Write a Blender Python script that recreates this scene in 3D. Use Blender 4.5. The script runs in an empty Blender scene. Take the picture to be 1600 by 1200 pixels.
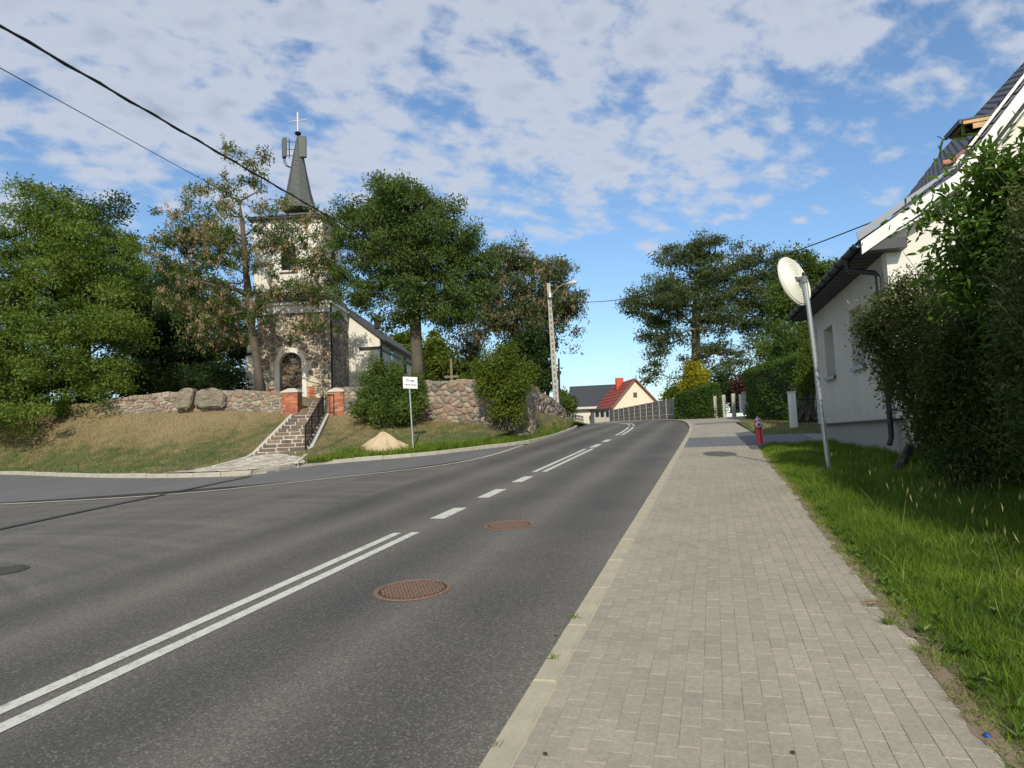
import bpy, math, random
import numpy as np
from mathutils import Matrix, Vector
random.seed(7); rng = np.random.default_rng(7)
SC = bpy.context.scene
COL = SC.collection
PI = math.pi
# ------------------------------------------------------------------ camera
F = 1063.0; PITCH = math.radians(4.73); ROLL = math.radians(2.3); ZC = 1.65
_cp, _sp, _cr, _sr = math.cos(PITCH), math.sin(PITCH), math.cos(ROLL), math.sin(ROLL)
FWD = np.array([0, _cp, _sp]); _u0 = np.array([0, -_sp, _cp]); _r0 = np.array([1.0, 0, 0])
RGT = _r0*_cr - _u0*_sr; UPV = _u0*_cr + _r0*_sr
CAM = np.array([0, 0, ZC])
cam_d = bpy.data.cameras.new('camera'); cam = bpy.data.objects.new('camera', cam_d); COL.objects.link(cam)
cam_d.sensor_width = 36; cam_d.lens = F/1600*36; cam_d.clip_start = .05; cam_d.clip_end = 3000
cam.matrix_world = Matrix(((RGT[0], UPV[0], -FWD[0], 0), (RGT[1], UPV[1], -FWD[1], 0), (RGT[2], UPV[2], -FWD[2], ZC), (0, 0, 0, 1)))
SC.camera = cam
# ------------------------------------------------------------------ light
SUN_EL = math.radians(33); SUN_AZ = math.radians(179.1)      # azimuth of the sun from +Y, clockwise
sun_d = bpy.data.lights.new('sun', 'SUN'); sun_d.energy = 3.7; sun_d.angle = math.radians(.4); sun_d.color = (1, .925, .77)
sun = bpy.data.objects.new('sun', sun_d); COL.objects.link(sun)
SD = Vector((math.sin(SUN_AZ)*math.cos(SUN_EL), math.cos(SUN_AZ)*math.cos(SUN_EL), math.sin(SUN_EL)))
sun.rotation_euler = SD.to_track_quat('Z', 'Y').to_euler()
sun.location = (0, -20, 30)
SC.view_settings.view_transform = 'Standard'; SC.view_settings.look = 'None'
SC.view_settings.exposure = 0.06; SC.view_settings.gamma = 1; SC.view_settings.use_curve_mapping = False

class NT:
    def __init__(s, nt): s.nt = nt; s.n = nt.nodes; s.l = nt.links
    def add(s, t, **kw):
        nd = s.n.new(t)
        for k, v in kw.items():
            if hasattr(nd, k) and k not in ('inputs',): setattr(nd, k, v)
        return nd
    def put(s, sock, v):
        if isinstance(v, bpy.types.NodeSocket): s.l.new(v, sock)
        elif isinstance(v, (tuple, list)) and len(v) == 3 and sock.type == 'RGBA': sock.default_value = (*v, 1)
        else: sock.default_value = v
    def math(s, op, a, b=0.0, c=None, clamp=False):
        nd = s.n.new('ShaderNodeMath'); nd.operation = op; nd.use_clamp = clamp
        s.put(nd.inputs[0], a); s.put(nd.inputs[1], b)
        if c is not None: s.put(nd.inputs[2], c)
        return nd.outputs[0]
    def mixv(s, v, c, k):
        a = s.n.new('ShaderNodeVectorMath'); a.operation = 'MULTIPLY_ADD'; s.put(a.inputs[0], c); a.inputs[1].default_value = (k, k, k); s.put(a.inputs[2], v); return a.outputs[0]
    def noise(s, vec, scale, detail=4, rough=.55, dist=0.0, col=False):
        nd = s.n.new('ShaderNodeTexNoise'); s.put(nd.inputs['Vector'], vec)
        nd.inputs['Scale'].default_value = scale; nd.inputs['Detail'].default_value = detail
        nd.inputs['Roughness'].default_value = rough; nd.inputs['Distortion'].default_value = dist
        return nd.outputs['Color' if col else 'Fac']
    def voro(s, vec, scale, feature='F1', out='Distance', rand=1):
        nd = s.n.new('ShaderNodeTexVoronoi'); nd.feature = feature; s.put(nd.inputs['Vector'], vec)
        nd.inputs['Scale'].default_value = scale; nd.inputs['Randomness'].default_value = rand
        return nd.outputs[out]
    def ramp(s, fac, stops, interp='LINEAR'):
        nd = s.n.new('ShaderNodeValToRGB'); s.put(nd.inputs[0], fac); nd.color_ramp.interpolation = interp
        e = nd.color_ramp.elements
        while len(e) < len(stops): e.new(.5)
        for i, (p, c) in enumerate(stops):
            e[i].position = p; e[i].color = (*c, 1) if len(c) == 3 else c
        return nd.outputs[0]
    def mapr(s, v, a, b, c=0.0, d=1.0, smooth=False):
        nd = s.n.new('ShaderNodeMapRange'); nd.interpolation_type = 'SMOOTHSTEP' if smooth else 'LINEAR'
        s.put(nd.inputs[0], v)
        for i, x in enumerate((a, b, c, d)): s.put(nd.inputs[i+1], x)
        return nd.outputs[0]
    def mix(s, f, a, b, mode='MIX'):
        nd = s.n.new('ShaderNodeMix'); nd.data_type = 'RGBA'; nd.blend_type = mode
        s.put(nd.inputs[0], f); s.put(nd.inputs[6], a); s.put(nd.inputs[7], b)
        return nd.outputs[2]
    def comb(s, x, y, z=0.0):
        nd = s.n.new('ShaderNodeCombineXYZ')
        for i, v in enumerate((x, y, z)): s.put(nd.inputs[i], v)
        return nd.outputs[0]
    def sep(s, v):
        nd = s.n.new('ShaderNodeSeparateXYZ'); s.put(nd.inputs[0], v); return nd.outputs
    def pos(s): return s.n.new('ShaderNodeNewGeometry').outputs['Position']
    def obj(s): return s.n.new('ShaderNodeTexCoord').outputs['Object']
    def rnd(s): return s.n.new('ShaderNodeObjectInfo').outputs['Random']
    def attr(s, name):
        nd = s.n.new('ShaderNodeAttribute'); nd.attribute_name = name; return nd.outputs['Fac']
    def bump(s, h, strength=.3, dist=.02):
        nd = s.n.new('ShaderNodeBump'); s.put(nd.inputs['Height'], h)
        nd.inputs['Strength'].default_value = strength; nd.inputs['Distance'].default_value = dist
        return nd.outputs[0]
# world: physical sky with altocumulus
W = bpy.data.worlds.new('World'); SC.world = W; W.use_nodes = True
w = NT(W.node_tree); w.n.clear()
sky = w.add('ShaderNodeTexSky'); sky.sky_type = 'NISHITA'; sky.sun_disc = False
sky.sun_elevation = SUN_EL; sky.sun_rotation = SUN_AZ
sky.altitude = 100; sky.air_density = 1.15; sky.dust_density = .7; sky.ozone_density = 2.6
gen = w.add('ShaderNodeTexCoord').outputs['Generated']
dx, dy, dz = w.sep(gen)
dzc = w.math('ADD', w.math('MAXIMUM', dz, 0.0), .30)
cu = w.math('DIVIDE', dx, dzc); cv = w.math('DIVIDE', dy, dzc)
# streaks run from lower left to upper right: rotate and squash
ca, sa = math.cos(math.radians(24)), math.sin(math.radians(24))
ru = w.math('ADD', w.math('MULTIPLY', cu, ca), w.math('MULTIPLY', cv, sa))
rv = w.math('SUBTRACT', w.math('MULTIPLY', cv, ca), w.math('MULTIPLY', cu, sa))
cp = w.comb(w.math('MULTIPLY', ru, 1.0), w.math('MULTIPLY', rv, 1.25), 3.7)
big = w.noise(cp, 1.1, 3, .5, .3)
mid = w.noise(cp, 4.6, 3, .5, .4)
vor = w.voro(w.mixv(cp, w.noise(cp, 7.0, 2, .5, col=True), .10), 13.0, 'SMOOTH_F1')
puf = w.math('ADD', w.math('MULTIPLY', w.noise(cp, 15.0, 4, .6, .2), .7), w.math('MULTIPLY', w.math('SUBTRACT', .62, vor), .45))
# cloud bank over the left of the sky, open blue low over the road
elev = dz
bank = w.mapr(w.math('SUBTRACT', w.math('MULTIPLY', elev, 1.7), w.math('MULTIPLY', dx, .34)), .03, 1.05, -.02, .27)
low = w.mapr(elev, .10, .33, -.20, .02, smooth=True)
cov = w.math('ADD', w.math('ADD', w.math('ADD', w.math('MULTIPLY', big, .55), .075), bank), low)
dens = w.math('ADD', w.math('MULTIPLY', mid, .42), w.math('MULTIPLY', puf, .82))
cl = w.math('ADD', cov, dens)
mask = w.mapr(cl, .96, 1.20, 0.0, 1.0, smooth=True)
thick = w.mapr(cl, 1.20, 1.60, 0.0, 1.0, smooth=True)
wisp = w.mapr(w.noise(w.comb(w.math('MULTIPLY', dx, 2.2), w.math('MULTIPLY', dz, 11.0), 1.3), 2.0, 5, .6, .4), .50, .78, 0.0, .75, smooth=True)
wisp = w.math('MULTIPLY', wisp, w.mapr(elev, .26, .08, 0.0, 1.0, smooth=True))
mask = w.math('MAXIMUM', w.math('MULTIPLY', mask, .84), wisp)
ccol = w.mix(thick, (3.85, 4.15, 4.75), (2.3, 2.65, 3.3))
tint = w.mix(1.0, sky.outputs[0], (.78, .90, 1.0), 'MULTIPLY')
bg = w.add('ShaderNodeBackground'); w.put(bg.inputs[0], w.mix(mask, tint, ccol)); bg.inputs[1].default_value = .15
wo = w.add('ShaderNodeOutputWorld'); w.l.new(bg.outputs[0], wo.inputs[0])

# ------------------------------------------------------------------ positions
def ray(px, py): return FWD + RGT*(px-800)/F - UPV*(py-600)/F
def P(px, py, Y):
    r = ray(px, py); return CAM + r*(Y/r[1])
def proj(p):
    d = np.asarray(p, float) - CAM; z = d @ FWD
    return 800 + F*(d @ RGT)/z, 600 - F*(d @ UPV)/z
TH = math.radians(16.5); SL = .057
HD = np.array([math.sin(TH), math.cos(TH)]); HR = np.array([HD[1], -HD[0]])   # along the road, and to its right
def gz(t):
    t = np.asarray(t, float); q = np.clip(t-40, 0, 40)
    return SL*np.minimum(t, 40) + SL*(q-q*q/44) - SL*(40/22-1)*np.clip(t-80, 0, 110)
def zplane(x, y): return gz(np.asarray(x)*HD[0] + np.asarray(y)*HD[1])
def G(px, py, off=0.0):
    r = ray(px, py); k = (ZC-off)/(SL*(r[:2] @ HD) - r[2]); return CAM + k*r
def TA(t, a, dz=0.0):
    p = HD*t + HR*a; return np.array([p[0], p[1], float(zplane(p[0], p[1]))+dz])
def talong(p): return float(p[0]*HD[0]+p[1]*HD[1])
def tacross(p): return float(p[0]*HR[0]+p[1]*HR[1])
def sstep(x, a, b):
    q = np.clip((x-a)/(b-a), 0, 1); return q*q*(3-2*q)
ROAD = -.08
def Hl(x, y):      # lawn on the right of the pavement
    t = x*HD[0]+y*HD[1]; a = x*HR[0]+y*HR[1]
    rise = .34*sstep(a, 2.9, 3.9)*(1-sstep(t, 17.5, 21.5))
    bmp = .02*np.sin(x*2.1+1)*np.sin(y*1.7)*sstep(a, 1.3, 2)
    return zplane(x, y)+rise+bmp-.01
# road centre line
CL = []
p = HD*-14 + HR*-4.15; th = TH; s = -14.0
while s <= 76:
    CL.append((s, p[0], p[1], th)); k = 0 if s < 30 else (1/110 if s < 41 else (1/22 if s < 75 else 0))
    th -= k*.5; p = p + .5*np.array([math.sin(th), math.cos(th)]); s += .5
CL = np.array(CL)
def RP(s, a, dz=0.0):
    x = np.interp(s, CL[:, 0], CL[:, 1]); y = np.interp(s, CL[:, 0], CL[:, 2]); h = np.interp(s, CL[:, 0], CL[:, 3])
    X = x + a*math.cos(h); Y = y - a*math.sin(h); return np.array([X, Y, float(zplane(X, Y))+dz])
def Rleft(s): return -2.75 - .55*float(sstep(s, 13, 26))

# ------------------------------------------------------------------ object helpers
ORG = {}
def tag(o, label=None, cat=None, group=None, kind=None):
    for k, v in (('label', label), ('category', cat), ('group', group), ('kind', kind)):
        if v: o[k] = v
    return o
def thing(name, label, cat, loc, group=None):
    o = bpy.data.objects.new(name, None); COL.objects.link(o); o.location = [float(c) for c in loc]
    o.empty_display_size = .3; ORG[o.name] = np.array(o.location); return tag(o, label, cat, group)
def mesh_obj(name, me, parent=None, loc=None):
    o = bpy.data.objects.new(name, me); COL.objects.link(o)
    loc = np.zeros(3) if loc is None else np.asarray(loc, float)
    ORG[o.name] = loc
    if parent is not None:
        o.parent = parent; o.location = loc - ORG[parent.name]
    else: o.location = loc
    return o
def raw_mesh(name, V, Fc, mat, loc=None, smooth=False):
    loc = np.zeros(3) if loc is None else np.asarray(loc, float)
    me = bpy.data.meshes.new(name); me.from_pydata([tuple(np.asarray(v, float)-loc) for v in V], [], [tuple(f) for f in Fc])
    me.materials.append(mat); me.update()
    if smooth: me.polygons.foreach_set('use_smooth', [True]*len(me.polygons))
    return me
def fast_mesh(name, V, Fc, mat, tint=None, smooth=False, tname='tint'):
    """V (n,3), Fc (m,k) arrays"""
    me = bpy.data.meshes.new(name); n, m, k = len(V), len(Fc), Fc.shape[1]
    me.vertices.add(n); me.vertices.foreach_set('co', np.ascontiguousarray(V, dtype=np.float32).ravel())
    me.loops.add(m*k); me.loops.foreach_set('vertex_index', np.ascontiguousarray(Fc, dtype=np.int32).ravel())
    me.polygons.add(m); me.polygons.foreach_set('loop_start', np.arange(0, m*k, k, dtype=np.int32))
    if tint is not None:
        a = me.attributes.new(tname, 'FLOAT', 'FACE'); a.data.foreach_set('value', np.ascontiguousarray(tint, dtype=np.float32))
    me.polygons.foreach_set('use_smooth', np.full(m, bool(smooth)))
    me.materials.append(mat); me.update(calc_edges=True); return me
class MB:
    def __init__(s): s.v = []; s.f = []
    def add(s, V, Fc):
        b = len(s.v); s.v += [np.asarray(q, float) for q in V]; s.f += [tuple(b+i for i in f) for f in Fc]; return s
    def box(s, c, hx, hy, hz):
        """centre and three half-extent vectors"""
        c, hx, hy, hz = (np.asarray(q, float) for q in (c, hx, hy, hz))
        V = [c+a*hx+b*hy+d*hz for d in (-1, 1) for b in (-1, 1) for a in (-1, 1)]
        return s.add(V, [(0, 2, 3, 1), (4, 5, 7, 6), (0, 1, 5, 4), (2, 6, 7, 3), (0, 4, 6, 2), (1, 3, 7, 5)])
    def cbox(s, c, hx, hy, hz, e=.01):
        """box with a bevelled upper rim (chamfer e)"""
        c, hx, hy, hz = (np.asarray(q, float) for q in (c, hx, hy, hz))
        lx, ly, lz = (np.linalg.norm(q) for q in (hx, hy, hz)); V = []
        for zz_, k in ((-1, 0), (1-e/lz, 0), (1, e)):
            for a, b in ((-1, -1), (1, -1), (1, 1), (-1, 1)): V.append(c+a*hx*(1-k/lx)+b*hy*(1-k/ly)+zz_*hz)
        Fc = [(3, 2, 1, 0), (8, 9, 10, 11)]
        for r in (0, 4):
            for i in range(4): j = (i+1) % 4; Fc.append((r+i, r+j, r+4+j, r+4+i))
        return s.add(V, Fc)
    def tube(s, pts, r, n=8, cap=True, sq=1.0):
        pts = [np.asarray(q, float) for q in pts]; R = r if hasattr(r, '__len__') else [r]*len(pts); V = []
        up = None
        for i, q in enumerate(pts):
            d = pts[min(i+1, len(pts)-1)]-pts[max(i-1, 0)]; d = d/(np.linalg.norm(d)+1e-9)
            if up is None:
                up = np.array([1.0, 0, 0]) if abs(d[0]) < .8 else np.array([0, 1.0, 0])
            a = up - d*(up @ d); a /= np.linalg.norm(a)+1e-9; up = a; b = np.cross(d, a)
            for j in range(n):
                t = 2*PI*j/n; V.append(q+R[i]*(math.cos(t)*a+math.sin(t)*b*sq))
        Fc = [(i*n+j, i*n+(j+1) % n, (i+1)*n+(j+1) % n, (i+1)*n+j) for i in range(len(pts)-1) for j in range(n)]
        if cap: Fc += [tuple(range(n-1, -1, -1)), tuple((len(pts)-1)*n+j for j in range(n))]
        return s.add(V, Fc)
    def prism(s, poly, ext):
        """closed polygon of 3d points pushed along ext"""
        n = len(poly); ext = np.asarray(ext, float); V = [np.asarray(q, float) for q in poly]; V += [q+ext for q in V]
        return s.add(V, [tuple(range(n-1, -1, -1)), tuple(range(n, 2*n))]+[(i, (i+1) % n, n+(i+1) % n, n+i) for i in range(n)])
    def lathe(s, c, prof, n=16, ax=(0, 0, 1)):
        c = np.asarray(c, float); ax = np.asarray(ax, float); ax = ax/np.linalg.norm(ax)
        a = np.cross(ax, [0, 1.0, 0] if abs(ax[1]) < .9 else [1.0, 0, 0]); a /= np.linalg.norm(a); b = np.cross(ax, a); V = []
        for r, z in prof:
            for j in range(n): t = 2*PI*j/n; V.append(c+ax*z+r*(math.cos(t)*a+math.sin(t)*b))
        Fc = [(i*n+j, i*n+(j+1) % n, (i+1)*n+(j+1) % n, (i+1)*n+j) for i in range(len(prof)-1) for j in range(n)]
        Fc += [tuple(range(n-1, -1, -1)), tuple((len(prof)-1)*n+j for j in range(n))]
        return s.add(V, Fc)
    def build(s, name, mat, parent=None, smooth=False, loc=None, bevel=0):
        if loc is None and parent is not None: loc = ORG[parent.name]
        me = raw_mesh(name, s.v, s.f, mat, loc, False); o = mesh_obj(name, me, parent, loc)
        import bmesh
        bm = bmesh.new(); bm.from_mesh(me); bmesh.ops.recalc_face_normals(bm, faces=bm.faces); bm.to_mesh(me); bm.free()
        if smooth:
            me.polygons.foreach_set('use_smooth', [True]*len(me.polygons))
            md = o.modifiers.new('edge', 'EDGE_SPLIT'); md.split_angle = math.radians(38)
        if bevel:
            md = o.modifiers.new('bevel', 'BEVEL'); md.width = bevel; md.segments = 2; md.limit_method = 'ANGLE'
        return o
def loft(name, rows, mat, parent=None, smooth=True, kind=None):
    R = np.array(rows); a, b = R.shape[:2]; V = R.reshape(-1, 3)
    i, j = np.meshgrid(np.arange(a-1), np.arange(b-1), indexing='ij'); q = (i*b+j).ravel()
    Fc = np.stack([q, q+1, q+b+1, q+b], 1)
    n = np.cross(V[Fc[:, 1]]-V[Fc[:, 0]], V[Fc[:, 3]]-V[Fc[:, 0]])
    if n[:, 2].sum() < 0: Fc = Fc[:, ::-1]
    o = mesh_obj(name, fast_mesh(name, V, Fc, mat, smooth=smooth), parent)
    if kind: o['kind'] = kind
    return o
def lerp_poly(pts, n):
    pts = np.asarray(pts, float); d = np.r_[0, np.cumsum(np.linalg.norm(np.diff(pts, axis=0), axis=1))]; u = np.linspace(0, d[-1], n)
    return np.stack([np.interp(u, d, pts[:, k]) for k in range(pts.shape[1])], 1)
def smooth_poly(pts, n):
    pts = [np.asarray(q, float) for q in pts]
    for _ in range(2):
        q = [pts[0]]
        for a, b in zip(pts[:-1], pts[1:]): q += [a*.75+b*.25, a*.25+b*.75]
        q.append(pts[-1]); pts = q
    return lerp_poly(pts, n)

# ------------------------------------------------------------------ materials
def material(name):
    m = bpy.data.materials.new(name); m.use_nodes = True; n = NT(m.node_tree); n.n.clear()
    out = n.add('ShaderNodeOutputMaterial'); b = n.add('ShaderNodeBsdfPrincipled'); n.l.new(b.outputs[0], out.inputs[0])
    return m, n, b, out
def streaky(name, col):
    m, n, b, o = material(name); x, y, z = n.sep(n.obj()); st = n.noise(n.comb(n.math('MULTIPLY', x, 5.0), n.math('MULTIPLY', y, 5.0), n.math('MULTIPLY', z, .35)), 1.0, 5, .65)
    cl_ = n.noise(n.obj(), .9, 4, .6); low = n.mapr(z, 1.2, .5, 0.0, .10)
    k = n.math('SUBTRACT', n.mapr(n.math('ADD', n.math('MULTIPLY', st, .5), n.math('MULTIPLY', cl_, .5)), .35, .65, .86, 1.05), low)
    n.put(b.inputs['Base Color'], n.mix(1.0, tuple(col), n.comb(k, k, n.math('MULTIPLY', k, .98)), 'MULTIPLY')); b.inputs['Roughness'].default_value = .93
    n.put(b.inputs['Normal'], n.bump(n.noise(n.obj(), 150, 4, .6), .25, .01)); return m
def simple(name, col, rough=.7, metal=0.0, var=.12, scale=6.0, bump=0.0, bscale=60, coat=0, spec=.4):
    m, n, b, o = material(name); c = n.obj()
    f = n.noise(c, scale, 5, .6); f2 = n.noise(c, scale*9, 3, .6)
    k = n.mapr(n.math('ADD', n.math('MULTIPLY', f, .65), n.math('MULTIPLY', f2, .35)), .3, .7, 1-var, 1+var)
    v = n.mix(1.0, tuple(col), n.comb(k, k, k), 'MULTIPLY')
    n.put(b.inputs['Base Color'], v); b.inputs['Roughness'].default_value = rough; b.inputs['Metallic'].default_value = metal
    b.inputs['Specular IOR Level'].default_value = spec
    if bump: n.put(b.inputs['Normal'], n.bump(n.noise(c, bscale, 4, .6), bump, .01))
    return m
def leafmat(name, ca, cb, cc=None, trans=.35, rough=.55, sc=.9):
    m, n, b, out = material(name); t = n.attr('tint'); nz = n.noise(n.pos(), sc, 3, .6)
    f = n.math('ADD', n.math('MULTIPLY', t, .65), n.math('MULTIPLY', n.mapr(nz, .35, .65), .35))
    cc = cc or tuple(min(1, x*1.6) for x in cb)
    col = n.ramp(f, [(0.0, ca), (.55, cb), (1.0, cc)])
    n.put(b.inputs['Base Color'], col); b.inputs['Roughness'].default_value = rough; b.inputs['Specular IOR Level'].default_value = .25
    tr = n.add('ShaderNodeBsdfTranslucent'); n.put(tr.inputs[0], n.mix(1.0, col, (1.25, 1.3, .7), 'MULTIPLY'))
    ms = n.add('ShaderNodeMixShader'); ms.inputs[0].default_value = trans
    n.l.new(b.outputs[0], ms.inputs[1]); n.l.new(tr.outputs[0], ms.inputs[2]); n.l.new(ms.outputs[0], out.inputs[0])
    return m
def bands(n, along_scale=1.0):
    x, y, z = n.sep(n.pos())
    a = n.math('SUBTRACT', n.math('MULTIPLY', x, float(HR[0])), n.math('MULTIPLY', y, -float(HR[1])))
    t = n.math('ADD', n.math('MULTIPLY', x, float(HD[0])), n.math('MULTIPLY', y, float(HD[1])))
    return a, t
def asphalt(name, base, warm, tracks=True, arcs=False):
    m, n, b, o = material(name); a, t = bands(n); P_ = n.pos()
    st = n.comb(a, n.math('MULTIPLY', t, .12), 0.0)
    lo = n.noise(st, 1.3, 4, .55); blot = n.noise(P_, .35, 5, .6)
    fine = n.noise(P_, 150, 2, .8); grit = n.voro(P_, 95, out='Color')
    g = n.sep(grit)[0]
    if tracks:
        # wheel tracks are polished dark, the strip between them keeps pale dust
        wob = n.math('ADD', a, n.math('MULTIPLY', n.math('SUBTRACT', n.noise(st, .5, 3), .5), .35))
        w1 = n.math('ABSOLUTE', n.math('SINE', n.math('MULTIPLY', n.math('ADD', wob, 4.15), PI/1.52)))
        f = n.mapr(n.math('ADD', n.math('MULTIPLY', w1, .75), n.math('MULTIPLY', lo, .5)), .35, 1.1, 1.0, 0.0)
    else: f = n.mapr(lo, .35, .65)
    f = n.math('ADD', n.math('MULTIPLY', f, .7), n.math('MULTIPLY', n.mapr(blot, .35, .68), .4))
    if arcs:
        dx = n.sep(n.math('MULTIPLY', 0, 0) if False else P_)
        cx, cy = -10.5, 2.0
        rr = n.math('SQRT', n.math('ADD', n.math('POWER', n.math('SUBTRACT', dx[0], cx), 2.0), n.math('POWER', n.math('SUBTRACT', dx[1], cy), 2.0)))
        an = n.noise(n.comb(n.math('MULTIPLY', rr, 2.2), n.math('MULTIPLY', dx[0], .15), 2.0), 1.4, 4, .6)
        f = n.math('ADD', n.math('MULTIPLY', f, .55), n.math('MULTIPLY', n.mapr(an, .35, .65), .5))
    c = n.mix(f, base, warm)
    sp = n.mapr(g, .25, 1.0, .74, 1.32); c = n.mix(1.0, c, n.comb(sp, sp, n.math('MULTIPLY', sp, .99)), 'MULTIPLY')
    sparkle = n.mapr(g, .90, .97, 0.0, .30); c = n.mix(sparkle, c, (.34, .31, .26))
    n.put(b.inputs['Base Color'], c); b.inputs['Roughness'].default_value = .82; b.inputs['Specular IOR Level'].default_value = .35
    n.put(b.inputs['Normal'], n.bump(n.math('ADD', fine, g), .35, .006)); return m
def paver_mat(name, base, spread=.16, warm=(1.05, 1.0, .9)):
    m, n, b, o = material(name); a, t = bands(n)
    ci = n.math('FLOOR', n.math('DIVIDE', n.math('ADD', a, .98), .1025))
    half = n.math('MULTIPLY', n.math('MODULO', n.math('ABSOLUTE', ci), 2.0), .1025)
    ri = n.math('FLOOR', n.math('DIVIDE', n.math('ADD', t, half), .205))
    wn = n.add('ShaderNodeTexWhiteNoise'); wn.noise_dimensions = '2D'; n.put(wn.inputs['Vector'], n.comb(ci, ri, 0.0))
    P_ = n.pos(); big = n.noise(P_, .8, 4, .6); sm = n.noise(P_, 22, 5, .65); dots = n.voro(P_, 130, out='Color')
    k = n.math('ADD', n.mapr(wn.outputs[0], 0, 1, 1-spread, 1+spread*.7), n.mapr(big, .3, .7, -.10, .10))
    k = n.math('MULTIPLY', k, n.mapr(sm, .25, .75, .88, 1.12)); k = n.math('MULTIPLY', k, n.mapr(n.sep(dots)[0], 0, 1, .86, 1.12))
    c = n.mix(1.0, base, n.comb(k, k, k), 'MULTIPLY')
    c = n.mix(n.mapr(n.noise(P_, 3.0, 4, .7), .60, .85, 0.0, .30), c, tuple(x*w_ for x, w_ in zip(base, (.72, .68, .6))))
    n.put(b.inputs['Base Color'], c); b.inputs['Roughness'].default_value = .88
    n.put(b.inputs['Normal'], n.bump(n.noise(P_, 160, 3, .7), .25, .003)); return m
def stone_mat(name, stops, sc=5.0):
    m, n, b, o = material(name); c = n.obj(); r = n.rnd()
    base = n.ramp(r, stops, 'CONSTANT')
    v = n.mapr(n.noise(n.pos(), sc, 5, .65), .25, .75, .62, 1.35); sp = n.mapr(n.noise(n.pos(), sc*9, 3, .7), .3, .7, .8, 1.2)
    v = n.math('MULTIPLY', v, sp); col = n.mix(1.0, base, n.comb(v, v, v), 'MULTIPLY')
    lich = n.mapr(n.noise(n.pos(), sc*1.7, 5, .7), .60, .72, 0.0, .5); col = n.mix(lich, col, (.30, .29, .24))
    n.put(b.inputs['Base Color'], col); b.inputs['Roughness'].default_value = .9
    n.put(b.inputs['Normal'], n.bump(n.noise(n.pos(), sc*5, 5, .7), .5, .03)); return m
def grass_colour(n, P_):
    """straw and green patches of the bank, the same for turf and blades"""
    a = n.noise(P_, .32, 4, .6); b_ = n.noise(P_, 1.7, 5, .65); x, y, z = n.sep(P_)
    lowc = n.mapr(z, 1.1, 3.2, .16, -.10)
    right = n.mapr(x, -6.5, -2.0, 0.0, .16)
    f = n.math('ADD', n.math('ADD', n.math('MULTIPLY', a, .6), n.math('MULTIPLY', b_, .62)), n.math('ADD', n.math('ADD', lowc, right), -.075))
    return f
def bank_mat():
    m, n, b, o = material('bank_turf'); P_ = n.pos(); f = grass_colour(n, P_)
    c = n.ramp(n.mapr(f, .40, .84), [(0, (.235, .175, .095)), (.35, (.185, .145, .065)), (.6, (.10, .105, .035)), (1, (.05, .085, .018))])
    k = n.mapr(n.noise(P_, 11, 5, .75), .25, .75, .6, 1.4); c = n.mix(1.0, c, n.comb(k, k, k), 'MULTIPLY')
    n.put(b.inputs['Base Color'], c); b.inputs['Roughness'].default_value = 1
    n.put(b.inputs['Normal'], n.bump(n.noise(P_, 14, 5, .7), .9, .06)); return m
def bank_blade():
    m, n, b, o = material('bank_grass'); P_ = n.pos(); f = grass_colour(n, P_); t = n.attr('tint')
    f = n.math('ADD', n.mapr(f, .40, .84), n.mapr(t, 0, 1, -.22, .22))
    c = n.ramp(f, [(0, (.33, .25, .12)), (.35, (.24, .19, .075)), (.6, (.13, .145, .04)), (1, (.065, .12, .02))])
    n.put(b.inputs['Base Color'], c); b.inputs['Roughness'].default_value = .8; return m

M = {}
M['road'] = asphalt('road_asphalt', (.064, .061, .058), (.150, .138, .120))
M['side'] = asphalt('side_street_asphalt', (.125, .126, .128), (.155, .152, .147), tracks=False)
M['junction'] = asphalt('junction_asphalt', (.080, .077, .074), (.165, .150, .132), tracks=False, arcs=True)
M['paint'] = simple('road_paint', (.62, .62, .58), .7, var=.16, scale=9, bump=.3)
M['paver'] = paver_mat('grey_paver', (.312, .278, .212), .08)
M['dpaver'] = paver_mat('dark_paver', (.12, .125, .135))
M['joint'] = simple('joint_sand', (.42, .37, .28), .95, var=.3, scale=30)
M['kerb'] = simple('kerb_concrete', (.38, .345, .25), .9, var=.18, scale=4, bump=.25)
M['kerbold'] = simple('old_kerb_concrete', (.40, .37, .30), .9, var=.22, scale=3, bump=.3)
M['edging'] = simple('sandy_edging', (.36, .31, .235), .95, var=.25, scale=8, bump=.3)
M['white'] = streaky('white_render', (.76, .735, .665))
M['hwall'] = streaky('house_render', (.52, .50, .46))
M['plinth'] = simple('plinth_render', (.30, .285, .265), .92, var=.10, scale=2, bump=.3, bscale=60)
M['cream'] = simple('cream_render', (.80, .66, .50), .9, var=.04, scale=1)
M['dark'] = simple('dark_metal', (.028, .030, .034), .45, metal=.3, var=.1)
M['soffit'] = simple('soffit_board', (.055, .057, .062), .6, var=.08)
M['iron'] = simple('black_iron', (.018, .015, .016), .5, metal=.4)
M['galv'] = simple('galvanised_steel', (.42, .44, .44), .42, metal=.65, var=.12, scale=14)
M['alu'] = simple('white_sheet_metal', (.60, .59, .56), .35, metal=.1, var=.06, scale=2)
M['greymetal'] = simple('grey_sheet_metal', (.17, .18, .20), .4, metal=.3, var=.06)
M['glass'] = simple('dark_glass', (.02, .022, .026), .08, spec=.8)
M['blind'] = simple('window_blind', (.30, .30, .30), .6, var=.05)
M['roofgrey'] = simple('graphite_sheet_roof', (.045, .048, .055), .6, var=.10, scale=1.5)
M['roofred'] = simple('red_tile_roof', (.30, .055, .035), .75, var=.18, scale=3)
M['tile'] = simple('anthracite_tile', (.022, .025, .038), .33, var=.2, scale=4, spec=.6)
M['slate'] = simple('church_shingle', (.11, .115, .11), .85, var=.28, scale=7, bump=.6, bscale=25)
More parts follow.
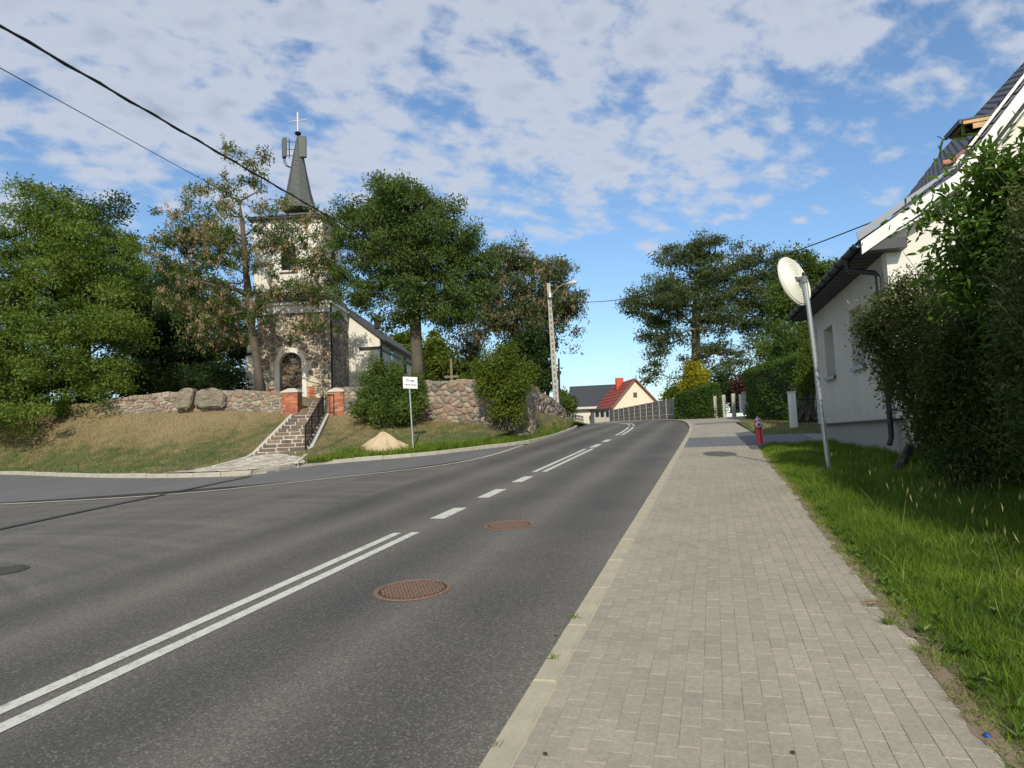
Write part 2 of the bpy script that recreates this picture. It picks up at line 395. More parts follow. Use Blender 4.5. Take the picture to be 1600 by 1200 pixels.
M['naveroof'] = simple('nave_roof', (.06, .062, .062), .8, var=.2, scale=4)
M['brick'] = stone_mat('red_brick', [(0, (.42, .13, .06)), (.3, (.36, .10, .05)), (.55, (.50, .19, .09)), (.8, (.30, .085, .05))], 4)
M['brickj'] = simple('brick_joint', (.36, .30, .24), .95, var=.2, scale=12)
M['mortar'] = simple('lime_mortar', (.58, .515, .41), .95, var=.2, scale=5, bump=.5, bscale=30)
M['mortard'] = simple('weathered_mortar', (.25, .22, .175), .95, var=.35, scale=4, bump=.6, bscale=20)
M['fstone'] = stone_mat('field_stone', [(0, (.27, .215, .17)), (.16, (.20, .185, .165)), (.34, (.33, .265, .20)), (.5, (.24, .22, .185)), (.64, (.26, .175, .14)), (.76, (.17, .155, .145)), (.88, (.36, .31, .24))], 4)
M['rstone'] = stone_mat('rubble_stone', [(0, (.26, .195, .14)), (.16, (.30, .24, .175)), (.34, (.25, .165, .13)), (.46, (.22, .19, .15)), (.62, (.33, .285, .215)), (.78, (.17, .145, .12)), (.9, (.29, .20, .145))], 5)
M['boulder'] = stone_mat('grey_boulder', [(0, (.215, .185, .135))], 2.6)
M['stepst'] = stone_mat('step_stone', [(0, (.17, .125, .095)), (.3, (.14, .115, .09)), (.6, (.21, .155, .115)), (.8, (.12, .10, .085))], 5)
M['cobble'] = stone_mat('pale_cobble', [(0, (.47, .42, .34)), (.3, (.40, .36, .30)), (.6, (.53, .48, .39)), (.8, (.35, .31, .26))], 5)
M['bark'] = simple('tree_bark', (.10, .082, .062), .95, var=.35, scale=7, bump=1.0, bscale=16)
M['barkl'] = simple('pale_bark', (.17, .145, .11), .95, var=.35, scale=7, bump=1.0, bscale=16)
M['wood'] = simple('weathered_wood', (.20, .145, .105), .85, var=.25, scale=6)
M['darkwood'] = simple('dark_wood', (.035, .028, .022), .9, var=.25)
M['pinewood'] = simple('pine_sash', (.50, .30, .13), .5, var=.1)
M['red'] = simple('hydrant_red', (.55, .018, .022), .35, var=.08, scale=10, spec=.6)
M['cream2'] = simple('mirror_back_shell', (.72, .70, .60), .45, var=.05, scale=3)
M['signw'] = simple('sign_face', (.80, .81, .82), .4, var=.03)
M['black'] = simple('black_plastic', (.012, .012, .013), .5)
M['concrete'] = simple('post_concrete', (.40, .375, .33), .9, var=.16, scale=5, bump=.4, bscale=50)
M['fencec'] = simple('fence_concrete', (.17, .165, .16), .9, var=.25, scale=5)
M['sand'] = simple('sand', (.50, .385, .245), .97, var=.14, scale=3, bump=.6, bscale=18)
M['rust'] = simple('cast_iron_rust', (.205, .130, .092), .75, metal=.2, var=.25, scale=20, bump=.4)
M['rustd'] = simple('cast_iron_recess', (.045, .032, .026), .9, var=.2)
M['soil'] = simple('dry_soil', (.20, .155, .10), 1.0, var=.35, scale=3, bump=.9, bscale=30)
M['bank'] = bank_mat(); M['bankblade'] = bank_blade()
def lawn_mat():
    m, n, b, o = material('lawn_soil'); P_ = n.pos(); a, t = bands(n)
    f = n.math('ADD', n.mapr(a, 1.1, 1.5, -.22, .25), n.noise(P_, 4, 5, .7))
    c = n.ramp(f, [(.3, (.20, .155, .10)), (.55, (.09, .085, .035)), (.8, (.035, .06, .014))])
    k = n.mapr(n.noise(P_, 40, 4, .7), .25, .75, .6, 1.4); c = n.mix(1.0, c, n.comb(k, k, k), 'MULTIPLY')
    n.put(b.inputs['Base Color'], c); b.inputs['Roughness'].default_value = 1
    n.put(b.inputs['Normal'], n.bump(n.noise(P_, 30, 4, .7), .8, .03)); return m
M['lawn'] = lawn_mat()
M['blade'] = leafmat('lawn_blades', (.050, .100, .010), (.145, .220, .022), (.38, .41, .08), .35, .5, 1.4)
M['drylawn'] = leafmat('dry_lawn_blades', (.13, .14, .045), (.24, .21, .09), (.33, .28, .14), .2, .8, 1.2)

M['tar'] = simple('bitumen_seam', (.030, .029, .029), .6, var=.3, scale=4)  # dark colour standing in for the overhead cable's cast shadow
# ------------------------------------------------------------------ ground and road
gt = np.array([-60, -30, -14, -6, 0, 6, 12, 18, 24, 30, 36, 40, 42, 44, 46, 48, 50, 53, 56, 60, 64, 68, 74, 80, 100, 130, 190, 260, 500, 1500.])
ga = np.array([-1500, -400, -150, -80, -50, -30, -20, -12, -6, 0, 6, 12, 20, 30, 60, 150, 400, 1500.])
loft('ground', [[TA(t, a, -.16) for a in ga] for t in gt], M['bank'], kind='structure')
ss = np.r_[np.arange(-14, 30, 1.0), np.arange(30, 74, .5)]
loft('road', [[RP(s_, a_, ROAD) for a_ in np.linspace(Rleft(s_), 3.06, 9)] for s_ in ss], M['road'], kind='structure')
# kerb line on the far side of the side street and of the road beyond (pixels of the photograph turned into ground points)
Kpx = [(0, 737), (120, 742), (250, 743), (330, 741), (400, 739), (460, 727), (520, 720), (600, 714), (672, 708), (748, 699), (817, 691)]
Kp = [np.array([-46., 40., 0]), np.array([-32., 33.5, 0])] + [G(*q, -.0) for q in Kpx]
Kp += [RP(s_, -3.35) for s_ in (29, 32, 36, 40, 44, 47, 50)]
KL = smooth_poly([[q[0], q[1]] for q in Kp], 90)
KL3 = np.array([[x, y, float(zplane(x, y))] for x, y in KL])
iK = int(np.argmin(np.abs(np.array([proj(q)[0] for q in KL3]) - 817)))     # where the kerb meets the main road
# flush strip of concrete between the side street and the junction
Spx = [(0, 788), (60, 786), (230, 776), (350, 766), (450, 755), (580, 741), (700, 727), (770, 712), (817, 696)]
Sp = [np.array([-46., 19., 0]), np.array([-30., 17.6, 0])] + [G(*q, -.08) for q in Spx]
SLn = smooth_poly([[q[0], q[1]] for q in Sp], 70)
def zroad(x, y): return float(zplane(x, y)) + ROAD
A_ = lerp_poly(SLn, 60); B_ = lerp_poly(KL[:iK+1], 60)
loft('side_street', [[np.array([*(a*(1-v)+b*v), zroad(*(a*(1-v)+b*v))+.004*0]) for v in np.linspace(0, 1.0, 9)] for a, b in zip(A_, B_)], M['side'], kind='structure')
Lm = [RP(s_, Rleft(s_))[:2] for s_ in np.linspace(-14, 26, 61)]
# junction asphalt: fan between the main road edge and the flush strip
C_ = lerp_poly(np.vstack([[[-60, -16.]], [[-55, 5.]], SLn]), 61)
loft('junction', [[np.array([*(a*(1-v)+b*v), zroad(*(a*(1-v)+b*v))-(.005 if v > 1 else 0)]) for v in np.r_[np.linspace(0, 1.0, 12), 1.03]] for a, b in zip(Lm, C_)], M['junction'], kind='structure')
def ribbon(name, pts, w_, dz, mat, h=0.0, parent=None, side=0.0):
    """a strip w_ wide along a ground line, h high"""
    pts = np.asarray(pts); mb = MB(); d = np.gradient(pts[:, :2], axis=0); d /= np.linalg.norm(d, axis=1)[:, None]; nr = np.stack([d[:, 1], -d[:, 0]], 1)
    prof = [(-w_/2, -.12), (-w_/2, h), (w_/2, h), (w_/2, -.12)] if h > 0 else [(-w_/2, 0), (w_/2, 0)]
    rows = []
    for q, n_ in zip(pts, nr):
        base = zroad(q[0], q[1]) if h > 0 or True else 0
        rows.append([np.array([*(q[:2]+n_*(o_+side)), zroad(*(q[:2]+n_*(o_+side)))+dz+z_]) for o_, z_ in prof])
    o = loft(name, rows, mat, parent, smooth=False); return o
tag(ribbon('strip_kerb', SLn, .17, .012, M['kerbold']), kind='structure')
# stretches of kerb stones along the bank: 1 m stones, uneven
kb = ribbon('bank_kerb', KL, .10, .0, M['kerbold'], h=.055, side=-.03); tag(kb, kind='structure')
seg = lerp_poly(KL, int(np.linalg.norm(np.diff(KL, axis=0), axis=1).sum()/1.0))
d_all = 0
for i in range(len(seg)-1):
    a, b = seg[i], seg[i+1]
    px = proj([a[0], a[1], zroad(*a)+.1])
    if not (-60 < px[0] < 1000) or a[1] > 52: continue
    dd = (b-a); L = np.linalg.norm(dd); dd /= L; nn = np.array([-dd[1], dd[0]])
    c = (a+b)/2 + nn*.02; z0 = zroad(*c); dzs = (zroad(*b)-zroad(*a))/L
    mb = MB(); j = random.uniform(-.008, .012)
    h_ = .11 if i > 0 else .1
    mb.cbox([*c, z0+.02+j], np.array([*dd, dzs])*(L/2-.008), np.array([*nn, 0])*.075, np.array([0, 0, h_]), .018)
    mb.build('kerb_stone', M['kerbold'], kb, loc=[*c, z0])
cable_shadow = [G(x_, y_, ROAD)[:2] for x_, y_ in ((-90, 847), (0, 828), (110, 804), (230, 779), (320, 760), (392, 745))]
tag(ribbon('tar_seam', smooth_poly([np.array([*q]) for q in cable_shadow], 40), .12, .016, M['tar']), kind='structure')  # shadow of the thick cable painted as a dark ribbon on the asphalt
# lane markings, worn paint 4 mm above the asphalt
def mark(s0, s1, a0, a1, cutx=False):
    n_ = max(2, int((s1-s0)/.5)+1); rows = []
    for s_ in np.linspace(s0, s1, n_):
        rows.append([RP(s_, a0, ROAD+.005), RP(s_, a1, ROAD+.005)])
    # the ends are cut square to the line of sight of a driver only in the photograph; here square to the lane
    return rows
def tp(px, py): return talong(G(px, py, ROAD))
M['paint_worn'] = M['paint']
_m, _n, _b, _o = material('worn_road_paint'); _P = _n.pos()
_w = _n.math('ADD', _n.math('MULTIPLY', _n.noise(_P, 8, 5, .7), .5), _n.math('MULTIPLY', _n.noise(_P, 60, 3, .7), .5))
_n.put(_b.inputs['Base Color'], _n.mix(_n.mapr(_w, .50, .66, 0, .9), (.57, .56, .49), (.17, .165, .15))); _b.inputs['Roughness'].default_value = .75
_n.put(_b.inputs['Normal'], _n.bump(_n.noise(_P, 140, 3, .7), .4, .004)); M['paint_worn'] = _m
CO = tacross(G(271, 1000, ROAD)) + 4.15     # middle of the double line measured from the centre line
marks = []
end1 = tp(626, 833)
for a0, a1 in ((CO-.19, CO-.065), (CO+.065, CO+.19)):
    marks.append(mark(-10, end1 + (.0 if a0 < CO else .05), a0, a1))
for (q0, q1) in (((676, 811), (700, 794)), ((745, 778), (760, 765)), ((792, 754), (806, 745))):
    marks.append(mark(tp(*q0), tp(*q1), CO-.12, CO+.12))
sA, sB, sC, sD = tp(824, 738), tp(905, 701), 26.9, 28.1
for a0, a1 in ((CO-.19, CO-.065), (CO+.065, CO+.19)):
    marks.append(mark(sA, sB-.3, a0, a1)); marks.append(mark(31.0, 38.6, a0, a1)); marks.append(mark(40.0, 41.2, a0, a1)); marks.append(mark(42.0, 52, a0, a1))
marks.append(mark(sB+.3, sB+1.9, CO-.12, CO+.12)); marks.append(mark(sB+3.0, sB+4.4, CO-.12, CO+.12))
for r in marks: tag(loft('lane_marking', r, M['paint_worn'], smooth=False), kind='structure')

# ------------------------------------------------------------------ pavement of concrete block
A0, CW, RL = -.98, .1025, .205; NC = 20
loft('sidewalk', [[TA(t, a, -.0045) for a in (-1.12, -.5, 0, .5, 1.0, 1.12)] for t in np.r_[np.arange(-4, 30, 1.0)]], M['joint'], kind='structure')
side_root = bpy.data.objects['sidewalk']
hd3 = np.array([HD[0], HD[1], SL]); hd3 /= np.linalg.norm(hd3); hr3 = np.array([HR[0], HR[1], 0]); up3 = np.cross(hr3, hd3)
_mb = MB(); _mb.cbox([0, 0, -.02], hr3*(CW/2-.0012), hd3*(RL/2-.0026), up3*.02, .0022)
paver_me = raw_mesh('paver', _mb.v, _mb.f, M['paver'])
allp = []
T_END = 21.3
for c in range(NC):
    off = (RL/2 if c % 2 else 0)
    for r in range(-10, int((T_END)/RL)+1):
        t = r*RL - off + RL/2
        if t > T_END: continue
        allp.append((t, A0+CW*(c+.5)))
cnt = 0; rest = []
cand = []
for t, a in allp:
    q = TA(t, a); px = proj(q)
    cand.append((t < 2.95 or not(px[1] < 1225 and px[0] < 1640), t, a))
cand.sort(key=lambda z_: (z_[0], z_[1]))
def paver_place(t, a):
    rr = random.Random(int(t*1000)*31+int(a*1000)); 
    return TA(t, a, rr.uniform(-.0022, .0012)), rr
for k_, (inv, t, a) in enumerate(cand):
    q, rr = paver_place(t, a)
    if not inv and cnt < 290:
        o = mesh_obj('paver', paver_me, side_root, q); o.rotation_euler = (rr.uniform(-.006, .006), rr.uniform(-.008, .008), rr.uniform(-.007, .007)); cnt += 1
    else: rest.append((q, rr))
tv = np.array(_mb.v); tf = np.array([f for f in _mb.f]); V = []; Fc = []
for i, (q, rr) in enumerate(rest):
    an = rr.uniform(-.006, .006); ca_, sa_ = math.cos(an), math.sin(an)
    R_ = np.array([[ca_, -sa_, 0], [sa_, ca_, 0], [0, 0, 1]]); V.append(tv @ R_.T + q + np.array([0, 0, 0])); Fc.append(tf + i*len(tv))
o = mesh_obj('paver_field', fast_mesh('paver_field', np.vstack(V), np.vstack(Fc), M['paver']), side_root); o['kind'] = 'stuff'
# kerb beside the road, stones 1 m long
kr = loft('road_kerb', [[TA(t, a, -.04) for a in (-1.13, -.99)] for t in np.arange(-4, 31)], M['kerb'], smooth=False, kind='structure')
kmb = MB(); kmb.cbox([0, 0, -.06], hr3*.072, hd3*.494, up3*.066, .010); kme = raw_mesh('kerb_stone', kmb.v, kmb.f, M['kerb'])
for i in range(-4, 31):
    q = TA(i+.5, -1.062, random.uniform(-.003, .003))
    o = mesh_obj('kerb_stone', kme, kr, q); o.rotation_euler = (0, 0, random.uniform(-.003, .003))
s_prev = 31
for s_ in np.arange(31, 56, 1.0):
    a, b = RP(s_, 3.07), RP(s_+1, 3.07); dd = b-a; L = np.linalg.norm(dd); dd /= L; nn = np.cross([0, 0, 1], dd)
    mb = MB(); mb.cbox((a+b)/2+np.array([0, 0, -.05]), dd*(L/2-.006), nn*.075, np.array([0, 0, .07]), .015); mb.build('kerb_stone', M['kerb'], kr, loc=(a+b)/2)
# edging stones along the grass
eg = loft('grass_edging', [[TA(t, a, -.05) for a in (1.09, 1.15)] for t in np.arange(-4, 20)], M['edging'], smooth=False, kind='structure')
emb = MB(); emb.cbox([0, 0, -.06], hr3*.03, hd3*.494, up3*.062, .008); eme = raw_mesh('edging_stone', emb.v, emb.f, M['edging'])
for i in range(-4, 20):
    o = mesh_obj('edging_stone', eme, eg, TA(i+.5, 1.108, random.uniform(-.006, .002))); o.rotation_euler = (0, 0, random.uniform(-.006, .006))
# farther pavement: crossover of dark block, then pale block fanning out towards the gates
def paved(name, poly_ta, mat, dz=0.0, n=14):
    (l0, l1), (r0, r1) = poly_ta
    rows = []
    for u in np.linspace(0, 1, n):
        a = np.array(l0)*(1-u)+np.array(l1)*u; b = np.array(r0)*(1-u)+np.array(r1)*u
        rows.append([TA(*(a*(1-v)+b*v), dz) for v in np.linspace(0, 1, 8)])
    return loft(name, rows, mat, kind='structure')
def cross(name, t0, t1, a0, a1, mat, joint, dz=.0):
    """a field of real blocks laid across, joined"""
    base = paved(name, (((t0, a0), (t1, a0)), ((t0, a1), (t1, a1))), joint, dz-.012)
    V = []; Fc = []; i = 0; c = 0; a = a0
    while a < a1-.05:
        t = t0 - (RL/2 if c % 2 else 0)
        while t < t1-.05:
            q = TA(max(t, t0-.0)+RL/2, a+CW/2, dz+random.uniform(-.002, .001)); V.append(tv+q); Fc.append(tf+i*len(tv)); i += 1; t += RL
        a += CW; c += 1
    o = mesh_obj('paver_field', fast_mesh('paver_field', np.vstack(V), np.vstack(Fc), mat), base); o['kind'] = 'stuff'; return base
_m, _n, _b, _o = material('far_block'); 
def far_block(name, c1, c2):
    m, n, b, o = material(name); a, t = bands(n)
    br = n.add('ShaderNodeTexBrick'); n.put(br.inputs['Vector'], n.comb(t, a, 0.0)); br.inputs['Scale'].default_value = 1
    br.inputs['Brick Width'].default_value = .205; br.inputs['Row Height'].default_value = .1025; br.inputs['Mortar Size'].default_value = .006
    br.inputs['Color1'].default_value = (*c1, 1); br.inputs['Color2'].default_value = (*c2, 1); br.inputs['Mortar'].default_value = (.40, .36, .28, 1)
    k = n.mapr(n.noise(n.pos(), 1.5, 5, .6), .3, .7, .82, 1.15)
    n.put(b.inputs['Base Color'], n.mix(1.0, br.outputs[0], n.comb(k, k, k), 'MULTIPLY')); b.inputs['Roughness'].default_value = .9; return m
M['farblock'] = far_block('far_grey_block', (.31, .285, .22), (.265, .243, .19)); M['fardark'] = far_block('far_dark_block', (.115, .12, .13), (.15, .155, .165))
cross('dark_crossover', T_END+.12, 25.9, -.98, 2.9, M['dpaver'], M['joint'], .0)
paved('driveway', (((21.6, 2.9), (25.9, 2.9)), ((20.2, 8.5), (23.6, 8.5))), M['fardark'], .0)
paved('far_sidewalk', (((25.9, -.98), (38.5, -.95)), ((25.9, 1.4), (38.5, .9))), M['farblock'])
paved('dark_band', (((36.0, -.95), (38.2, -1.1)), ((36.9, .95), (38.6, 3.3))), M['fardark'], .006)
paved('far_forecourt', (((38.5, -.95), (46, -1.2)), ((38.6, 3.6), (49, 4.6))), M['farblock'])
def curvepave():
    rows = []
    for s_ in np.linspace(30.5, 58, 40): rows.append([RP(s_, a_, -.010) for a_ in (3.14, 3.6, 4.2+.5*float(sstep(s_, 36, 42)))])
    loft('curved_sidewalk', rows, M['farblock'], kind='structure')
curvepave()
rows = []
for s_ in np.linspace(45, 74, 40):
    rows.append([RP(s_, a_, dz_) for a_, dz_ in ((-3.34, -.10), (-3.5, -.02), (-5, .02), (-8, .0), (-11, -.1))])
loft('far_verge', rows, M['bank'], kind='structure')
# lawn on the right
ts_ = np.r_[np.arange(-6, 21.7, .4)]; as_ = np.r_[1.135, np.arange(1.4, 4.6, .35), 5.2, 6.5, 9, 14, 22, 40]
rows = []
for t in ts_:
    r = []
    for a in as_:
        q = HD*t+HR*a; r.append([q[0], q[1], float(Hl(q[0], q[1]))])
    rows.append(r)
loft('lawn_ground', rows, M['lawn'], kind='structure')
rows = [[TA(t, a, (-.006 if k_ == 0 or t < 26 or t > 39.9 else .02+.07*math.sin((t-25.9)/14*PI)*min(1, k_/3))) for k_, a in enumerate(np.linspace(a0, 16, 14))] for t, a0 in zip(np.linspace(25.9, 40, 16), np.linspace(1.42, 1.0, 16))]
loft('far_lawn_ground', rows, M['bank'], kind='structure')

# ------------------------------------------------------------------ bank with the churchyard on top
# photograph column, base of the churchyard wall (pixel row and distance), fall-off exponent, ground level behind
BC = [(-420, None, None, None), ]
cols = [(-300, 690, 40, 1.1), (-120, 668, 35, 1.0), (0, 660, 33, .95), (110, 651, 32, .95), (210, 645, 31.5, .95), (320, 641, 31.3, 1.1), (400, 642, 31, 1.5), (440, 645, 31, 2.0),
        (490, 648, 31, 2.1), (540, 647, 30.9, 2.0), (600, 651, 30.6, 1.6), (660, 656, 30.2, 1.4), (740, 660, 29.5, 1.3), (800, 671, 28.5, 1.2), (826, 668, 28.8, 1.1), (850, 662, 33, 1.0), (880, 655, 37, 1.0), (905, 660, 43, 1.0), (930, 668, 50, 1.0)]
kpx = np.array([proj(q)[0] for q in KL3])
def Kat(px):
    if px < -40: return KL3[0]*(1-(px+300)/260)+KL3[int(np.argmin(np.abs(kpx[:iK]+40)))]*((px+300)/260)
    i = int(np.argmin(np.abs(kpx-px))) if px < 905 else int(np.argmin(np.abs(KL3[:, 1]-44)))
    return KL3[i]
Kc = []; Wc = []; Pc = []
for px, wy, wY, pe in cols:
    k_ = Kat({330: 330, 440: 425, 490: 475}.get(px, px)) if px < 930 else KL3[-1]
    Kc.append(k_+np.array([0, 0, .03])); Wc.append(P(px, wy, wY)); Pc.append(pe)
Kc = smooth_poly(Kc, 110); Wc = smooth_poly(Wc, 110); Pc = np.interp(np.linspace(0, 1, 110), np.linspace(0, 1, len(Pc)), Pc)
vs = np.linspace(0, 1, 26)
BANK = np.zeros((110, 26, 3))
for i in range(110):
    d = Wc[i]-Kc[i]; nrm = np.array([d[0], d[1], 0])
    k0 = Kc[i] + nrm/np.linalg.norm(nrm)*.08
    for j, v in enumerate(vs):
        q = k0*(1-v)+Wc[i]*v; q[2] = k0[2]+(Wc[i][2]-k0[2])*v**Pc[i] + .10*math.sin(PI*v)*(Pc[i] < 1.5) + .03*math.sin(q[0]*1.9+v*4)*math.sin(PI*v)+.02*math.sin(q[0]*5.1-v*9)*math.sin(PI*v)
        BANK[i, j] = q
loft('bank', BANK, M['bank'], kind='structure')
# churchyard: from just behind the wall outwards
rows = []
for i in range(110):
    a = Wc[i]; px = proj(a)[0]; f = float(sstep(px, 800, 905))
    top = (max(a[2], 4.22) if px < 822 else a[2]+float(np.interp(px, [822, 850, 880, 930], [1.0, .5, .15, 0]))) if px > -50 else a[2]
    # in the passage between the pillars the ground climbs with the steps
    passage = 1-float(np.clip(abs(px-492)/34-.5, 0, 1))
    e1 = a+np.array([0, .30, 0]); e1[2] = top*(1-passage)+(a[2]-.05)*passage
    r = [a+np.array([0, .0, -.02]), e1]
    for k2, (dy, dzv) in enumerate(((3, .12), (7, .25), (12, .35), (22, .2), (34, -.5), (60, -3))):
        if px > 822: dzv = -.12*dy
        pz = passage if dy <= 3 else 0
        r.append(np.array([a[0]+(a[0]+5)*.02*dy, a[1]+dy, (top+dzv)*(1-pz)+(a[2]+.6)*pz]))
    rows.append(r)
loft('churchyard_ground', rows, M['bank'], kind='structure')
BV = BANK.reshape(-1, 3); BP = np.array([proj(q) for q in BV])
def on_bank(px, py):
    i = int(np.argmin((BP[:, 0]-px)**2+(BP[:, 1]-py)**2)); return BV[i].copy()
BK2 = None
def bank_z(x, y):
    d = (BV[:, 0]-x)**2+(BV[:, 1]-y)**2; i = np.argsort(d)[:4]; w_ = 1/(d[i]+1e-4); return float((BV[i, 2]*w_).sum()/w_.sum())

# ------------------------------------------------------------------ stones
def clip_poly(poly, p, n):
    out = []
    for i in range(len(poly)):
        a, b = poly[i], poly[(i+1) % len(poly)]; da, db = (a-p) @ n, (b-p) @ n
        if da <= 0: out.append(a)
        if da*db < 0: out.append(a+(b-a)*da/(da-db))
    return out
def cells(w_, h_, sx, sy, jit=.42, seed=1):
    r = random.Random(seed); nx, ny = max(1, round(w_/sx)), max(1, round(h_/sy)); S = []
    for j in range(ny):
        for i in range(nx):
            S.append(np.array([(i+.5+(.5 if j % 2 else 0)*.9+r.uniform(-jit, jit))*w_/nx, (j+.5+r.uniform(-jit, jit))*h_/ny]))
    S = [s_ for s_ in S if s_[0] < w_]
    # drop a few seeds so that some stones come out large
    S = [s_ for s_ in S if r.random() > .27]
    A = np.array(S); out = []
    k = np.array([1.0, sx/sy])
    for i, c in enumerate(A):
        poly = [np.array(q, float) for q in ((0, 0), (w_, 0), (w_, h_), (0, h_))]
        d = np.linalg.norm((A-c)*k, axis=1)
        for j in np.argsort(d)[1:14]:
            m_ = (A[j]+c)/2; poly = clip_poly(poly, m_, (A[j]-c)*k*k)
            if len(poly) < 3: break
        if len(poly) >= 3: out.append(np.array(poly))
    return out
def stone(poly, fmap, gap, bulge, mat, parent, rr, name='stone'):
    c = poly.mean(0); rad = np.abs(poly-c).max()
    if rad < gap*1.5: return None
    q = []
    n = len(poly)
    sh = np.array([c+(p_-c)*max(.2, 1-gap/max(np.linalg.norm(p_-c), 1e-3)) for p_ in poly])
    for i in range(n):
        a, b = sh[i], sh[(i+1) % n]; q += [a*.86+b*.14, a*.14+b*.86]
    q = np.array(q)+np.array([[rr.uniform(-.012, .012), rr.uniform(-.012, .012)] for _ in range(2*n)])*min(1, rad*4); m = len(q); V = []
    b1 = bulge*rr.uniform(.6, 1.3)
    for u in q: V.append(fmap(u[0], u[1], -.02))
    tx, ty = rr.uniform(-.35, .35), rr.uniform(-.35, .35)
    def dp_(u, k): return b1*k*(1+tx*(u[0]-c[0])/rad+ty*(u[1]-c[1])/rad)
    for u in q: V.append(fmap(*(c+(u-c)*.97), dp_(u, .62)))
    for u in q: V.append(fmap(*(c+(u-c)*.86), dp_(u, rr.uniform(.85, 1.1))))
    V.append(fmap(c[0], c[1], b1*rr.uniform(.95, 1.15)))
    Fc = []
    for k in range(2):
        for i in range(m): j = (i+1) % m; Fc.append((k*m+i, k*m+j, (k+1)*m+j, (k+1)*m+i))
    for i in range(m): Fc.append((2*m+i, 2*m+(i+1) % m, 3*m))
    loc = np.asarray(fmap(c[0], c[1], 0)); me = raw_mesh(name, V, Fc, mat, loc, True)
    return mesh_obj(name, me, parent, loc)
def wall_line(name, label, pts_bot, pts_top, sx, sy, mat, seed, thick=.45, gap=.018, bulge=.06, skip=None, cope=True, mort='mortard', cat='wall'):
    """masonry wall following a line; pts_bot / pts_top are matching 3d polylines"""
    B = np.asarray(pts_bot, float); T = np.asarray(pts_top, float)
    d = np.r_[0, np.cumsum(np.linalg.norm(np.diff(B[:, :2], axis=0), axis=1))]; L = d[-1]; H = float(np.max(T[:, 2]-B[:, 2]))
    root = thing(name, label, cat, B[len(B)//2])
    def at(u):
        b = np.array([np.interp(u, d, B[:, k]) for k in range(3)]); t = np.array([np.interp(u, d, T[:, k]) for k in range(3)]); return b, t
    def nor(u):
        a = at(max(u-.15, 0))[0]; b = at(min(u+.15, L))[0]; g = b-a; n = np.array([g[1], -g[0], 0]); return n/(np.linalg.norm(n)+1e-9)
    def fmap(u, v, dep):
        b, t = at(u); n = nor(u); f = v/H; q = b*(1-f)+t*f; return q + n*dep
    mb = MB(); rows = []
    for u in np.linspace(0, L, max(6, int(L/.5))):
        b, t = at(u); n = nor(u)
        rows.append([b-n*0-[0, 0, .3], t+[0, 0, 0], t-n*thick, b-n*thick-[0, 0, .3]])
    nr = len(rows); V = [q for r in rows for q in r]
    Fc = [(i*4+k, i*4+(k+1) % 4, (i+1)*4+(k+1) % 4, (i+1)*4+k) for i in range(nr-1) for k in range(4)]+[(0, 1, 2, 3), tuple((nr-1)*4+k for k in (3, 2, 1, 0))]
    mb.add(V, Fc); mb.build('mortar_core', M[mort], root)
    rr = random.Random(seed); cnt = 0; small = []
    for poly in cells(L, H, sx, sy, seed=seed):
        c = poly.mean(0)
        if skip and skip(c, fmap(c[0], c[1], 0)): continue
        if cnt < 295: stone(poly, fmap, gap, bulge, mat, root, rr); cnt += 1
    if cope:
        u = 0
        while u < L-.2:
            w_ = rr.uniform(.25, .6); w_ = min(w_, L-u); t = at(u+w_/2)[1]; n = nor(u+w_/2); dr = at(min(u+w_, L))[1]-at(u)[1]; h_ = rr.uniform(.05, .10)
            m2 = MB(); m2.cbox(t-n*(thick/2-.03)+[0, 0, h_*.6], dr/2*.95, n*(thick/2+.02), np.array([0, 0, h_]), .03)
            o = m2.build('cope_stone', mat, root, loc=t); u += w_
    return root
def PW(lst): return [P(*q) for q in lst]
def near_W(px):
    i = int(np.argmin(np.abs(np.array([proj(q)[0] for q in Wc])-px))); return Wc[i]
def ztop(px, py, Y): return P(px, py, Y)[2]
def wallpts(spec):
    B, T = [], []
    for px, ty in spec:
        b = near_W(px).copy(); b = P(px, 0, b[1])*0 + b; t = b.copy(); t[2] = ztop(px, ty, b[1]); t[1] += .05; B.append(b+[0, 0, -.06]); T.append(t)
    return B, T
B, T = wallpts([(150, 630), (205, 623), (270, 616), (340, 614), (400, 614), (444, 615)])
wall_line('churchyard_wall', 'low dry stone wall along the top of the bank left of the steps', B, T, .30, .17, M['rstone'], 3, bulge=.045, gap=.012, mort='mortar')
B, T = wallpts([(536, 609), (580, 606), (640, 600), (700, 598), (760, 597), (802, 599), (826, 606)])
B = [q-[0, 0, .32] for q in B]
wall_line('retaining_wall', 'tall rubble retaining wall of pink and grey field stones between the two bushes', B, T, .31, .235, M['rstone'], 5, bulge=.05, gap=.012)
_e = B[-1].copy(); bB = [_e+[.02, .1, 0], _e+[.20, .8, .05], _e+[.32, 1.9, .1], _e+[.5, 3.0, .2]]; bT = [np.array([q[0], q[1], z_]) for q, z_ in zip(bB, (T[-1][2], T[-1][2]-.05, 3.9, 3.7))]
wall_line('wall_corner', 'dark rounded corner of the stone wall behind the right bush', bB, bT, .26, .2, M['rstone'], 8, bulge=.04, gap=.012, mort='mortar')
bB = PW([(834, 664, 31.8), (850, 660, 34), (868, 654, 36.5), (884, 652, 39)]); bT = [np.array([q[0], q[1], ztop(px_, ty_, q[1])]) for q, px_, ty_ in zip(bB, (834, 850, 868, 884), (612, 618, 628, 645))]
wall_line('ruined_wall', 'crumbling end of the stone wall sloping down to the street lamp', bB, bT, .5, .34, M['rstone'], 9, bulge=.10, gap=.015)
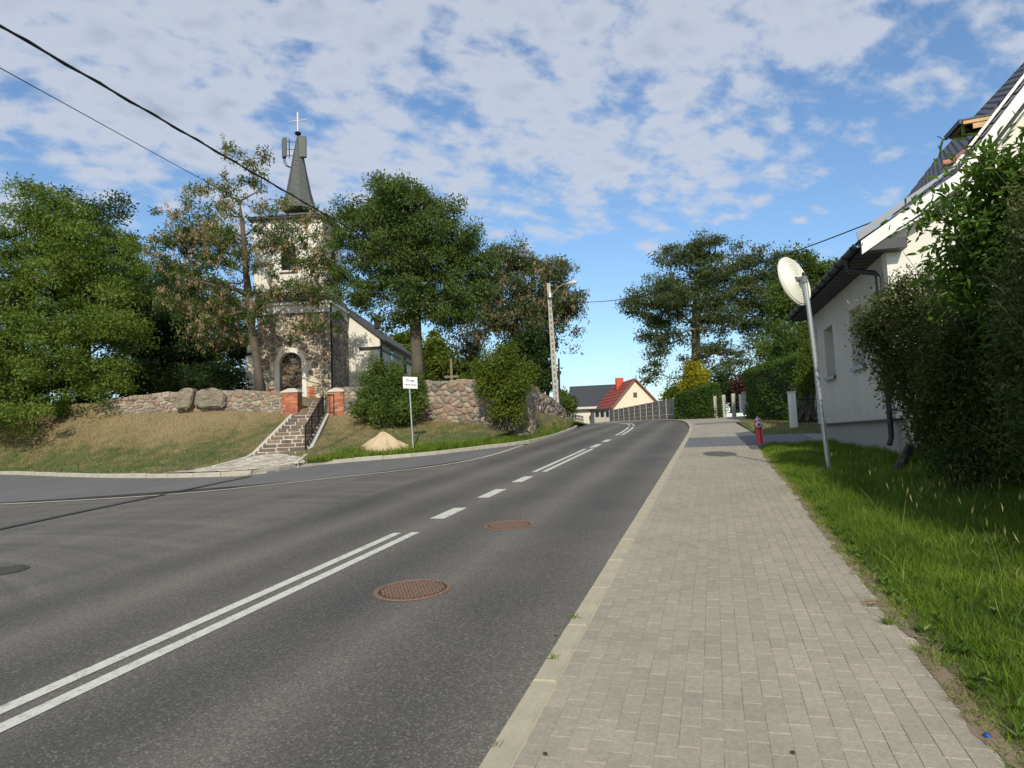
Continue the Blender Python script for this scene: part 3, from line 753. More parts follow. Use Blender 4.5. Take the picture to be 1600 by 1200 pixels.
# two big boulders built into the low wall
def boulder(name, label, pts, mat, depth=.5):
    """outline in the wall plane pushed out and rounded"""
    pts = [np.asarray(q, float) for q in pts]; c = sum(pts)/len(pts); q = []
    n = len(pts)
    for i in range(n): a, b = pts[i], pts[(i+1) % n]; q += [a*.8+b*.2, a*.2+b*.8]
    V = []; m = len(q); rr = random.Random(len(pts)*7)
    for k, (sc_, dy) in enumerate(((1, .3), (1.0, .0), (.96, -.06), (.80, -.085), (.4, -.095))):
        for u in q: V.append(c+(u-c)*(sc_+rr.uniform(-.03, .03))+np.array([0, dy+rr.uniform(-.05, .04), rr.uniform(-.03, .03)]))
    V.append(c+np.array([0, -.10, 0])); Fc = []
    for k in range(4):
        for i in range(m): j = (i+1) % m; Fc.append((k*m+i, k*m+j, (k+1)*m+j, (k+1)*m+i))
    for i in range(m): Fc.append((4*m+i, 4*m+(i+1) % m, 5*m))
    mb = MB(); mb.add(V, Fc); o = mb.build(name, mat, None, False, loc=c); sm = o.modifiers.new('sub', 'SUBSURF'); sm.levels = sm.render_levels = 3; sm.subdivision_type = 'SIMPLE'; tx = bpy.data.textures.new('rock', 'CLOUDS'); tx.noise_scale = .35; tx.noise_depth = 4; dm_ = o.modifiers.new('disp', 'DISPLACE'); dm_.texture = tx; dm_.strength = .11; dm_.mid_level = .5; tag(o, label, 'boulder'); return o
boulder('boulder', 'big grey upright boulder in the low wall, nearer the left trees', PW([(271, 638, 31), (272, 622, 31), (281, 609, 31), (295, 606, 31), (303, 609, 31), (302, 625, 31), (296, 640, 31)]), M['boulder'])
boulder('boulder', 'long sloping boulder in the low wall just right of the upright one', PW([(304, 637, 31), (305, 615, 31), (318, 607, 31), (338, 606, 31), (351, 617, 31), (352, 633, 31), (348, 637, 31)]), M['boulder'])

# ------------------------------------------------------------------ steps, pillars, railing, apron
S0 = P(438, 713, 25.2); S1 = P(484, 650, 30.8); S2 = P(493, 626, 34.5)
sd = S1-S0; run = np.linalg.norm(sd[:2]); dirn = np.array([sd[0], sd[1], 0])/run; sidev = np.array([dirn[1], -dirn[0], 0])
steps = thing('stone_steps', 'curving flight of old stone steps climbing the bank to the church', 'steps', S0)
NS = 11; rise = (S1[2]-S0[2])/NS; tread = run/NS
base_mb = MB(); widths = lambda f: .95-.22*f
rr = random.Random(4)
for i in range(NS):
    f = i/NS; c = S0+dirn*(tread*(i+.5)); z0 = S0[2]+rise*i; hw = widths(f)
    base_mb.box([c[0], c[1], z0-.25+rise*.5], sidev*hw, dirn*(tread*.5+.035), np.array([0, 0, .25+rise*.46]))
    u = -hw+.02
    while u < hw-.08:
        w_ = min(rr.uniform(.38, .7), hw-u-.01)
        if hw-u-w_ < .15: w_ = hw-u-.01
        m2 = MB(); ct = c+sidev*(u+w_/2)+dirn*rr.uniform(-.008, .006)-dirn*.035
        hh_ = rise*rr.uniform(.34, .40); m2.cbox([ct[0], ct[1], z0+rise-hh_+rr.uniform(-.008, .008)], sidev*(w_/2-.022), dirn*(tread*.5+.02), np.array([0, 0, hh_]), .02)
        m2.build('step_stone', M['stepst'], steps, loc=ct); u += w_
base_mb.build('step_base', M['mortar'], steps)
up = thing('upper_steps', 'few stone steps rising between the brick pillars', 'steps', S1)
um = MB()
for i in range(5):
    a = S1+(S2-S1)*(i+.5)/5; um.box([a[0], a[1], a[2]-.2], np.array([.62, 0, 0]), np.array([0, (S2-S1)[1]/10, 0]), np.array([0, 0, .25]))
    for k in (-.31, .31):
        m2 = MB(); m2.cbox([a[0]+k, a[1]-.02, a[2]+.03], np.array([.295, 0, 0]), np.array([0, (S2-S1)[1]/10, 0]), np.array([0, 0, .06]), .015); m2.build('step_stone', M['stepst'], up, loc=a)
um.build('step_base', M['mortar'], up)
def bank_edge(pxs, name, label):
    pts = smooth_poly(pxs, 40); mb = MB()
    rows = []; d = np.gradient(pts, axis=0); d /= np.linalg.norm(d, axis=1)[:, None]
    for q, t in zip(pts, d):
        n = np.array([t[1], -t[0], 0]); n /= np.linalg.norm(n); z = np.array([0, 0, 1.0])
        rows.append([q-n*.07-z*.3, q-n*.07+z*.09, q+n*.07+z*.09, q+n*.07-z*.3])
    V = [q for r in rows for q in r]; Fc = [(i*4+k, i*4+(k+1) % 4, (i+1)*4+(k+1) % 4, (i+1)*4+k) for i in range(39) for k in range(4)]+[(0, 1, 2, 3), (159, 158, 157, 156)]
    mb.add(V, Fc); o = mb.build(name, M['alu'] if False else M['pale_c'], None, loc=pts[20], bevel=.012); tag(o, label, 'kerb'); return o
M['pale_c'] = simple('pale_concrete', (.50, .47, .41), .9, var=.15, scale=5, bump=.3)
LS = S0+dirn*.0
eL = [S0+dirn*(tread*NS*f)-sidev*(widths(f)+.07)+np.array([0, 0, rise*NS*f+.02]) for f in (0, .25, .5, .75, 1.0)]
eR = [S0+dirn*(tread*NS*f)+sidev*(widths(f)+.07)+np.array([0, 0, rise*NS*f+.02]) for f in (0, .25, .5, .75, 1.0)]
lowL = [on_bank(330, 733), on_bank(375, 722)]; lowR = [on_bank(462, 729)]
for q in lowL+lowR: q[2] += .0
bank_edge(lowL+eL, 'steps_edge_kerb', 'pale concrete edging curving down the left side of the church steps')
bank_edge(lowR+eR, 'steps_edge_kerb', 'pale concrete edging beside the railing, right side of the church steps')
# apron of pale cobbles between kerb and steps
def bank_at(fi, v):
    i = min(max(fi, 0), 108.999); a = int(i); f = i-a; j = v*25; b = min(int(j), 24); g = j-b
    return (BANK[a, b]*(1-f)*(1-g)+BANK[a+1, b]*f*(1-g)+BANK[a, b+1]*(1-f)*g+BANK[a+1, b+1]*f*g)
ipx = [proj(BANK[i, 0])[0] for i in range(110)]
i0, i1 = int(np.argmin(np.abs(np.array(ipx)-250))), int(np.argmin(np.abs(np.array(ipx)-478)))
AP_X = [246, 300, 340, 375, 402, 440, 468, 482]; AP_Y = [743, 735, 729, 721, 712, 711, 716, 727]
def vmax(fi):
    vv = np.linspace(0, .6, 121); q = [proj(bank_at(fi, v)) for v in vv]
    for v, (x_, y_) in zip(vv, q):
        if y_ < np.interp(x_, AP_X, AP_Y) or x_ > 482: return max(float(v), .012)
    return .6
ap_rows = []
for fi in np.linspace(i0, i1, 60):
    vm = vmax(fi)
    ap_rows.append([bank_at(fi, v)*1.0+np.array([0, 0, .045+.0*v]) for v in np.linspace(0, vm, 16)])
apron = loft('steps_apron', ap_rows, M['mortar'], kind='structure')
rr = random.Random(12); n_ap = 0
apA = np.array(ap_rows)
us = 0
L_ap = np.r_[0, np.cumsum(np.linalg.norm(np.diff(apA[:, 0, :2], axis=0), axis=1))]
D_ap = np.linalg.norm(apA[:, -1, :2]-apA[:, 0, :2], axis=1)
def apmap(u, v, dep):
    fi = np.interp(u, L_ap, np.arange(60)); a = min(int(fi), 58); f = fi-a; dm = D_ap[a]*(1-f)+D_ap[a+1]*f
    g = min(v/max(dm, .01), 1)*15; b = min(int(g), 14); h = g-b
    q = apA[a, b]*(1-f)*(1-h)+apA[a+1, b]*f*(1-h)+apA[a, b+1]*(1-f)*h+apA[a+1, b+1]*f*h; return q+np.array([0, 0, dep*.6])
for poly in cells(L_ap[-1], D_ap.max(), .27, .22, seed=21):
    c = poly.mean(0); dm = np.interp(c[0], L_ap, D_ap)
    if c[1] > dm-.10 or n_ap > 290: continue
    stone(poly, apmap, .015, .02, M['cobble'], apron, rr, 'cobble'); n_ap += 1
# brick pillars
def pillar(x0, x1, ytop, ybot, Y, label):
    a = P(x0, ybot, Y); b = P(x1, ybot, Y); w_ = b[0]-a[0]; h = P(x0, ytop, Y)[2]-a[2]; cx = (a[0]+b[0])/2
    root = thing('brick_pillar', label, 'pillar', [cx, Y+w_/2, a[2]], 'brick pillars flanking the steps')
    z0 = a[2]-.15; H = h+.15; mb = MB(); mb.box([cx, Y+w_/2, z0+H/2], [w_/2-.012, 0, 0], [0, w_/2-.012, 0], [0, 0, H/2]); mb.build('joint_core', M['brickj'], root)
    rr = random.Random(int(x0)); bl, bh = w_/2.5, .075; k = 0; z = z0
    shared = {}
    while z < z0+H-.02:
        for fx in range(4):
            ax, ay = [(1, 0), (0, 1), (-1, 0), (0, -1)][fx]; nx, ny = [(0, -1), (1, 0), (0, 1), (-1, 0)][fx]
            if fx == 2: continue
            u = -w_/2; first = True
            while u < w_/2-.03:
                L = (bl/2 if (k+fx) % 2 and first else bl); L = min(L, w_/2-u); first = False
                if rr.random() < .03: u += L; continue
                c = np.array([cx+ax*(u+L/2)+nx*(w_/2-.02+rr.uniform(0, .012)), Y+w_/2+ay*(u+L/2)+ny*(w_/2-.02), z+bh/2])
                m2 = MB(); m2.box(c, np.array([ax, ay, 0])*(L/2-.006), np.array([nx, ny, 0])*.02, [0, 0, bh/2-.006]); m2.build('brick', M['brick'], root, loc=c); u += L
        z += bh; k += 1
    m2 = MB(); hw = w_/2+.05; zc = z0+H; b0 = [np.array([cx+sx*hw, Y+w_/2+sy*hw, zc]) for sx, sy in ((-1, -1), (1, -1), (1, 1), (-1, 1))]; t0 = [q+[0, 0, .06] for q in b0]
    t1 = [np.array([cx+sx*hw*.35, Y+w_/2+sy*hw*.35, zc+.22]) for sx, sy in ((-1, -1), (1, -1), (1, 1), (-1, 1))]
    m2.add(b0+t0+t1, [(3, 2, 1, 0), (8, 9, 10, 11)]+[(r+i, r+(i+1) % 4, r+4+(i+1) % 4, r+4+i) for r in (0, 4) for i in range(4)]); m2.build('cap_stone', M['pale_c'], root, bevel=.02)
    return root
pillar(441, 465, 614, 648, 30.9, 'red brick pillar with a pale cap, left of the steps')
pillar(514, 537, 613, 647, 30.8, 'red brick pillar with a domed cap, at the top end of the railing')
# iron railing on the right of the steps
rail = thing('iron_railing', 'black iron handrail with thin balusters up the right side of the steps', 'railing', eR[0])
fr = [.06, .35, .68, .97]
rb = [S0+dirn*(run*f)+sidev*(widths(f)-.10)+np.array([0, 0, rise*NS*f+.05]) for f in fr]; rb.append(P(515, 652, 30.4)*0+rb[-1]+np.array([.45, .1, .02]))
RH = .92
mt = MB(); mt.tube([q+[0, 0, RH] for q in rb], .024, 6); mt.build('handrail', M['iron'], rail)
mt = MB(); mt.tube([q+[0, 0, .12] for q in rb], .016, 5); mt.build('bottom_rail', M['iron'], rail)
for q in rb: m2 = MB(); m2.tube([q-[0, 0, .15], q+[0, 0, RH]], .024, 6); m2.build('rail_post', M['iron'], rail, loc=q)
L_ = lerp_poly(np.array(rb), 34)
for q in L_[1:-1]: m2 = MB(); m2.tube([q+[0, 0, .12], q+[0, 0, RH-.01]], .011, 4); m2.build('baluster', M['iron'], rail, loc=q)

# ------------------------------------------------------------------ church
CY = 38.0
def CX(px, Y): return P(px, 620, Y)[0]
ax3 = np.array([math.sin(math.radians(3)), math.cos(math.radians(3)), 0]); bx3 = np.array([ax3[1], -ax3[0], 0])
TL = np.array([CX(403, CY), CY, 0]); TW = CX(519, CY)-CX(403, CY)
gz0 = P(461, 624, CY)[2]
ch = thing('church', 'white and field stone village church with a pointed spire above the bank', 'church', [TL[0]+TW/2, CY+1.6, gz0])
def CP(u, w_, z): """u across the front from its left corner, w_ back, z height""" ; q = TL+bx3*u+ax3*w_; return np.array([q[0], q[1], z])
zc0 = P(461, 489, CY)[2]; zc1 = P(461, 477, CY)[2]; ztw = P(461, 341, CY)[2]
D = 3.4
# tower stone stage
u0, u1 = (1, 0), (0, 1)
door_u = (CX(438.5, CY)-TL[0], CX(474.5, CY)-TL[0]); du = (door_u[0]+door_u[1])/2; dr = (door_u[1]-door_u[0])/2
zarch = P(456, 551, CY)[2]-dr
def arch(c, r, z0, zs, n=14): return [(c-r, z0)]+[(c-r*math.cos(PI*k/n), zs+r*math.sin(PI*k/n)) for k in range(n+1)]+[(c+r, z0)]
outer = [(0, gz0-.6), (0, zc0), (TW, zc0), (TW, gz0-.6)]
ho = arch(du, dr+.0, gz0-.6, zarch)
# front wall with the door opening as one n-gon ring split in two
fw = MB(); left = [(0, gz0-.6), (0, zc0), (du, zc0)]+[(du, zarch+dr)]+[q for q in ho[1:9]][::-1][1:]+[(du-dr, gz0-.6)]
right = [(TW, gz0-.6), (du+dr, gz0-.6)]+[q for q in ho[8:-1]][::-1]+[(du, zc0), (TW, zc0)]
for poly in (left, right):
    fw.prism([CP(u, 0, z) for u, z in poly], ax3*.35)
fw.box(CP(TW-.2, D/2+.17, (gz0-.6+zc0)/2), bx3*.2, ax3*(D/2-.18), [0, 0, (zc0-gz0+.6)/2]); fw.box(CP(.2, D/2+.17, (gz0-.6+zc0)/2), bx3*.2, ax3*(D/2-.18), [0, 0, (zc0-gz0+.6)/2])
cw = fw.build('tower_base_wall', M['mortar'], ch)
Hs = zc0-gz0; rr = random.Random(2); nst = 0
def fmf(u, v, dep): return CP(u, -dep, gz0+v)
for poly in cells(TW, Hs, .34, .27, seed=14, jit=.48):
    c = poly.mean(0); r0 = dr+.30
    ex = abs(poly[:, 0]-du)
    inside = [(abs(q[0]-du) < r0 and (q[1]+gz0 < zarch or math.hypot(q[0]-du, q[1]+gz0-zarch) < r0)) for q in poly]
    if inside.count(True) > len(poly)*.34: continue
    if (.0 < c[1] < 1.0) and (abs(abs(c[0]-du)-(dr+.5)) < .26): continue
    if nst < 200: stone(poly, fmf, .040, .035, M['fstone'], cw, rr); nst += 1
def fms(u, v, dep): return CP(TW+dep, .0+u, gz0+v)
for poly in cells(D, Hs, .34, .27, seed=15, jit=.45):
    if nst < 298: stone(poly, fms, .03, .05, M['fstone'], cw, rr); nst += 1
# exposed brick beside the door
for sgn in (-1, 1):
    for k in range(9):
        for j in range(2):
            c = CP(du+sgn*(dr+.38+j*.2+(.08 if k % 2 else 0)), -.02, gz0+.04+k*.075); m2 = MB(); m2.box(c, bx3*.095, ax3*.03, [0, 0, .032]); m2.build('brick', M['brick'], cw, loc=c)
# white surround, door
sr = MB(); ro, ri = dr+.26, dr-.0
A1 = arch(du, ro, gz0-.1, zarch, 20); A2 = arch(du, ri, gz0-.1, zarch, 20)
for i in range(len(A1)-1):
    sr.prism([CP(*[(A1[i][0]), 0, A1[i][1]][:1], -.10, A1[i][1]), CP(A1[i+1][0], -.10, A1[i+1][1]), CP(A2[i+1][0], -.10, A2[i+1][1]), CP(A2[i][0], -.10, A2[i][1])], ax3*.5)
sr.build('door_surround', M['white'], ch)
dm = MB(); Ad = arch(du, dr+.02, gz0-.1, zarch, 16); dm.prism([CP(u, .32, z) for u, z in Ad], ax3*.05); dm.build('tympanum', M['glass'], ch)
zt = zarch+.05; zb = gz0+.35
for sgn in (-1, 1):
    m2 = MB(); m2.box(CP(du+sgn*dr/2, .27, (zt+zb)/2+.03), bx3*(dr/2-.01), ax3*.04, [0, 0, (zt-zb)/2]); leaf = m2.build('door', M['wood'], ch, loc=CP(du+sgn*dr/2, .27, zb))
    m3 = MB()
    for k, zz_ in enumerate((zb+.35, zb+1.1)):
        m3.box(CP(du+sgn*(dr*.52), .22, zz_), bx3*(dr*.42), ax3*.012, [0, 0, .025]); m3.box(CP(du+sgn*(dr*.35), .22, zz_), bx3*.025, ax3*.012, [0, 0, .12]); m3.box(CP(du+sgn*(dr*.62), .22, zz_), bx3*.025, ax3*.012, [0, 0, .09])
    m3.build('hinge_strap', M['iron'], leaf)
    m3 = MB()
    for k in range(7):
        a_ = zb+.25+k*.25
        m3.add([CP(du+sgn*.02, .225, a_-.02), CP(du+sgn*.02, .225, a_+.02), CP(du+sgn*(dr-.04), .225, a_+.32+.02), CP(du+sgn*(dr-.04), .225, a_+.32-.02)], [(0, 1, 2, 3)])
    m3.build('lath', M['darkwood'], leaf)
m2 = MB(); m2.box(CP(du, .30, (zb+gz0)/2-.1), bx3*dr, ax3*.03, [0, 0, (zb-gz0)/2+.1]); m2.build('door_foot_board', M['darkwood'], ch)
# tympanum tracery
m2 = MB()
for k in range(5):
    an = PI*(k+1)/6; m2.tube([CP(du, .29, zarch+.06), CP(du-dr*.95*math.cos(an), .29, zarch+.06+dr*.9*math.sin(an))], .02, 4)
for r_ in (.35, .7): m2.tube([CP(du-dr*r_*math.cos(PI*k/12), .29, zarch+.06+dr*r_*math.sin(PI*k/12)) for k in range(13)], .018, 4)
m2.build('tracery', M['galv'], ch)
m2 = MB(); zx = P(455, 531, CY)[2]; m2.box(CP(du-.02, -.05, zx), bx3*.04, ax3*.05, [0, 0, .32]); m2.box(CP(du-.02, -.05, zx+.1), bx3*.16, ax3*.04, [0, 0, .04]); m2.lathe(CP(du-.02, -.12, zx-.3), [(.03, -.1), (.10, 0), (.06, .15)], 8); m2.build('crucifix', M['darkwood'], ch)
# frieze, cornice and skirt roof
m2 = MB(); m2.box(CP(TW/2, D/2, (zc0+zc1)/2), bx3*(TW/2+.04), ax3*(D/2+.04), [0, 0, (zc1-zc0)/2]); m2.build('frieze', M['white'], ch)
m2 = MB(); m2.box(CP(TW/2, D/2, zc1+.06), bx3*(TW/2+.16), ax3*(D/2+.16), [0, 0, .06]); m2.box(CP(TW/2, D/2, zc0-.0), bx3*(TW/2+.08), ax3*(D/2+.08), [0, 0, .04]); m2.build('cornice', M['white'], ch)
def frust(mb, c, ax_, bx_, h0, h1, z0, z1):
    V = [c+ax_*sx*h[1]+bx_*sy*h[0]+np.array([0, 0, z]) for h, z in ((h0, z0), (h1, z1)) for sx, sy in ((-1, -1), (-1, 1), (1, 1), (1, -1))]
    return mb.add(V, [(3, 2, 1, 0), (4, 5, 6, 7)]+[(i, (i+1) % 4, 4+(i+1) % 4, 4+i) for i in range(4)])
tc = CP(TW/2, D/2+.15, 0); tc[2] = 0
UW = (CX(510, 38.5)-CX(399, 38.5))/2
tc2 = CP(((CX(399, 38.3)+CX(510, 38.3))/2-TL[0]), D/2+.35, 0); tc2[2] = 0; UD = 1.75
m2 = MB(); frust(m2, CP(TW/2, D/2, 0)*[1, 1, 0], ax3, bx3, (TW/2+.12, D/2+.12), (UW+.02, UD+.05), zc1+.121, zc1+.62); m2.build('skirt_roof', M['slate'], ch)
m2 = MB(); m2.box(tc2+[0, 0, (zc1+ztw)/2+.1], bx3*UW, ax3*UD, [0, 0, (ztw-zc1)/2+.08]); m2.build('belfry', M['white'], ch)
for sx in (-1, 1):
    m2 = MB(); m2.box(tc2+bx3*sx*(UW-.22)-ax3*(UD+.03)+[0, 0, (zc1+ztw)/2+.3], bx3*.22, ax3*.04, [0, 0, (ztw-zc1)/2-.3]); m2.build('pilaster', M['white'], ch)
def louvre(c, nrm, sidex, wv, h):
    m3 = MB(); pl = [c+sidex*u+np.array([0, 0, z]) for u, z in arch(0, wv, -h/2, h/2-wv, 10)]; m3.prism(pl, nrm*.03); o = m3.build('belfry_opening', M['glass'], ch, loc=c)
    for k in range(9):
        m4 = MB(); zz_ = -h/2+.1+k*(h-.25)/9; ww = wv*.96 if zz_ < h/2-wv else math.sqrt(max(.01, wv*wv-(zz_-h/2+wv)**2)); m4.box(c+nrm*.05+[0, 0, zz_], sidex*ww, nrm*.03+np.array([0, 0, -.02]), [0, 0, .035]); m4.build('slat', M['darkwood'], o, loc=c)
    m4 = MB(); m4.box(c+nrm*.06+[0, 0, -h/2-.06], sidex*(wv+.12), nrm*.08, [0, 0, .05]); m4.build('sill', M['white'], o, loc=c)
zl = P(460, 398, CY)[2]
louvre(tc2-ax3*(UD+.005)+[0, 0, zl]+bx3*.0, -ax3, bx3, .42, 1.7); louvre(tc2+bx3*(UW+.005)+[0, 0, zl], bx3, ax3, .42, 1.7)
# tower roof: low eaves then steep spire
m2 = MB(); m2.box(tc2+[0, 0, ztw+.09], bx3*(UW+.28), ax3*(UD+.28), [0, 0, .07]); m2.build('eaves_board', M['dark'], ch)
m2 = MB(); frust(m2, tc2, ax3, bx3, (UW+.34, UD+.34), (1.05, 1.05), ztw+.161, ztw+.62); m2.build('tower_roof', M['slate'], ch)
zs0 = ztw+.55; prof = []
cY = tc2[1]; 
for yy, hw in ((330, 26), (300, 18), (270, 12.3), (245, 8), (225, 4), (213, 1.6)): prof.append((hw/F*cY, P(461, yy, cY)[2]))
V = []; 
for r_, z in prof:
    for k in range(8): t = PI/8+k*PI/4; V.append(tc2+bx3*r_*math.cos(t)*1.05+ax3*r_*math.sin(t)*1.05+np.array([0, 0, z]))
m2 = MB(); m2.add(V, [(i*8+j, i*8+(j+1) % 8, (i+1)*8+(j+1) % 8, (i+1)*8+j) for i in range(len(prof)-1) for j in range(8)]+[tuple(range(40, 48)), tuple(range(7, -1, -1))]); spire = m2.build('spire', M['slate'], ch)
zt = prof[-1][1]
# shingle courses on the spire, real raised rings
m2 = MB()
for z in np.arange(prof[0][1]+.12, zt-.3, .16):
    r_ = np.interp(z, [q[1] for q in prof], [q[0] for q in prof]); r2 = np.interp(z+.15, [q[1] for q in prof], [q[0] for q in prof])
    V = []
    for rad, zz_ in ((r_*1.05+.022, z), (r2*1.05+.004, z+.15)):
        for k in range(8): t = PI/8+k*PI/4; V.append(tc2+bx3*rad*math.cos(t)+ax3*rad*math.sin(t)+np.array([0, 0, zz_]))
    m2.add(V, [(j, (j+1) % 8, 8+(j+1) % 8, 8+j) for j in range(8)])
o = m2.build('shingle_course', M['slate'], spire, loc=ORG[spire.name]); o['kind'] = 'stuff'
m2 = MB(); m2.lathe(tc2+[0, 0, zt], [(.03, -.02), (.06, .03), (.16, .10), (.20, .17), (.17, .23), (.05, .30), (.03, .34)], 12); m2.build('orb', M['iron'], ch, smooth=True)
zx0 = zt+.3; zx1 = P(460, 176, cY)[2]; m2 = MB(); m2.box(tc2+[0, 0, (zx0+zx1)/2], bx3*.038, ax3*.038, [0, 0, (zx1-zx0)/2]); zb_ = P(460, 189, cY)[2]; m2.tube([tc2+bx3*-.5+[0, 0, zb_-.03], tc2+bx3*.5+[0, 0, zb_+.03]], .032, 6); m2.tube([tc2+bx3*-.53+[0, 0, zb_-.03], tc2+bx3*-.5+[0, 0, zb_-.03]], .05, 6); m2.tube([tc2+bx3*.53+[0, 0, zb_+.03], tc2+bx3*.5+[0, 0, zb_+.03]], .05, 6); m2.build('cross', M['alu'], ch)
# mobile phone antennas hung on the spire (things of their own)
def antenna(px0, px1, y0, y1, yaw, mat, label, sgn):
    zz0, zz1 = P(460, y1, cY)[2], P(460, y0, cY)[2]; cx = P((px0+px1)/2, 230, cY)[0]; c = np.array([cx, cY-.2, (zz0+zz1)/2]); r = thing('antenna', label, 'antenna', [cx, cY-.2, zz0], 'phone antennas on the spire')
    h = (zz1-zz0)/2; a = np.array([math.cos(yaw), math.sin(yaw), 0]); b = np.array([-a[1], a[0], 0])
    m = MB(); m.box(c, a*(.20 if sgn < 0 else .24), b*.10, [0, 0, h]); m.build('panel', mat, r, bevel=.03)
    m = MB(); bk = c+np.array([-sgn*.28, .05, 0]); m.tube([bk-[0, 0, h*1.05], bk+[0, 0, h*.95]], .03, 6)
    for f in (-.75, -.1, .7): m.tube([c+[0, 0, h*f], np.array([tc2[0], tc2[1], c[2]+h*f])], .022, 5)
    m.build('bracket', M['iron'], r)
    for k in range(3):
        m = MB(); x_ = c[0]+(k-1)*.07; m.tube([[x_, c[1], zz0+.05], [x_, c[1], zz0-.25], [x_-sgn*.12, c[1]+.02, zz0-.5], [x_-sgn*.35, c[1]+.05, zz0-.62]], .018, 5); m.build('cable', M['iron'], r)
M['antg'] = simple('antenna_green', (.030, .052, .044), .5, var=.1)
M['antl'] = simple('antenna_light', (.11, .115, .105), .5, var=.05)
antenna(442, 450, 218, 248, -.95, M['antl'], 'pale narrow phone antenna on the left of the spire top', -1)
antenna(468, 480, 216, 249, .15, M['antg'], 'wide green phone antenna on the right of the spire top', 1)
# nave
NY = 41.3; nl, nrr = CX(384, NY), CX(597, NY); nc = (nl+nrr)/2; nh = (nrr-nl)/2; ze = P(597, 529, NY)[2]; zr = ze+nh*math.tan(math.radians(39)); zg = gz0-.6
def NP(u, w_, z): q = np.array([nc, NY, 0])+bx3*u+ax3*w_; return np.array([q[0], q[1], z])
m2 = MB(); m2.prism([NP(-nh, 0, zg), NP(-nh, 0, ze), NP(0, 0, zr), NP(nh, 0, ze), NP(nh, 0, zg)], ax3*13.5); m2.build('nave', M['white'], ch)
for sgn in (-1, 1):
    m2 = MB(); e = .35
    a0 = NP(sgn*(nh+e), -.2, ze-e*math.tan(math.radians(39))+.02); a1 = NP(0, -.2, zr+.02); up_ = np.array([0, 0, .14])
    m2.prism([a0, a1, a1+up_, a0+up_], ax3*13.9); nr_ = m2.build('nave_roof', M['naveroof'], ch)
m2 = MB()
for sgn in (-1, 1):
    m2.box(NP(sgn*(nh-.62), -.03, P(575, 545, NY)[2]), bx3*.66, ax3*.06, [0, 0, .08])
m2.build('string_course', M['dark'], ch)
m2 = MB(); m2.box(NP(nh+.04, 6.7, P(597, 545, NY)[2]), bx3*.05, ax3*6.6, [0, 0, .06]); m2.build('side_band', M['dark'], ch)
for sgn in (-1, 1):
    m2 = MB(); m2.box(NP(sgn*(nh-.25), -.10, (zg+P(575, 547, NY)[2])/2), bx3*.26, ax3*.12, [0, 0, (P(575, 547, NY)[2]-zg)/2-.09]); m2.build('corner_buttress', M['white'], ch)
m2 = MB(); m2.tube([NP(nh+.32, -.1, ze-.15), NP(nh+.1, -.1, ze-.5), NP(nh+.1, -.1, zg)], .06, 8); m2.build('downpipe', M['dark'], ch)
m2 = MB(); m2.tube([CP(TW+.12, -.12, zc1), CP(TW+.12, -.12, zg+.4)], .05, 8); m2.build('downpipe', M['iron'], ch)
for k in range(3):
    m3 = MB(); c = NP(nh+.005, 3+k*4, gz0+2.4); pl = [c+ax3*u+np.array([0, 0, z]) for u, z in arch(0, .45, -.9, .6, 8)]; m3.prism(pl, bx3*.03); m3.build('window', M['glass'], ch, loc=c)
m2 = MB(); c = P(589.5, 505, 43.5); m2.box(c, bx3*.17, ax3*.2, [0, 0, .35]); frust(m2, c*[1, 1, 0], ax3, bx3, (.25, .28), (.05, .05), c[2]+.35, c[2]+.55); m2.build('roof_vent', M['iron'], ch)
# churchyard cross and grey tomb slab near the tree
m2 = MB(); c = P(706, 602, 33); m2.box(c+[0, 0, .35], [.05, 0, 0], [0, .05, 0], [0, 0, .95]); m2.box(c+[0, 0, .42], [.34, 0, 0], [0, .045, 0], [0, 0, .05]); tag(m2.build('wooden_cross', M['wood'], None, loc=c), 'weathered wooden cross standing behind the retaining wall', 'cross')

# ------------------------------------------------------------------ scatter of leaves and blades
def frames(D, N):
    D = D/np.linalg.norm(D, axis=1)[:, None]; N = N-D*(N*D).sum(1)[:, None]; N /= np.linalg.norm(N, axis=1)[:, None]+1e-9
    return np.cross(D, N), D, N
def scatter(name, tv_, tf_, pos, D, N, size, mat, tint, parent=None, loc=None, wide=None, kind=None):
    tv_ = np.asarray(tv_, float); tf_ = np.asarray(tf_); S_, D, N = frames(D, N); n = len(pos); k = len(tv_)
    wide = size if wide is None else wide
    V = pos[:, None, :] + (tv_[None, :, 0, None]*S_[:, None, :])*wide[:, None, None] + (tv_[None, :, 1, None]*D[:, None, :] + tv_[None, :, 2, None]*N[:, None, :])*size[:, None, None]
    loc = (ORG[parent.name] if parent is not None else np.zeros(3)) if loc is None else np.asarray(loc, float)
    Fc = (np.arange(n)[:, None, None]*k + tf_[None]).reshape(-1, tf_.shape[1])
    o = mesh_obj(name, fast_mesh(name, V.reshape(-1, 3)-loc, Fc, mat, np.repeat(tint, len(tf_))), parent, loc)
    if kind: o['kind'] = kind
    return o
LEAF4 = ([(0, 0, 0), (.5, .5, .06), (0, 1, 0), (-.5, .5, .06)], [(0, 1, 2, 3)])
LEAF6 = ([(0, 0, 0), (.42, .3, .10), (.30, .72, .06), (0, 1, -.08), (-.30, .72, .06), (-.42, .3, .10), (0, .5, -.02)], [(0, 1, 6), (1, 2, 6), (2, 3, 6), (3, 4, 6), (4, 5, 6), (5, 0, 6)])
BLADE = ([(-.5, 0, 0), (.5, 0, 0), (-.38, .5, .06), (.38, .5, .06), (0, 1, .30)], [(0, 1, 3), (0, 3, 2), (2, 3, 4)])
BLADE1 = ([(-.5, 0, 0), (.5, 0, 0), (0, 1, .1)], [(0, 1, 2)])
def rnd_dir(n): d = rng.normal(size=(n, 3)); return d/np.linalg.norm(d, axis=1)[:, None]
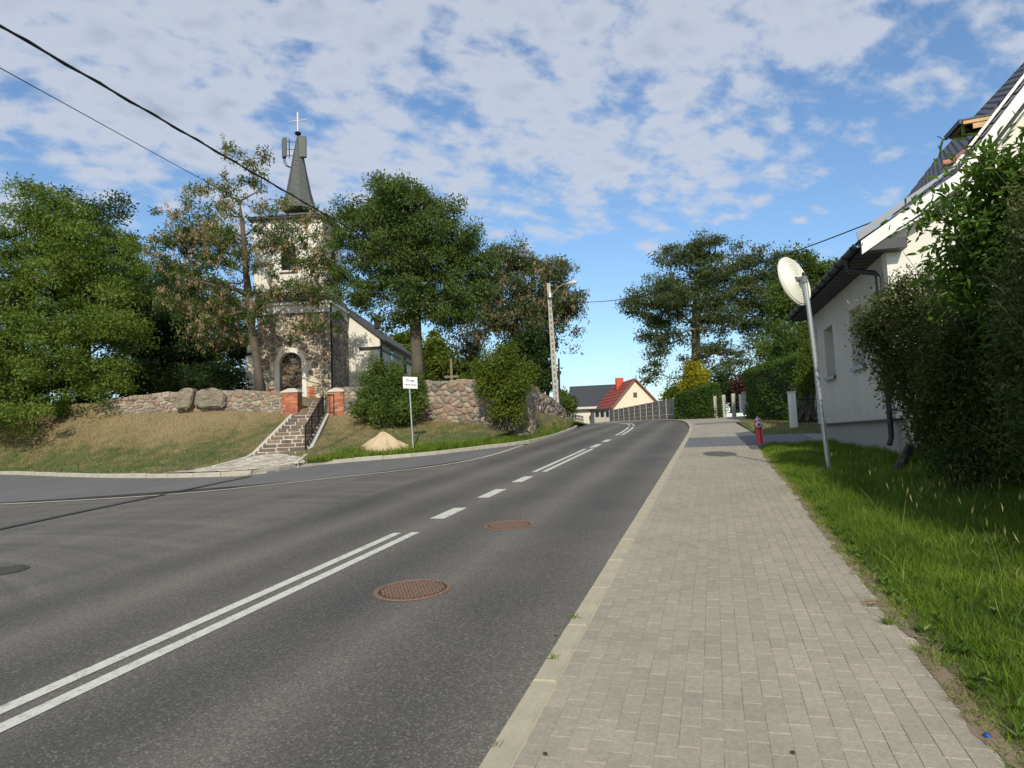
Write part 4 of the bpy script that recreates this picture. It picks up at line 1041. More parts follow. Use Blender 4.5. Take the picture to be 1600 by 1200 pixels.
def in_lobes(lobes, n, shell=.45):
    """sample points in a union of ellipsoids, volume weighted"""
    wts = np.array([l[6] if len(l) > 6 else (l[3]*l[4]*l[5])**.75 for l in lobes]); wts = wts/wts.sum(); idx = rng.choice(len(lobes), n, p=wts)
    L = np.array([l[:6] for l in lobes]); d = rnd_dir(n); r = rng.random(n)**shell
    return L[idx, :3]+d*r[:, None]*L[idx, 3:6], d
def LB(px, py, Y, rpx, rpy, dep=None, wt=None):
    """lobe: centre seen at px,py at distance Y, half sizes in photograph pixels"""
    c = P(px, py, Y); rx, rz = rpx*Y/F, rpy*Y/F; l = [c[0], c[1], c[2], rx, dep or rx*.95, rz]
    return l if wt is None else l+[wt]
def ragged(lobes, k, f=.42):
    out = list(lobes)
    for l in lobes:
        for _ in range(k):
            d = rnd_dir(1)[0]; d[2] = abs(d[2])*1.1; sc2 = rng.uniform(.22, f); out.append((l[0]+d[0]*l[3]*1.0, l[1]+d[1]*l[4], l[2]+d[2]*l[5]*1.02, l[3]*sc2, l[4]*sc2, l[5]*sc2*1.2))
    return out
def skeleton(base, top, clumps, r0, name, mat, parent, trunk_pts=None, sides=6, minr=.018, kids=None):
    tp_ = [np.asarray(q, float) for q in (trunk_pts or [base, base+(top-base)*.5+np.array([.1, 0, 0]), top])]
    tp_ = list(lerp_poly(np.array(tp_), 10))
    nodes = [q for q in tp_]; par = [-1]+list(range(len(tp_)-1)); load = [0.0]*len(nodes); ntr = len(tp_)
    order = np.argsort(np.linalg.norm(clumps-tp_[-1], axis=1)); A = np.array(nodes)
    for i in order:
        c = clumps[i]; A = np.array(nodes); d = np.linalg.norm(A-c, axis=1)
        base_pen = np.where(np.arange(len(A)) < ntr*.45, 50, 0) + np.maximum(0, A[:, 2]-c[2]+.1)*1.4
        dist_t = np.linalg.norm(A-tp_[-1], axis=1); j = int(np.argmin(d+base_pen+.12*dist_t)); a = A[j]; L = d[j]
        ns = max(1, int(L/1.0)); prev = j
        for k in range(1, ns+1):
            f = k/(ns); q = a*(1-f)+c*f + np.array([0, 0, -.12*L*math.sin(PI*f)])*(1 if c[2] > a[2] else -.4) + (rng.normal(size=3)*.06*L if k < ns else 0)
            nodes.append(q); par.append(prev); load.append(0); prev = len(nodes)-1
        k = prev
        while k >= 0: load[k] += 1; k = par[k]
    n = len(nodes); load = np.array(load); rad = np.maximum(minr, r0*(load/load[0])**.48); mb = MB()
    # trunk as one tapering tube with a flared foot
    rt = [rad[i] for i in range(ntr)]; rt = [max(r_, r0*(1-.45*i/ntr)) for i, r_ in enumerate(rt)]; rt[0] = r0*1.35
    mb.tube(tp_, rt, 10)
    ch_ = {}
    for i in range(n):
        if i >= ntr: ch_.setdefault(par[i], []).append(i)
    for i in range(ntr, n):
        pj = par[i]
        if i > ntr and pj == i-1 and len(ch_.get(pj, [])) == 1 and pj >= ntr: continue
        pts = [nodes[pj], nodes[i]]; rs = [min(rad[pj], rad[i]*1.5), rad[i]]; k = i
        while len(ch_.get(k, [])) >= 1 and ch_[k][0] == k+1: k += 1; pts.append(nodes[k]); rs.append(rad[k])
        rs[-1] *= .7; mb.tube(pts, rs, sides if rs[0] > .06 else 4, cap=False)
    tv_, f_ = mb.v, mb.f
    me = raw_mesh(name, tv_, f_, mat, ORG[parent.name], True); return mesh_obj(name, me, parent, ORG[parent.name])
def tree(name, label, cat, base, top, lobes, nclump, nleaf, mat, size=(.16, .07), crad=.55, r0=.3, bark='bark', group=None, seeds=None, trunk_pts=None, droop=.25, shell=.42, flat=.55, zmin=None, cname='crown', loc=None, tint0=0.0, ntwig=None):
    base = np.asarray(base, float); top = np.asarray(top, float); root = thing(name, label, cat, base, group); lobes = ragged(lobes, 3, .38)
    cl, cd = in_lobes(lobes, nclump, shell)
    if zmin is not None: cl[:, 2] = np.maximum(cl[:, 2], zmin+rng.random(nclump)*.4)
    skeleton(base, top, cl if not ntwig else cl[:ntwig], r0, 'trunk', M[bark], root, trunk_pts)
    per = rng.integers(int(nleaf*.6), int(nleaf*1.4), nclump); idx = np.repeat(np.arange(nclump), per); n = len(idx)
    cr_ = (crad*rng.uniform(.6, 1.35, nclump))[idx]
    off = np.clip(rng.normal(size=(n, 3))*.5, -.85, .85); off[:, 2] *= flat; pos = cl[idx]+off*cr_[:, None]
    Dv = rnd_dir(n)*.9+off*.6; Dv[:, 2] -= droop; Nn = rnd_dir(n)*.75; Nn[:, 2] += .8
    s_ = rng.uniform(.65, 1.3, n); tint = np.clip(rng.random(nclump)[idx]*.55+rng.random(n)*.45+tint0, 0, 1)
    scatter(cname, *LEAF4, pos, Dv, Nn, s_*size[0], M[mat], tint, root, wide=s_*size[1])
    if seeds:
        ns, sm = seeds; i2 = rng.integers(0, nclump, ns); k = 14; idx = np.repeat(i2, k); n = len(idx); cc = np.repeat(cl[i2]+rng.normal(size=(ns, 3))*crad*.55, k, axis=0)
        pos = cc+rng.normal(size=(n, 3))*np.array([.06, .06, .10]); Dv = np.tile([0, 0, -1.0], (n, 1))+rng.normal(size=(n, 3))*.35; Nn = rnd_dir(n); s_ = rng.uniform(.7, 1.3, n)
        scatter('seed_clusters', *LEAF4, pos, Dv, Nn, s_*.15, M[sm], rng.random(n), root, wide=s_*.055)
    return root
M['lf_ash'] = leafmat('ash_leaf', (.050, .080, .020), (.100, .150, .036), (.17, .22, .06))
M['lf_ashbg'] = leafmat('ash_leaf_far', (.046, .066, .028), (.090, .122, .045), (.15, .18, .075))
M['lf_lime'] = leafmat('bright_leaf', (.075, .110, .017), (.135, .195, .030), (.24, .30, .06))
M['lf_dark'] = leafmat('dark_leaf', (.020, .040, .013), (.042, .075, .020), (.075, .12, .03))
M['lf_yel'] = leafmat('golden_leaf', (.13, .14, .008), (.27, .25, .012), (.42, .37, .03))
M['lf_bush'] = leafmat('bush_leaf', (.045, .080, .016), (.10, .150, .028), (.19, .24, .05))
M['lf_bushy'] = leafmat('yellow_green_bush_leaf', (.05, .080, .010), (.115, .155, .018), (.21, .24, .035))
M['lf_red'] = leafmat('dark_red_leaf', (.04, .015, .012), (.08, .03, .022), (.12, .06, .04))
M['lf_hedge'] = leafmat('thuja_leaf', (.030, .060, .010), (.060, .115, .016), (.11, .18, .028))
M['seed'] = leafmat('dry_seed', (.24, .155, .085), (.36, .255, .155), (.46, .36, .25), .3, .8)

# ------------------------------------------------------------------ trees
gr = 'trees around the church'
def gb(px, py, Y): return P(px, py, Y)
# big bright tree on the far left (walnut-like), two overlapping crowns
tree('large_tree', 'huge bright green tree filling the left edge of the bank', 'tree', gb(20, 655, 34), P(20, 470, 34),
     [LB(40, 430, 33.7, 140, 110), LB(-60, 470, 33.2, 120, 160), LB(110, 520, 32.7, 100, 110), LB(150, 430, 35.2, 85, 80), LB(30, 585, 31.2, 110, 75), LB(150, 600, 32.0, 60, 45), LB(-120, 600, 31.2, 120, 90), LB(60, 340, 34.2, 75, 48), LB(10, 650, 30.2, 80, 28), LB(170, 520, 33.2, 60, 80), LB(100, 370, 34.2, 60, 40)],
     900, 190, 'lf_lime', (.17, .07), .62, .42, 'barkl', gr, ntwig=300)
tree('large_tree', 'darker tree whose top shows behind the bright left tree', 'tree', gb(130, 650, 42), P(130, 420, 42),
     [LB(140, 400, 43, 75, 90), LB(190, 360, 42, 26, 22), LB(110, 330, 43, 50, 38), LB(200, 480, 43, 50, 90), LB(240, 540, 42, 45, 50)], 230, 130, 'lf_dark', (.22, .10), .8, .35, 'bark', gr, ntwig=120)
# ash with brown seed bunches in front of the church tower
tb = P(408, 613, 34)
tree('seeding_ash_tree', 'half bare ash with brown seed bunches in front of the church tower', 'tree', tb, P(388, 430, 34),
     [LB(375, 280, 34, 46, 40), LB(330, 340, 34, 60, 50), LB(290, 400, 34, 58, 50), LB(430, 350, 33.8, 50, 40), LB(490, 360, 33.5, 35, 30), LB(370, 400, 33.7, 70, 55), LB(470, 440, 33.2, 50, 36), LB(455, 395, 33.3, 38, 34), LB(330, 460, 34, 60, 45), LB(275, 470, 34, 45, 40), LB(510, 400, 33.2, 26, 50), LB(485, 515, 33, 45, 24), LB(265, 360, 34, 30, 26), LB(390, 480, 33.6, 50, 30), LB(340, 520, 34, 50, 20)],
     350, 88, 'lf_ash', (.16, .066), .40, .20, 'bark', gr, seeds=(1000, 'seed'), trunk_pts=[tb, P(401, 560, 34), P(394, 520, 34), P(390, 480, 34), P(384, 420, 34), P(378, 340, 34)], flat=.75)
# dense dark trees left of and behind the church
tree('shade_tree', 'dense dark tree behind the low wall left of the church', 'tree', gb(300, 610, 44), P(300, 500, 44),
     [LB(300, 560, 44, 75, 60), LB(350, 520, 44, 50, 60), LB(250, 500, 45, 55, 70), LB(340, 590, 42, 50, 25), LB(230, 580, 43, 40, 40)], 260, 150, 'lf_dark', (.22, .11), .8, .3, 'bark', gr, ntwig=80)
tree('shade_tree', 'green tree seen through the gap left of the seeding ash', 'tree', gb(260, 620, 50), P(260, 480, 50),
     [LB(240, 440, 50, 60, 45), LB(300, 470, 50, 70, 55), LB(200, 520, 50, 50, 60), LB(370, 560, 47, 22, 40)], 160, 120, 'lf_ash', (.24, .11), .9, .3, 'bark', gr, ntwig=80)
TY = 31.9
tb = P(653, 582, TY); tb[2] -= .3
tree('ash_tree', 'broad round ash tree on a bare trunk right of the church', 'tree', tb, P(650, 460, TY),
     [LB(620, 330, TY, 80, 46), LB(560, 375, TY-.3, 48, 50), LB(650, 380, TY-.4, 88, 58), LB(725, 400, TY, 54, 58), LB(690, 460, TY-.2, 75, 42), LB(590, 440, TY-.4, 62, 45), LB(550, 470, TY-.6, 36, 34), LB(610, 300, TY, 48, 18), LB(748, 440, TY, 30, 40), LB(622, 490, TY-.3, 50, 28), LB(710, 500, TY-.2, 38, 20), LB(650, 410, TY+1.5, 90, 60)],
     640, 165, 'lf_ash', (.15, .062), .50, .27, 'bark', gr, trunk_pts=[tb, P(650, 530, TY), P(648, 470, TY), P(645, 400, TY)], ntwig=280)
tb = P(812, 640, 42)
tree('seeding_ash_tree', 'ash with brown seed bunches behind the street lamp', 'tree', tb, P(805, 500, 42),
     [LB(815, 450, 42, 70, 50), LB(870, 470, 42, 40, 45), LB(760, 490, 41.5, 40, 50), LB(820, 510, 41.5, 60, 40), LB(895, 510, 42.5, 18, 34), LB(800, 410, 42, 40, 20), LB(740, 540, 41, 24, 22), LB(860, 430, 42, 35, 18)],
     300, 120, 'lf_ashbg', (.20, .085), .65, .3, 'bark', gr, seeds=(900, 'seed'), flat=.65, ntwig=160)
tree('ivy_clad_tree', 'dark ivy covered trunks below the seeding ash by the lamp', 'tree', gb(838, 650, 40), P(830, 570, 40),
     [LB(828, 570, 39.5, 28, 45), LB(848, 590, 39.2, 18, 30), LB(800, 560, 40, 22, 35), LB(850, 540, 40, 16, 22)], 130, 150, 'lf_dark', (.16, .11), .55, .2, 'bark', gr, ntwig=50)
tree('distant_tree', 'sunlit yellow green tree behind the church roof', 'tree', gb(665, 620, 58), P(665, 560, 58),
     [LB(665, 565, 58, 38, 36), LB(635, 550, 58, 20, 24), LB(690, 580, 57, 16, 24), LB(640, 600, 57, 50, 16)], 150, 150, 'lf_bushy', (.26, .16), .8, .3, 'bark', gr, ntwig=40)
tree('distant_tree', 'low green tree behind the wooden cross', 'tree', gb(725, 620, 60), P(725, 590, 60), [LB(725, 588, 60, 26, 22), LB(745, 600, 59, 30, 14), LB(700, 605, 58, 26, 10)], 70, 130, 'lf_bush', (.26, .16), .8, .2, 'bark', gr, ntwig=20)
# right background
tb = P(1090, 605, 80)
tree('large_ash_tree', 'wide airy tree on the skyline beyond the crest of the road', 'tree', tb, P(1088, 480, 80),
     [LB(1095, 430, 80, 85, 45), LB(1030, 470, 79.4, 60, 32), LB(1160, 450, 80, 65, 45), LB(1100, 490, 79.4, 100, 34), LB(1190, 520, 80, 48, 45), LB(1005, 490, 79.4, 40, 14), LB(1140, 560, 79.4, 75, 32), LB(1040, 525, 79, 42, 26), LB(1020, 560, 79, 18, 24), LB(1080, 400, 80, 60, 20), LB(1075, 590, 79.4, 24, 34), LB(1015, 590, 79, 8, 16), LB(1200, 590, 79, 40, 20), LB(1016, 574, 79, 12, 22), LB(1030, 540, 79, 22, 18), LB(1222, 470, 80, 34, 30), LB(1205, 440, 80, 34, 26)],
     620, 130, 'lf_ashbg', (.33, .14), 1.1, .55, 'barkl', 'trees beyond the crest', trunk_pts=[tb, P(1091, 800, 80), P(1087, 520, 80), P(1089, 440, 80)], ntwig=300, flat=.5)
tree('distant_tree', 'rounded green treetop behind the traffic mirror', 'tree', gb(1270, 640, 50), P(1270, 480, 50),
     [LB(1265, 430, 50, 42, 36), LB(1240, 470, 50, 40, 40), LB(1300, 460, 50, 35, 35), LB(1230, 540, 50, 40, 45)], 190, 120, 'lf_bush', (.24, .12), .85, .3, 'bark', 'trees beyond the crest', ntwig=70)
for i, (px, y0, y1, w_, Y_, lab) in enumerate([(1222, 505, 600, 22, 36, 'dark conifer rising behind the clipped hedge'), (1244, 515, 600, 16, 34, 'narrow dark conifer next to the house corner')]):
    tree('conifer', lab, 'tree', gb(px, 650, Y_), P(px, y0, Y_), [LB(px, (y0*2+y1)/3+5+k*22, Y_, w_*(.45+.25*k), 22) for k in range(4)]+[LB(px, y0+6, Y_, w_*.25, 12)], 90, 170, 'lf_hedge', (.16, .06), .4, .14, 'bark', 'conifers', ntwig=10, droop=.1)
def bush(name, label, lobes, ncl, nlf, mat, base, size=(.10, .055), crad=.35, group=None, shell=.35, tint0=0, leafk=None):
    lobes = ragged(lobes, 5)
    base = np.asarray(base, float); root = thing(name, label, 'bush', base, group); cl, cd = in_lobes(lobes, ncl, shell)
    mb = MB()
    for q in cl[:: max(1, ncl//40)]:
        m_ = (base+q)/2+rng.normal(size=3)*.1; m_[2] -= .1; st = base+rng.normal(size=3)*np.array([.25, .2, 0]); mb.tube([st, m_, q], [.028, .018, .008], 4, cap=False)
    me = raw_mesh('stems', mb.v, mb.f, M['bark'], base, True); mesh_obj('stems', me, root, base)
    idx = np.repeat(np.arange(ncl), nlf); n = len(idx); off = np.clip(rng.normal(size=(n, 3))*.5, -.9, .9)*crad; pos = cl[idx]+off; Dv = rnd_dir(n)+cd[idx]*.8; Nn = rnd_dir(n)*.8+cd[idx]*.5; Nn[:, 2] += .5
    s_ = rng.uniform(.6, 1.35, n); tint = np.clip(rng.random(ncl)[idx]*.45+rng.random(n)*.55+tint0, 0, 1)
    scatter('foliage', *(leafk or LEAF4), pos, Dv, Nn, s_*size[0], M[mat], tint, root, wide=s_*size[1]); return root
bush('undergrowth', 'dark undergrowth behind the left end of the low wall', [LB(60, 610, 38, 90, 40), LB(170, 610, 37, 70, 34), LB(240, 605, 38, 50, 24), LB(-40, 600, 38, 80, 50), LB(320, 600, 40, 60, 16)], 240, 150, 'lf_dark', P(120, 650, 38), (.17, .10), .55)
bush('wall_bush', 'dense green bush left of the road name sign, against the wall', [LB(612, 596, 29.3, 28, 30), LB(595, 632, 29.0, 28, 26), LB(636, 630, 29.0, 20, 28), LB(578, 605, 29.6, 16, 24), LB(612, 648, 28.8, 34, 16), LB(650, 606, 29.6, 10, 16), LB(566, 646, 29.2, 14, 12)], 250, 105, 'lf_bush', on_bank(608, 668), (.10, .055), .36)
bush('wall_bush', 'yellow green bush growing over the stone wall right of the sign', [LB(786, 576, 28.0, 28, 26), LB(768, 602, 28, 20, 22), LB(804, 606, 27.8, 20, 24), LB(790, 630, 28.0, 22, 12), LB(792, 648, 28.0, 26, 8), LB(758, 580, 28.3, 16, 16), LB(818, 590, 28.3, 13, 22)], 220, 100, 'lf_bushy', on_bank(790, 668), (.10, .055), .34)
bush('golden_shrub', 'golden yellow shrub under the skyline tree', [LB(1086, 598, 50, 20, 18), LB(1086, 586, 50, 12, 12), LB(1090, 610, 49.5, 22, 10)], 70, 130, 'lf_yel', P(1086, 640, 50), (.17, .10), .5)
bush('garden_shrub', 'dark red leaved shrub behind the fence posts', [LB(1185, 600, 45, 26, 12), LB(1160, 610, 45, 18, 12), LB(1205, 592, 45, 22, 10)], 60, 110, 'lf_red', P(1180, 640, 45), (.16, .09), .5)
bush('garden_shrub', 'green shrub between the fence posts and the red leaved shrub', [LB(1150, 612, 46.5, 24, 18), LB(1125, 605, 47, 16, 14)], 50, 130, 'lf_dark', P(1150, 645, 46.5), (.17, .10), .5)
bush('garden_shrub', 'small yellow green shrub behind the end of the concrete fence', [LB(1050, 618, 53, 14, 10)], 26, 100, 'lf_bushy', P(1050, 640, 53), (.18, .10), .5)
bush('garden_shrub', 'yellowish shrub squeezed between hedge and house', [LB(1268, 560, 27, 10, 40), LB(1262, 600, 27, 12, 30)], 60, 110, 'lf_bushy', P(1266, 660, 27), (.09, .05), .3, tint0=-.2)
bush('garden_shrub', 'green shrub far behind the street lamp foot', [LB(888, 634, 75, 12, 10), LB(880, 626, 76, 8, 8)], 40, 110, 'lf_bush', P(888, 650, 75), (.25, .15), .6)
def hedge(name, label, poly_xy, z0f, z1f, mat, nleaf, size=(.09, .05), rough=.12, cat='hedge', thick=.28):
    """clipped hedge: loop of plan points, dark woody core, leafy skin"""
    poly = np.asarray(poly_xy, float); c = poly.mean(0); zb = min(z0f(*p_) for p_ in poly); root = thing(name, label, cat, [c[0], c[1], zb])
    core = []; n = len(poly)
    for p_ in poly: core.append(c+(p_-c)*.9)
    mb = MB(); V = [np.array([*q, z0f(*q)-.1]) for q in core]+[np.array([*q, z1f(*q)-.22]) for q in core]
    mb.add(V, [tuple(range(n-1, -1, -1)), tuple(range(n, 2*n))]+[(i, (i+1) % n, n+(i+1) % n, n+i) for i in range(n)]); mb.build('branch_mass', M['darkwood'], root)
    # surface samples: sides and top
    pos = []; out = []
    per = np.linalg.norm(np.roll(poly, -1, 0)-poly, axis=1); tot = per.sum(); ns = int(nleaf*.62)
    e = rng.choice(n, ns, p=per/tot); f = rng.random(ns); A_ = poly[e]; B2 = poly[(e+1) % n]; q = A_*(1-f)[:, None]+B2*f[:, None]
    hh = rng.random(ns)**.9; d2 = B2-A_; nn = np.stack([d2[:, 1], -d2[:, 0]], 1); nn /= np.linalg.norm(nn, axis=1)[:, None]; sg = np.sign(((q-c)*nn).sum(1)); nn *= sg[:, None]
    z = np.array([z0f(*a)*(1-h)+z1f(*a)*h for a, h in zip(q, hh)]); rnd_top = np.clip((hh-.75)/.25, 0, 1)**2*.22
    wob = rough*(np.sin(q[:, 0]*3.1+z*2.3)+np.sin(q[:, 1]*2.3-z*3.7))*.5; q2 = q+nn*(wob-rnd_top-rng.random(ns)*thick+.04)[:, None]; pos.append(np.c_[q2, z]); out.append(np.c_[nn, np.full(ns, .3)])
    nt = nleaf-ns; w_ = rng.dirichlet(np.ones(n)*.6, nt); q = c+((w_ @ poly)-c)*1.0; q = c+(q-c)*1.05; z = np.array([z1f(*a) for a in q])+rough*np.sin(q[:, 0]*4)*.4-rng.random(nt)*thick*.8; pos.append(np.c_[q, z]); out.append(np.tile([0, 0, 1.0], (nt, 1)))
    pos = np.vstack(pos)+rng.normal(size=(nleaf, 3))*.02; out = np.vstack(out); s_ = rng.uniform(.6, 1.3, nleaf)
    scatter('foliage', *LEAF4, pos, rnd_dir(nleaf)+out*.7+[0, 0, .4], rnd_dir(nleaf)*.7+out, s_*size[0], M[mat], np.clip(.15+rng.random(nleaf)*.7, 0, 1), root, wide=s_*size[1]); return root
def hpoly(pxs): return [P(px, py, Y)[:2] for px, py, Y in pxs]
hedge('clipped_hedge', 'long low clipped hedge beside the far sidewalk, next to the concrete fence', hpoly([(1057, 655, 45.5), (1110, 655, 43), (1124, 655, 44), (1128, 655, 48), (1060, 655, 50)]), lambda x, y: float(zplane(x, y))-.1, lambda x, y: float(np.interp(x, [11, 14.2], [4.25, 5.0])), 'lf_hedge', 34000, (.13, .06))
hedge('clipped_hedge', 'tall rounded clipped hedge behind the white gate pillar', hpoly([(1168, 655, 38), (1190, 655, 34.5), (1258, 655, 30.5), (1275, 655, 36), (1190, 655, 42)]), lambda x, y: float(zplane(x, y)), lambda x, y: float(np.interp(x, [12.5, 13.6, 14.6], [4.7, 5.2, 4.9])), 'lf_hedge', 42000, (.12, .055))

# ------------------------------------------------------------------ far houses and fence
def FP(px, py, Y): return P(px, py, Y)
hs = thing('cream_house', 'cream gabled house with a red roof and red chimney beyond the crest', 'house', P(992, 660, 70))
pk = FP(992, 593, 70); el = FP(954, 641, 70); er = np.array([2*pk[0]-el[0], 70, el[2]]); bk = np.array([-.9, 7.5, 0]); zlow = 1.5
m2 = MB(); m2.prism([np.array([el[0], 70, zlow]), el, pk-[0, 0, .12], er, np.array([er[0], 70, zlow])], bk); m2.build('wall', M['cream'], hs)
for a, nm in ((el, 1), (er, -1)):
    dv = (a-pk); a2 = pk+dv*1.13; off = np.array([0, -.3, 0]); n_ = np.array([0, 0, .14]); m2 = MB(); m2.prism([pk+off, a2+off, a2+off+n_, pk+off+n_], bk*1.08+[0, .3, 0]); rf = m2.build('roof', M['roofred'], hs)
    for k in range(9):
        m3 = MB(); f = (k+.5)/9; q = pk+(a2-pk)*f+off+n_; m3.tube([q, q+bk*1.08], .035, 4); m3.build('tile_row', M['roofred'], rf)
    m3 = MB(); m3.prism([pk+off*1.05-[0, 0, .03], a2+off*1.05-[0, 0, .03], a2+off*1.05+[0, 0, .16], pk+off*1.05+[0, 0, .16]], [0, -.04, 0]); m3.build('verge_board', M['wood'], hs)
m2 = MB(); c = FP(968, 600, 74.5); m2.box([c[0], c[1], c[2]-.2], [.40, 0, 0], [0, .35, 0], [0, 0, .85]); m2.build('chimney', M['chim'] if 'chim' in M else simple('chimney_brick', (.50, .09, .04), .8, var=.15, scale=6), hs)
m2 = MB(); c = FP(992.5, 617, 69.98); m2.box(c, [.20, 0, 0], [0, .03, 0], [0, 0, .26]); wf = m2.build('window', M['wood'], hs); m2 = MB(); m2.box(c-[0, .035, 0], [.14, 0, 0], [0, .01, 0], [0, 0, .20]); m2.build('pane', M['glass'], wf)
m2 = MB(); c = pk+[0, 1.5, .1]; m2.tube([c, c+[0, 0, 2.1]], [.03, .015], 5); m2.build('aerial_mast', M['alu'], hs)
m2 = MB(); c = pk+[.4, 1.5, .0]; m2.tube([c, c+[0, 0, .5]], .03, 5); m2.box(c+[0, 0, .5], [.03, 0, 0], [0, .25, 0], [0, 0, .05]); m2.build('aerial', M['iron'], hs)
# low beige annex
ax_ = thing('beige_annex', 'low beige annex with dark windows under the red roof', 'outbuilding', P(942, 660, 69))
a = FP(929, 660, 69.4); b = FP(953.5, 660, 69.2); zt_ = FP(940, 640, 69)[2]; m2 = MB(); m2.box([(a[0]+b[0])/2, 71.0, (1.5+zt_)/2], [(b[0]-a[0])/2, 0, 0], [0, 1.6, 0], [0, 0, (zt_-1.5)/2]); m2.build('wall', M['concrete'], ax_)
for px in (933, 941, 949.5):
    c = FP(px, 647, 69.35); m2 = MB(); m2.box(c, [.17, 0, 0], [0, .04, 0], [0, 0, .26]); m2.build('window', M['glass'], ax_, loc=c)
m2 = MB(); m2.box([(a[0]+b[0])/2, 70.9, zt_+.05], [(b[0]-a[0])/2+.25, 0, 0], [0, 1.9, 0], [0, 0, .06]); m2.build('roof', M['dark'], ax_)
# dark roofed house
dh = thing('white_house', 'white house with a large graphite roof beyond the lamp post', 'house', P(920, 660, 78))
A1_, B1_ = FP(897, 638.5, 78), FP(946, 636.5, 78); RA, RB = FP(891, 606, 83), FP(965, 602, 83)
m2 = MB(); m2.prism([A1_+[-.1, -.3, 0], B1_+[.8, -.3, 0], RB+[1.2, 0, 0], RA+[-.1, 0, 0]], [0, 0, .16]); m2.build('roof', M['roofgrey'], dh)
m2 = MB(); m2.box([(A1_[0]+B1_[0])/2+.3, 80.7, (A1_[2]+.9)/2], [(B1_[0]-A1_[0])/2+.3, 0, 0], [0, 2.4, 0], [0, 0, (A1_[2]-.9)/2]); m2.build('wall', M['white'], dh)
ga = np.array([A1_[0]+.02, 78.1, 1.0]); gb_ = np.array([A1_[0]-.55, 87.5, 1.0])
m2 = MB(); m2.prism([ga, np.array([ga[0], ga[1], A1_[2]]), np.array([RA[0]+.1, 83, RA[2]-.03]), np.array([gb_[0], gb_[1], A1_[2]]), gb_], [-.12, 0, 0]); m2.build('gable_wall', simple('grey_render', (.42, .43, .45), .9), dh)
for (px, py, Y_) in ((892, 626, 80), (893, 648, 80)):
    c = FP(px, py, Y_); c[0] = ga[0]-.25-.03; m2 = MB(); m2.box(c, [.03, 0, 0], [0, .3, 0], [0, 0, .38]); m2.build('window', M['glass'], dh, loc=c)
m2 = MB(); m2.box([(A1_[0]+B1_[0])/2+.3, 77.75, A1_[2]+.02], [(B1_[0]-A1_[0])/2+.6, 0, 0], [0, .10, 0], [0, 0, .12]); m2.build('gutter', M['alu'], dh)
sh = thing('small_house', 'small white gable with a red roof far behind the lamp post foot', 'house', P(883, 655, 84))
g0, g1, g2 = FP(874, 647, 84), FP(889, 632, 84), FP(904, 647, 84); m2 = MB(); m2.prism([np.array([g0[0], 84, 1.0]), g0, g1, g2, np.array([g2[0], 84, 1.0])], [.5, 6, 0]); m2.build('wall', M['white'], sh)
m2 = MB(); m2.prism([g0+[-.4, -.2, -.3], g1+[0, -.2, .05], g1+[0, -.2, .25], g0+[-.4, -.2, -.1]], [.5, 6.4, 0]); m2.build('roof', M['roofred'], sh); m2 = MB(); m2.prism([g2+[.4, -.2, -.3], g1+[0, -.2, .05], g1+[0, -.2, .25], g2+[.4, -.2, -.1]], [.5, 6.4, 0]); m2.build('roof', M['roofred'], sh)
m2 = MB(); c = FP(886, 631, 86); m2.box(c, [.3, 0, 0], [0, .3, 0], [0, 0, .6]); m2.build('chimney', M['brick'], sh)
# house glimpsed between the trees left of the church
gh = thing('hidden_house', 'red roofed white house glimpsed between the trees left of the church', 'house', P(282, 612, 60))
c = FP(282, 600, 60); m2 = MB(); m2.box([c[0], c[1]+3, c[2]], [2.4, 0, 0], [0, 3, 0], [0, 0, 1.3]); m2.build('wall', M['white'], gh); a = FP(240, 583, 59.6); b = FP(324, 580, 59.6); m2 = MB(); m2.prism([a, b, b+[0, 3.6, 3.2], a+[0, 3.6, 3.2]], [0, 0, .15]); m2.build('roof', M['roofred'], gh)
for px in (272, 286): c = FP(px, 603, 59.95); m2 = MB(); m2.box(c, [.3, 0, 0], [0, .04, 0], [0, 0, .4]); m2.build('window', M['glass'], gh, loc=c)
# concrete panel fence round the bend
FA = np.array([11.7, 47.2]); FB = np.array([8.9, 63.0]); fc = thing('concrete_fence', 'grey concrete panel fence along the outside of the bend', 'fence', [*FA, float(zplane(*FA))])
nb = 12
for i in range(nb+1):
    q = FA+(FB-FA)*i/nb; z0 = float(zplane(*q)); zt_ = float(np.interp(i/nb, [0, 1], [ztop(1055, 620, 47.2), ztop(956, 641, 63)])); m2 = MB(); m2.box([*q, (z0+zt_)/2], [.05, 0, 0], [0, .06, 0], [0, 0, (zt_-z0)/2+.03]); m2.build('fence_post', M['concrete'], fc, loc=[*q, z0])
    if i < nb:
        q2 = FA+(FB-FA)*(i+1)/nb; dd = np.array([*(q2-q), 0]); L = np.linalg.norm(dd); dd /= L; nn = np.array([-dd[1], dd[0], 0]); hh = (zt_-z0)
        for k in range(4):
            c = np.array([*((q+q2)/2), z0+hh*(k+.5)/4-.02]); m2 = MB(); m2.box(c, dd*(L/2-.06), nn*.02, [0, 0, hh/8-.008])
            if k > 0:
                for r_ in range(4):
                    for cc in range(6):
                        m2.box(c+dd*((cc+.5)/6-.5+(.04 if r_ % 2 else 0))*(L-.2)+nn*-.028*1+[0, 0, hh/4*((r_+.5)/4-.5)], dd*(L/14), nn*.012, [0, 0, hh/36])
            m2.build('fence_panel', M['fencec'], fc, loc=c)
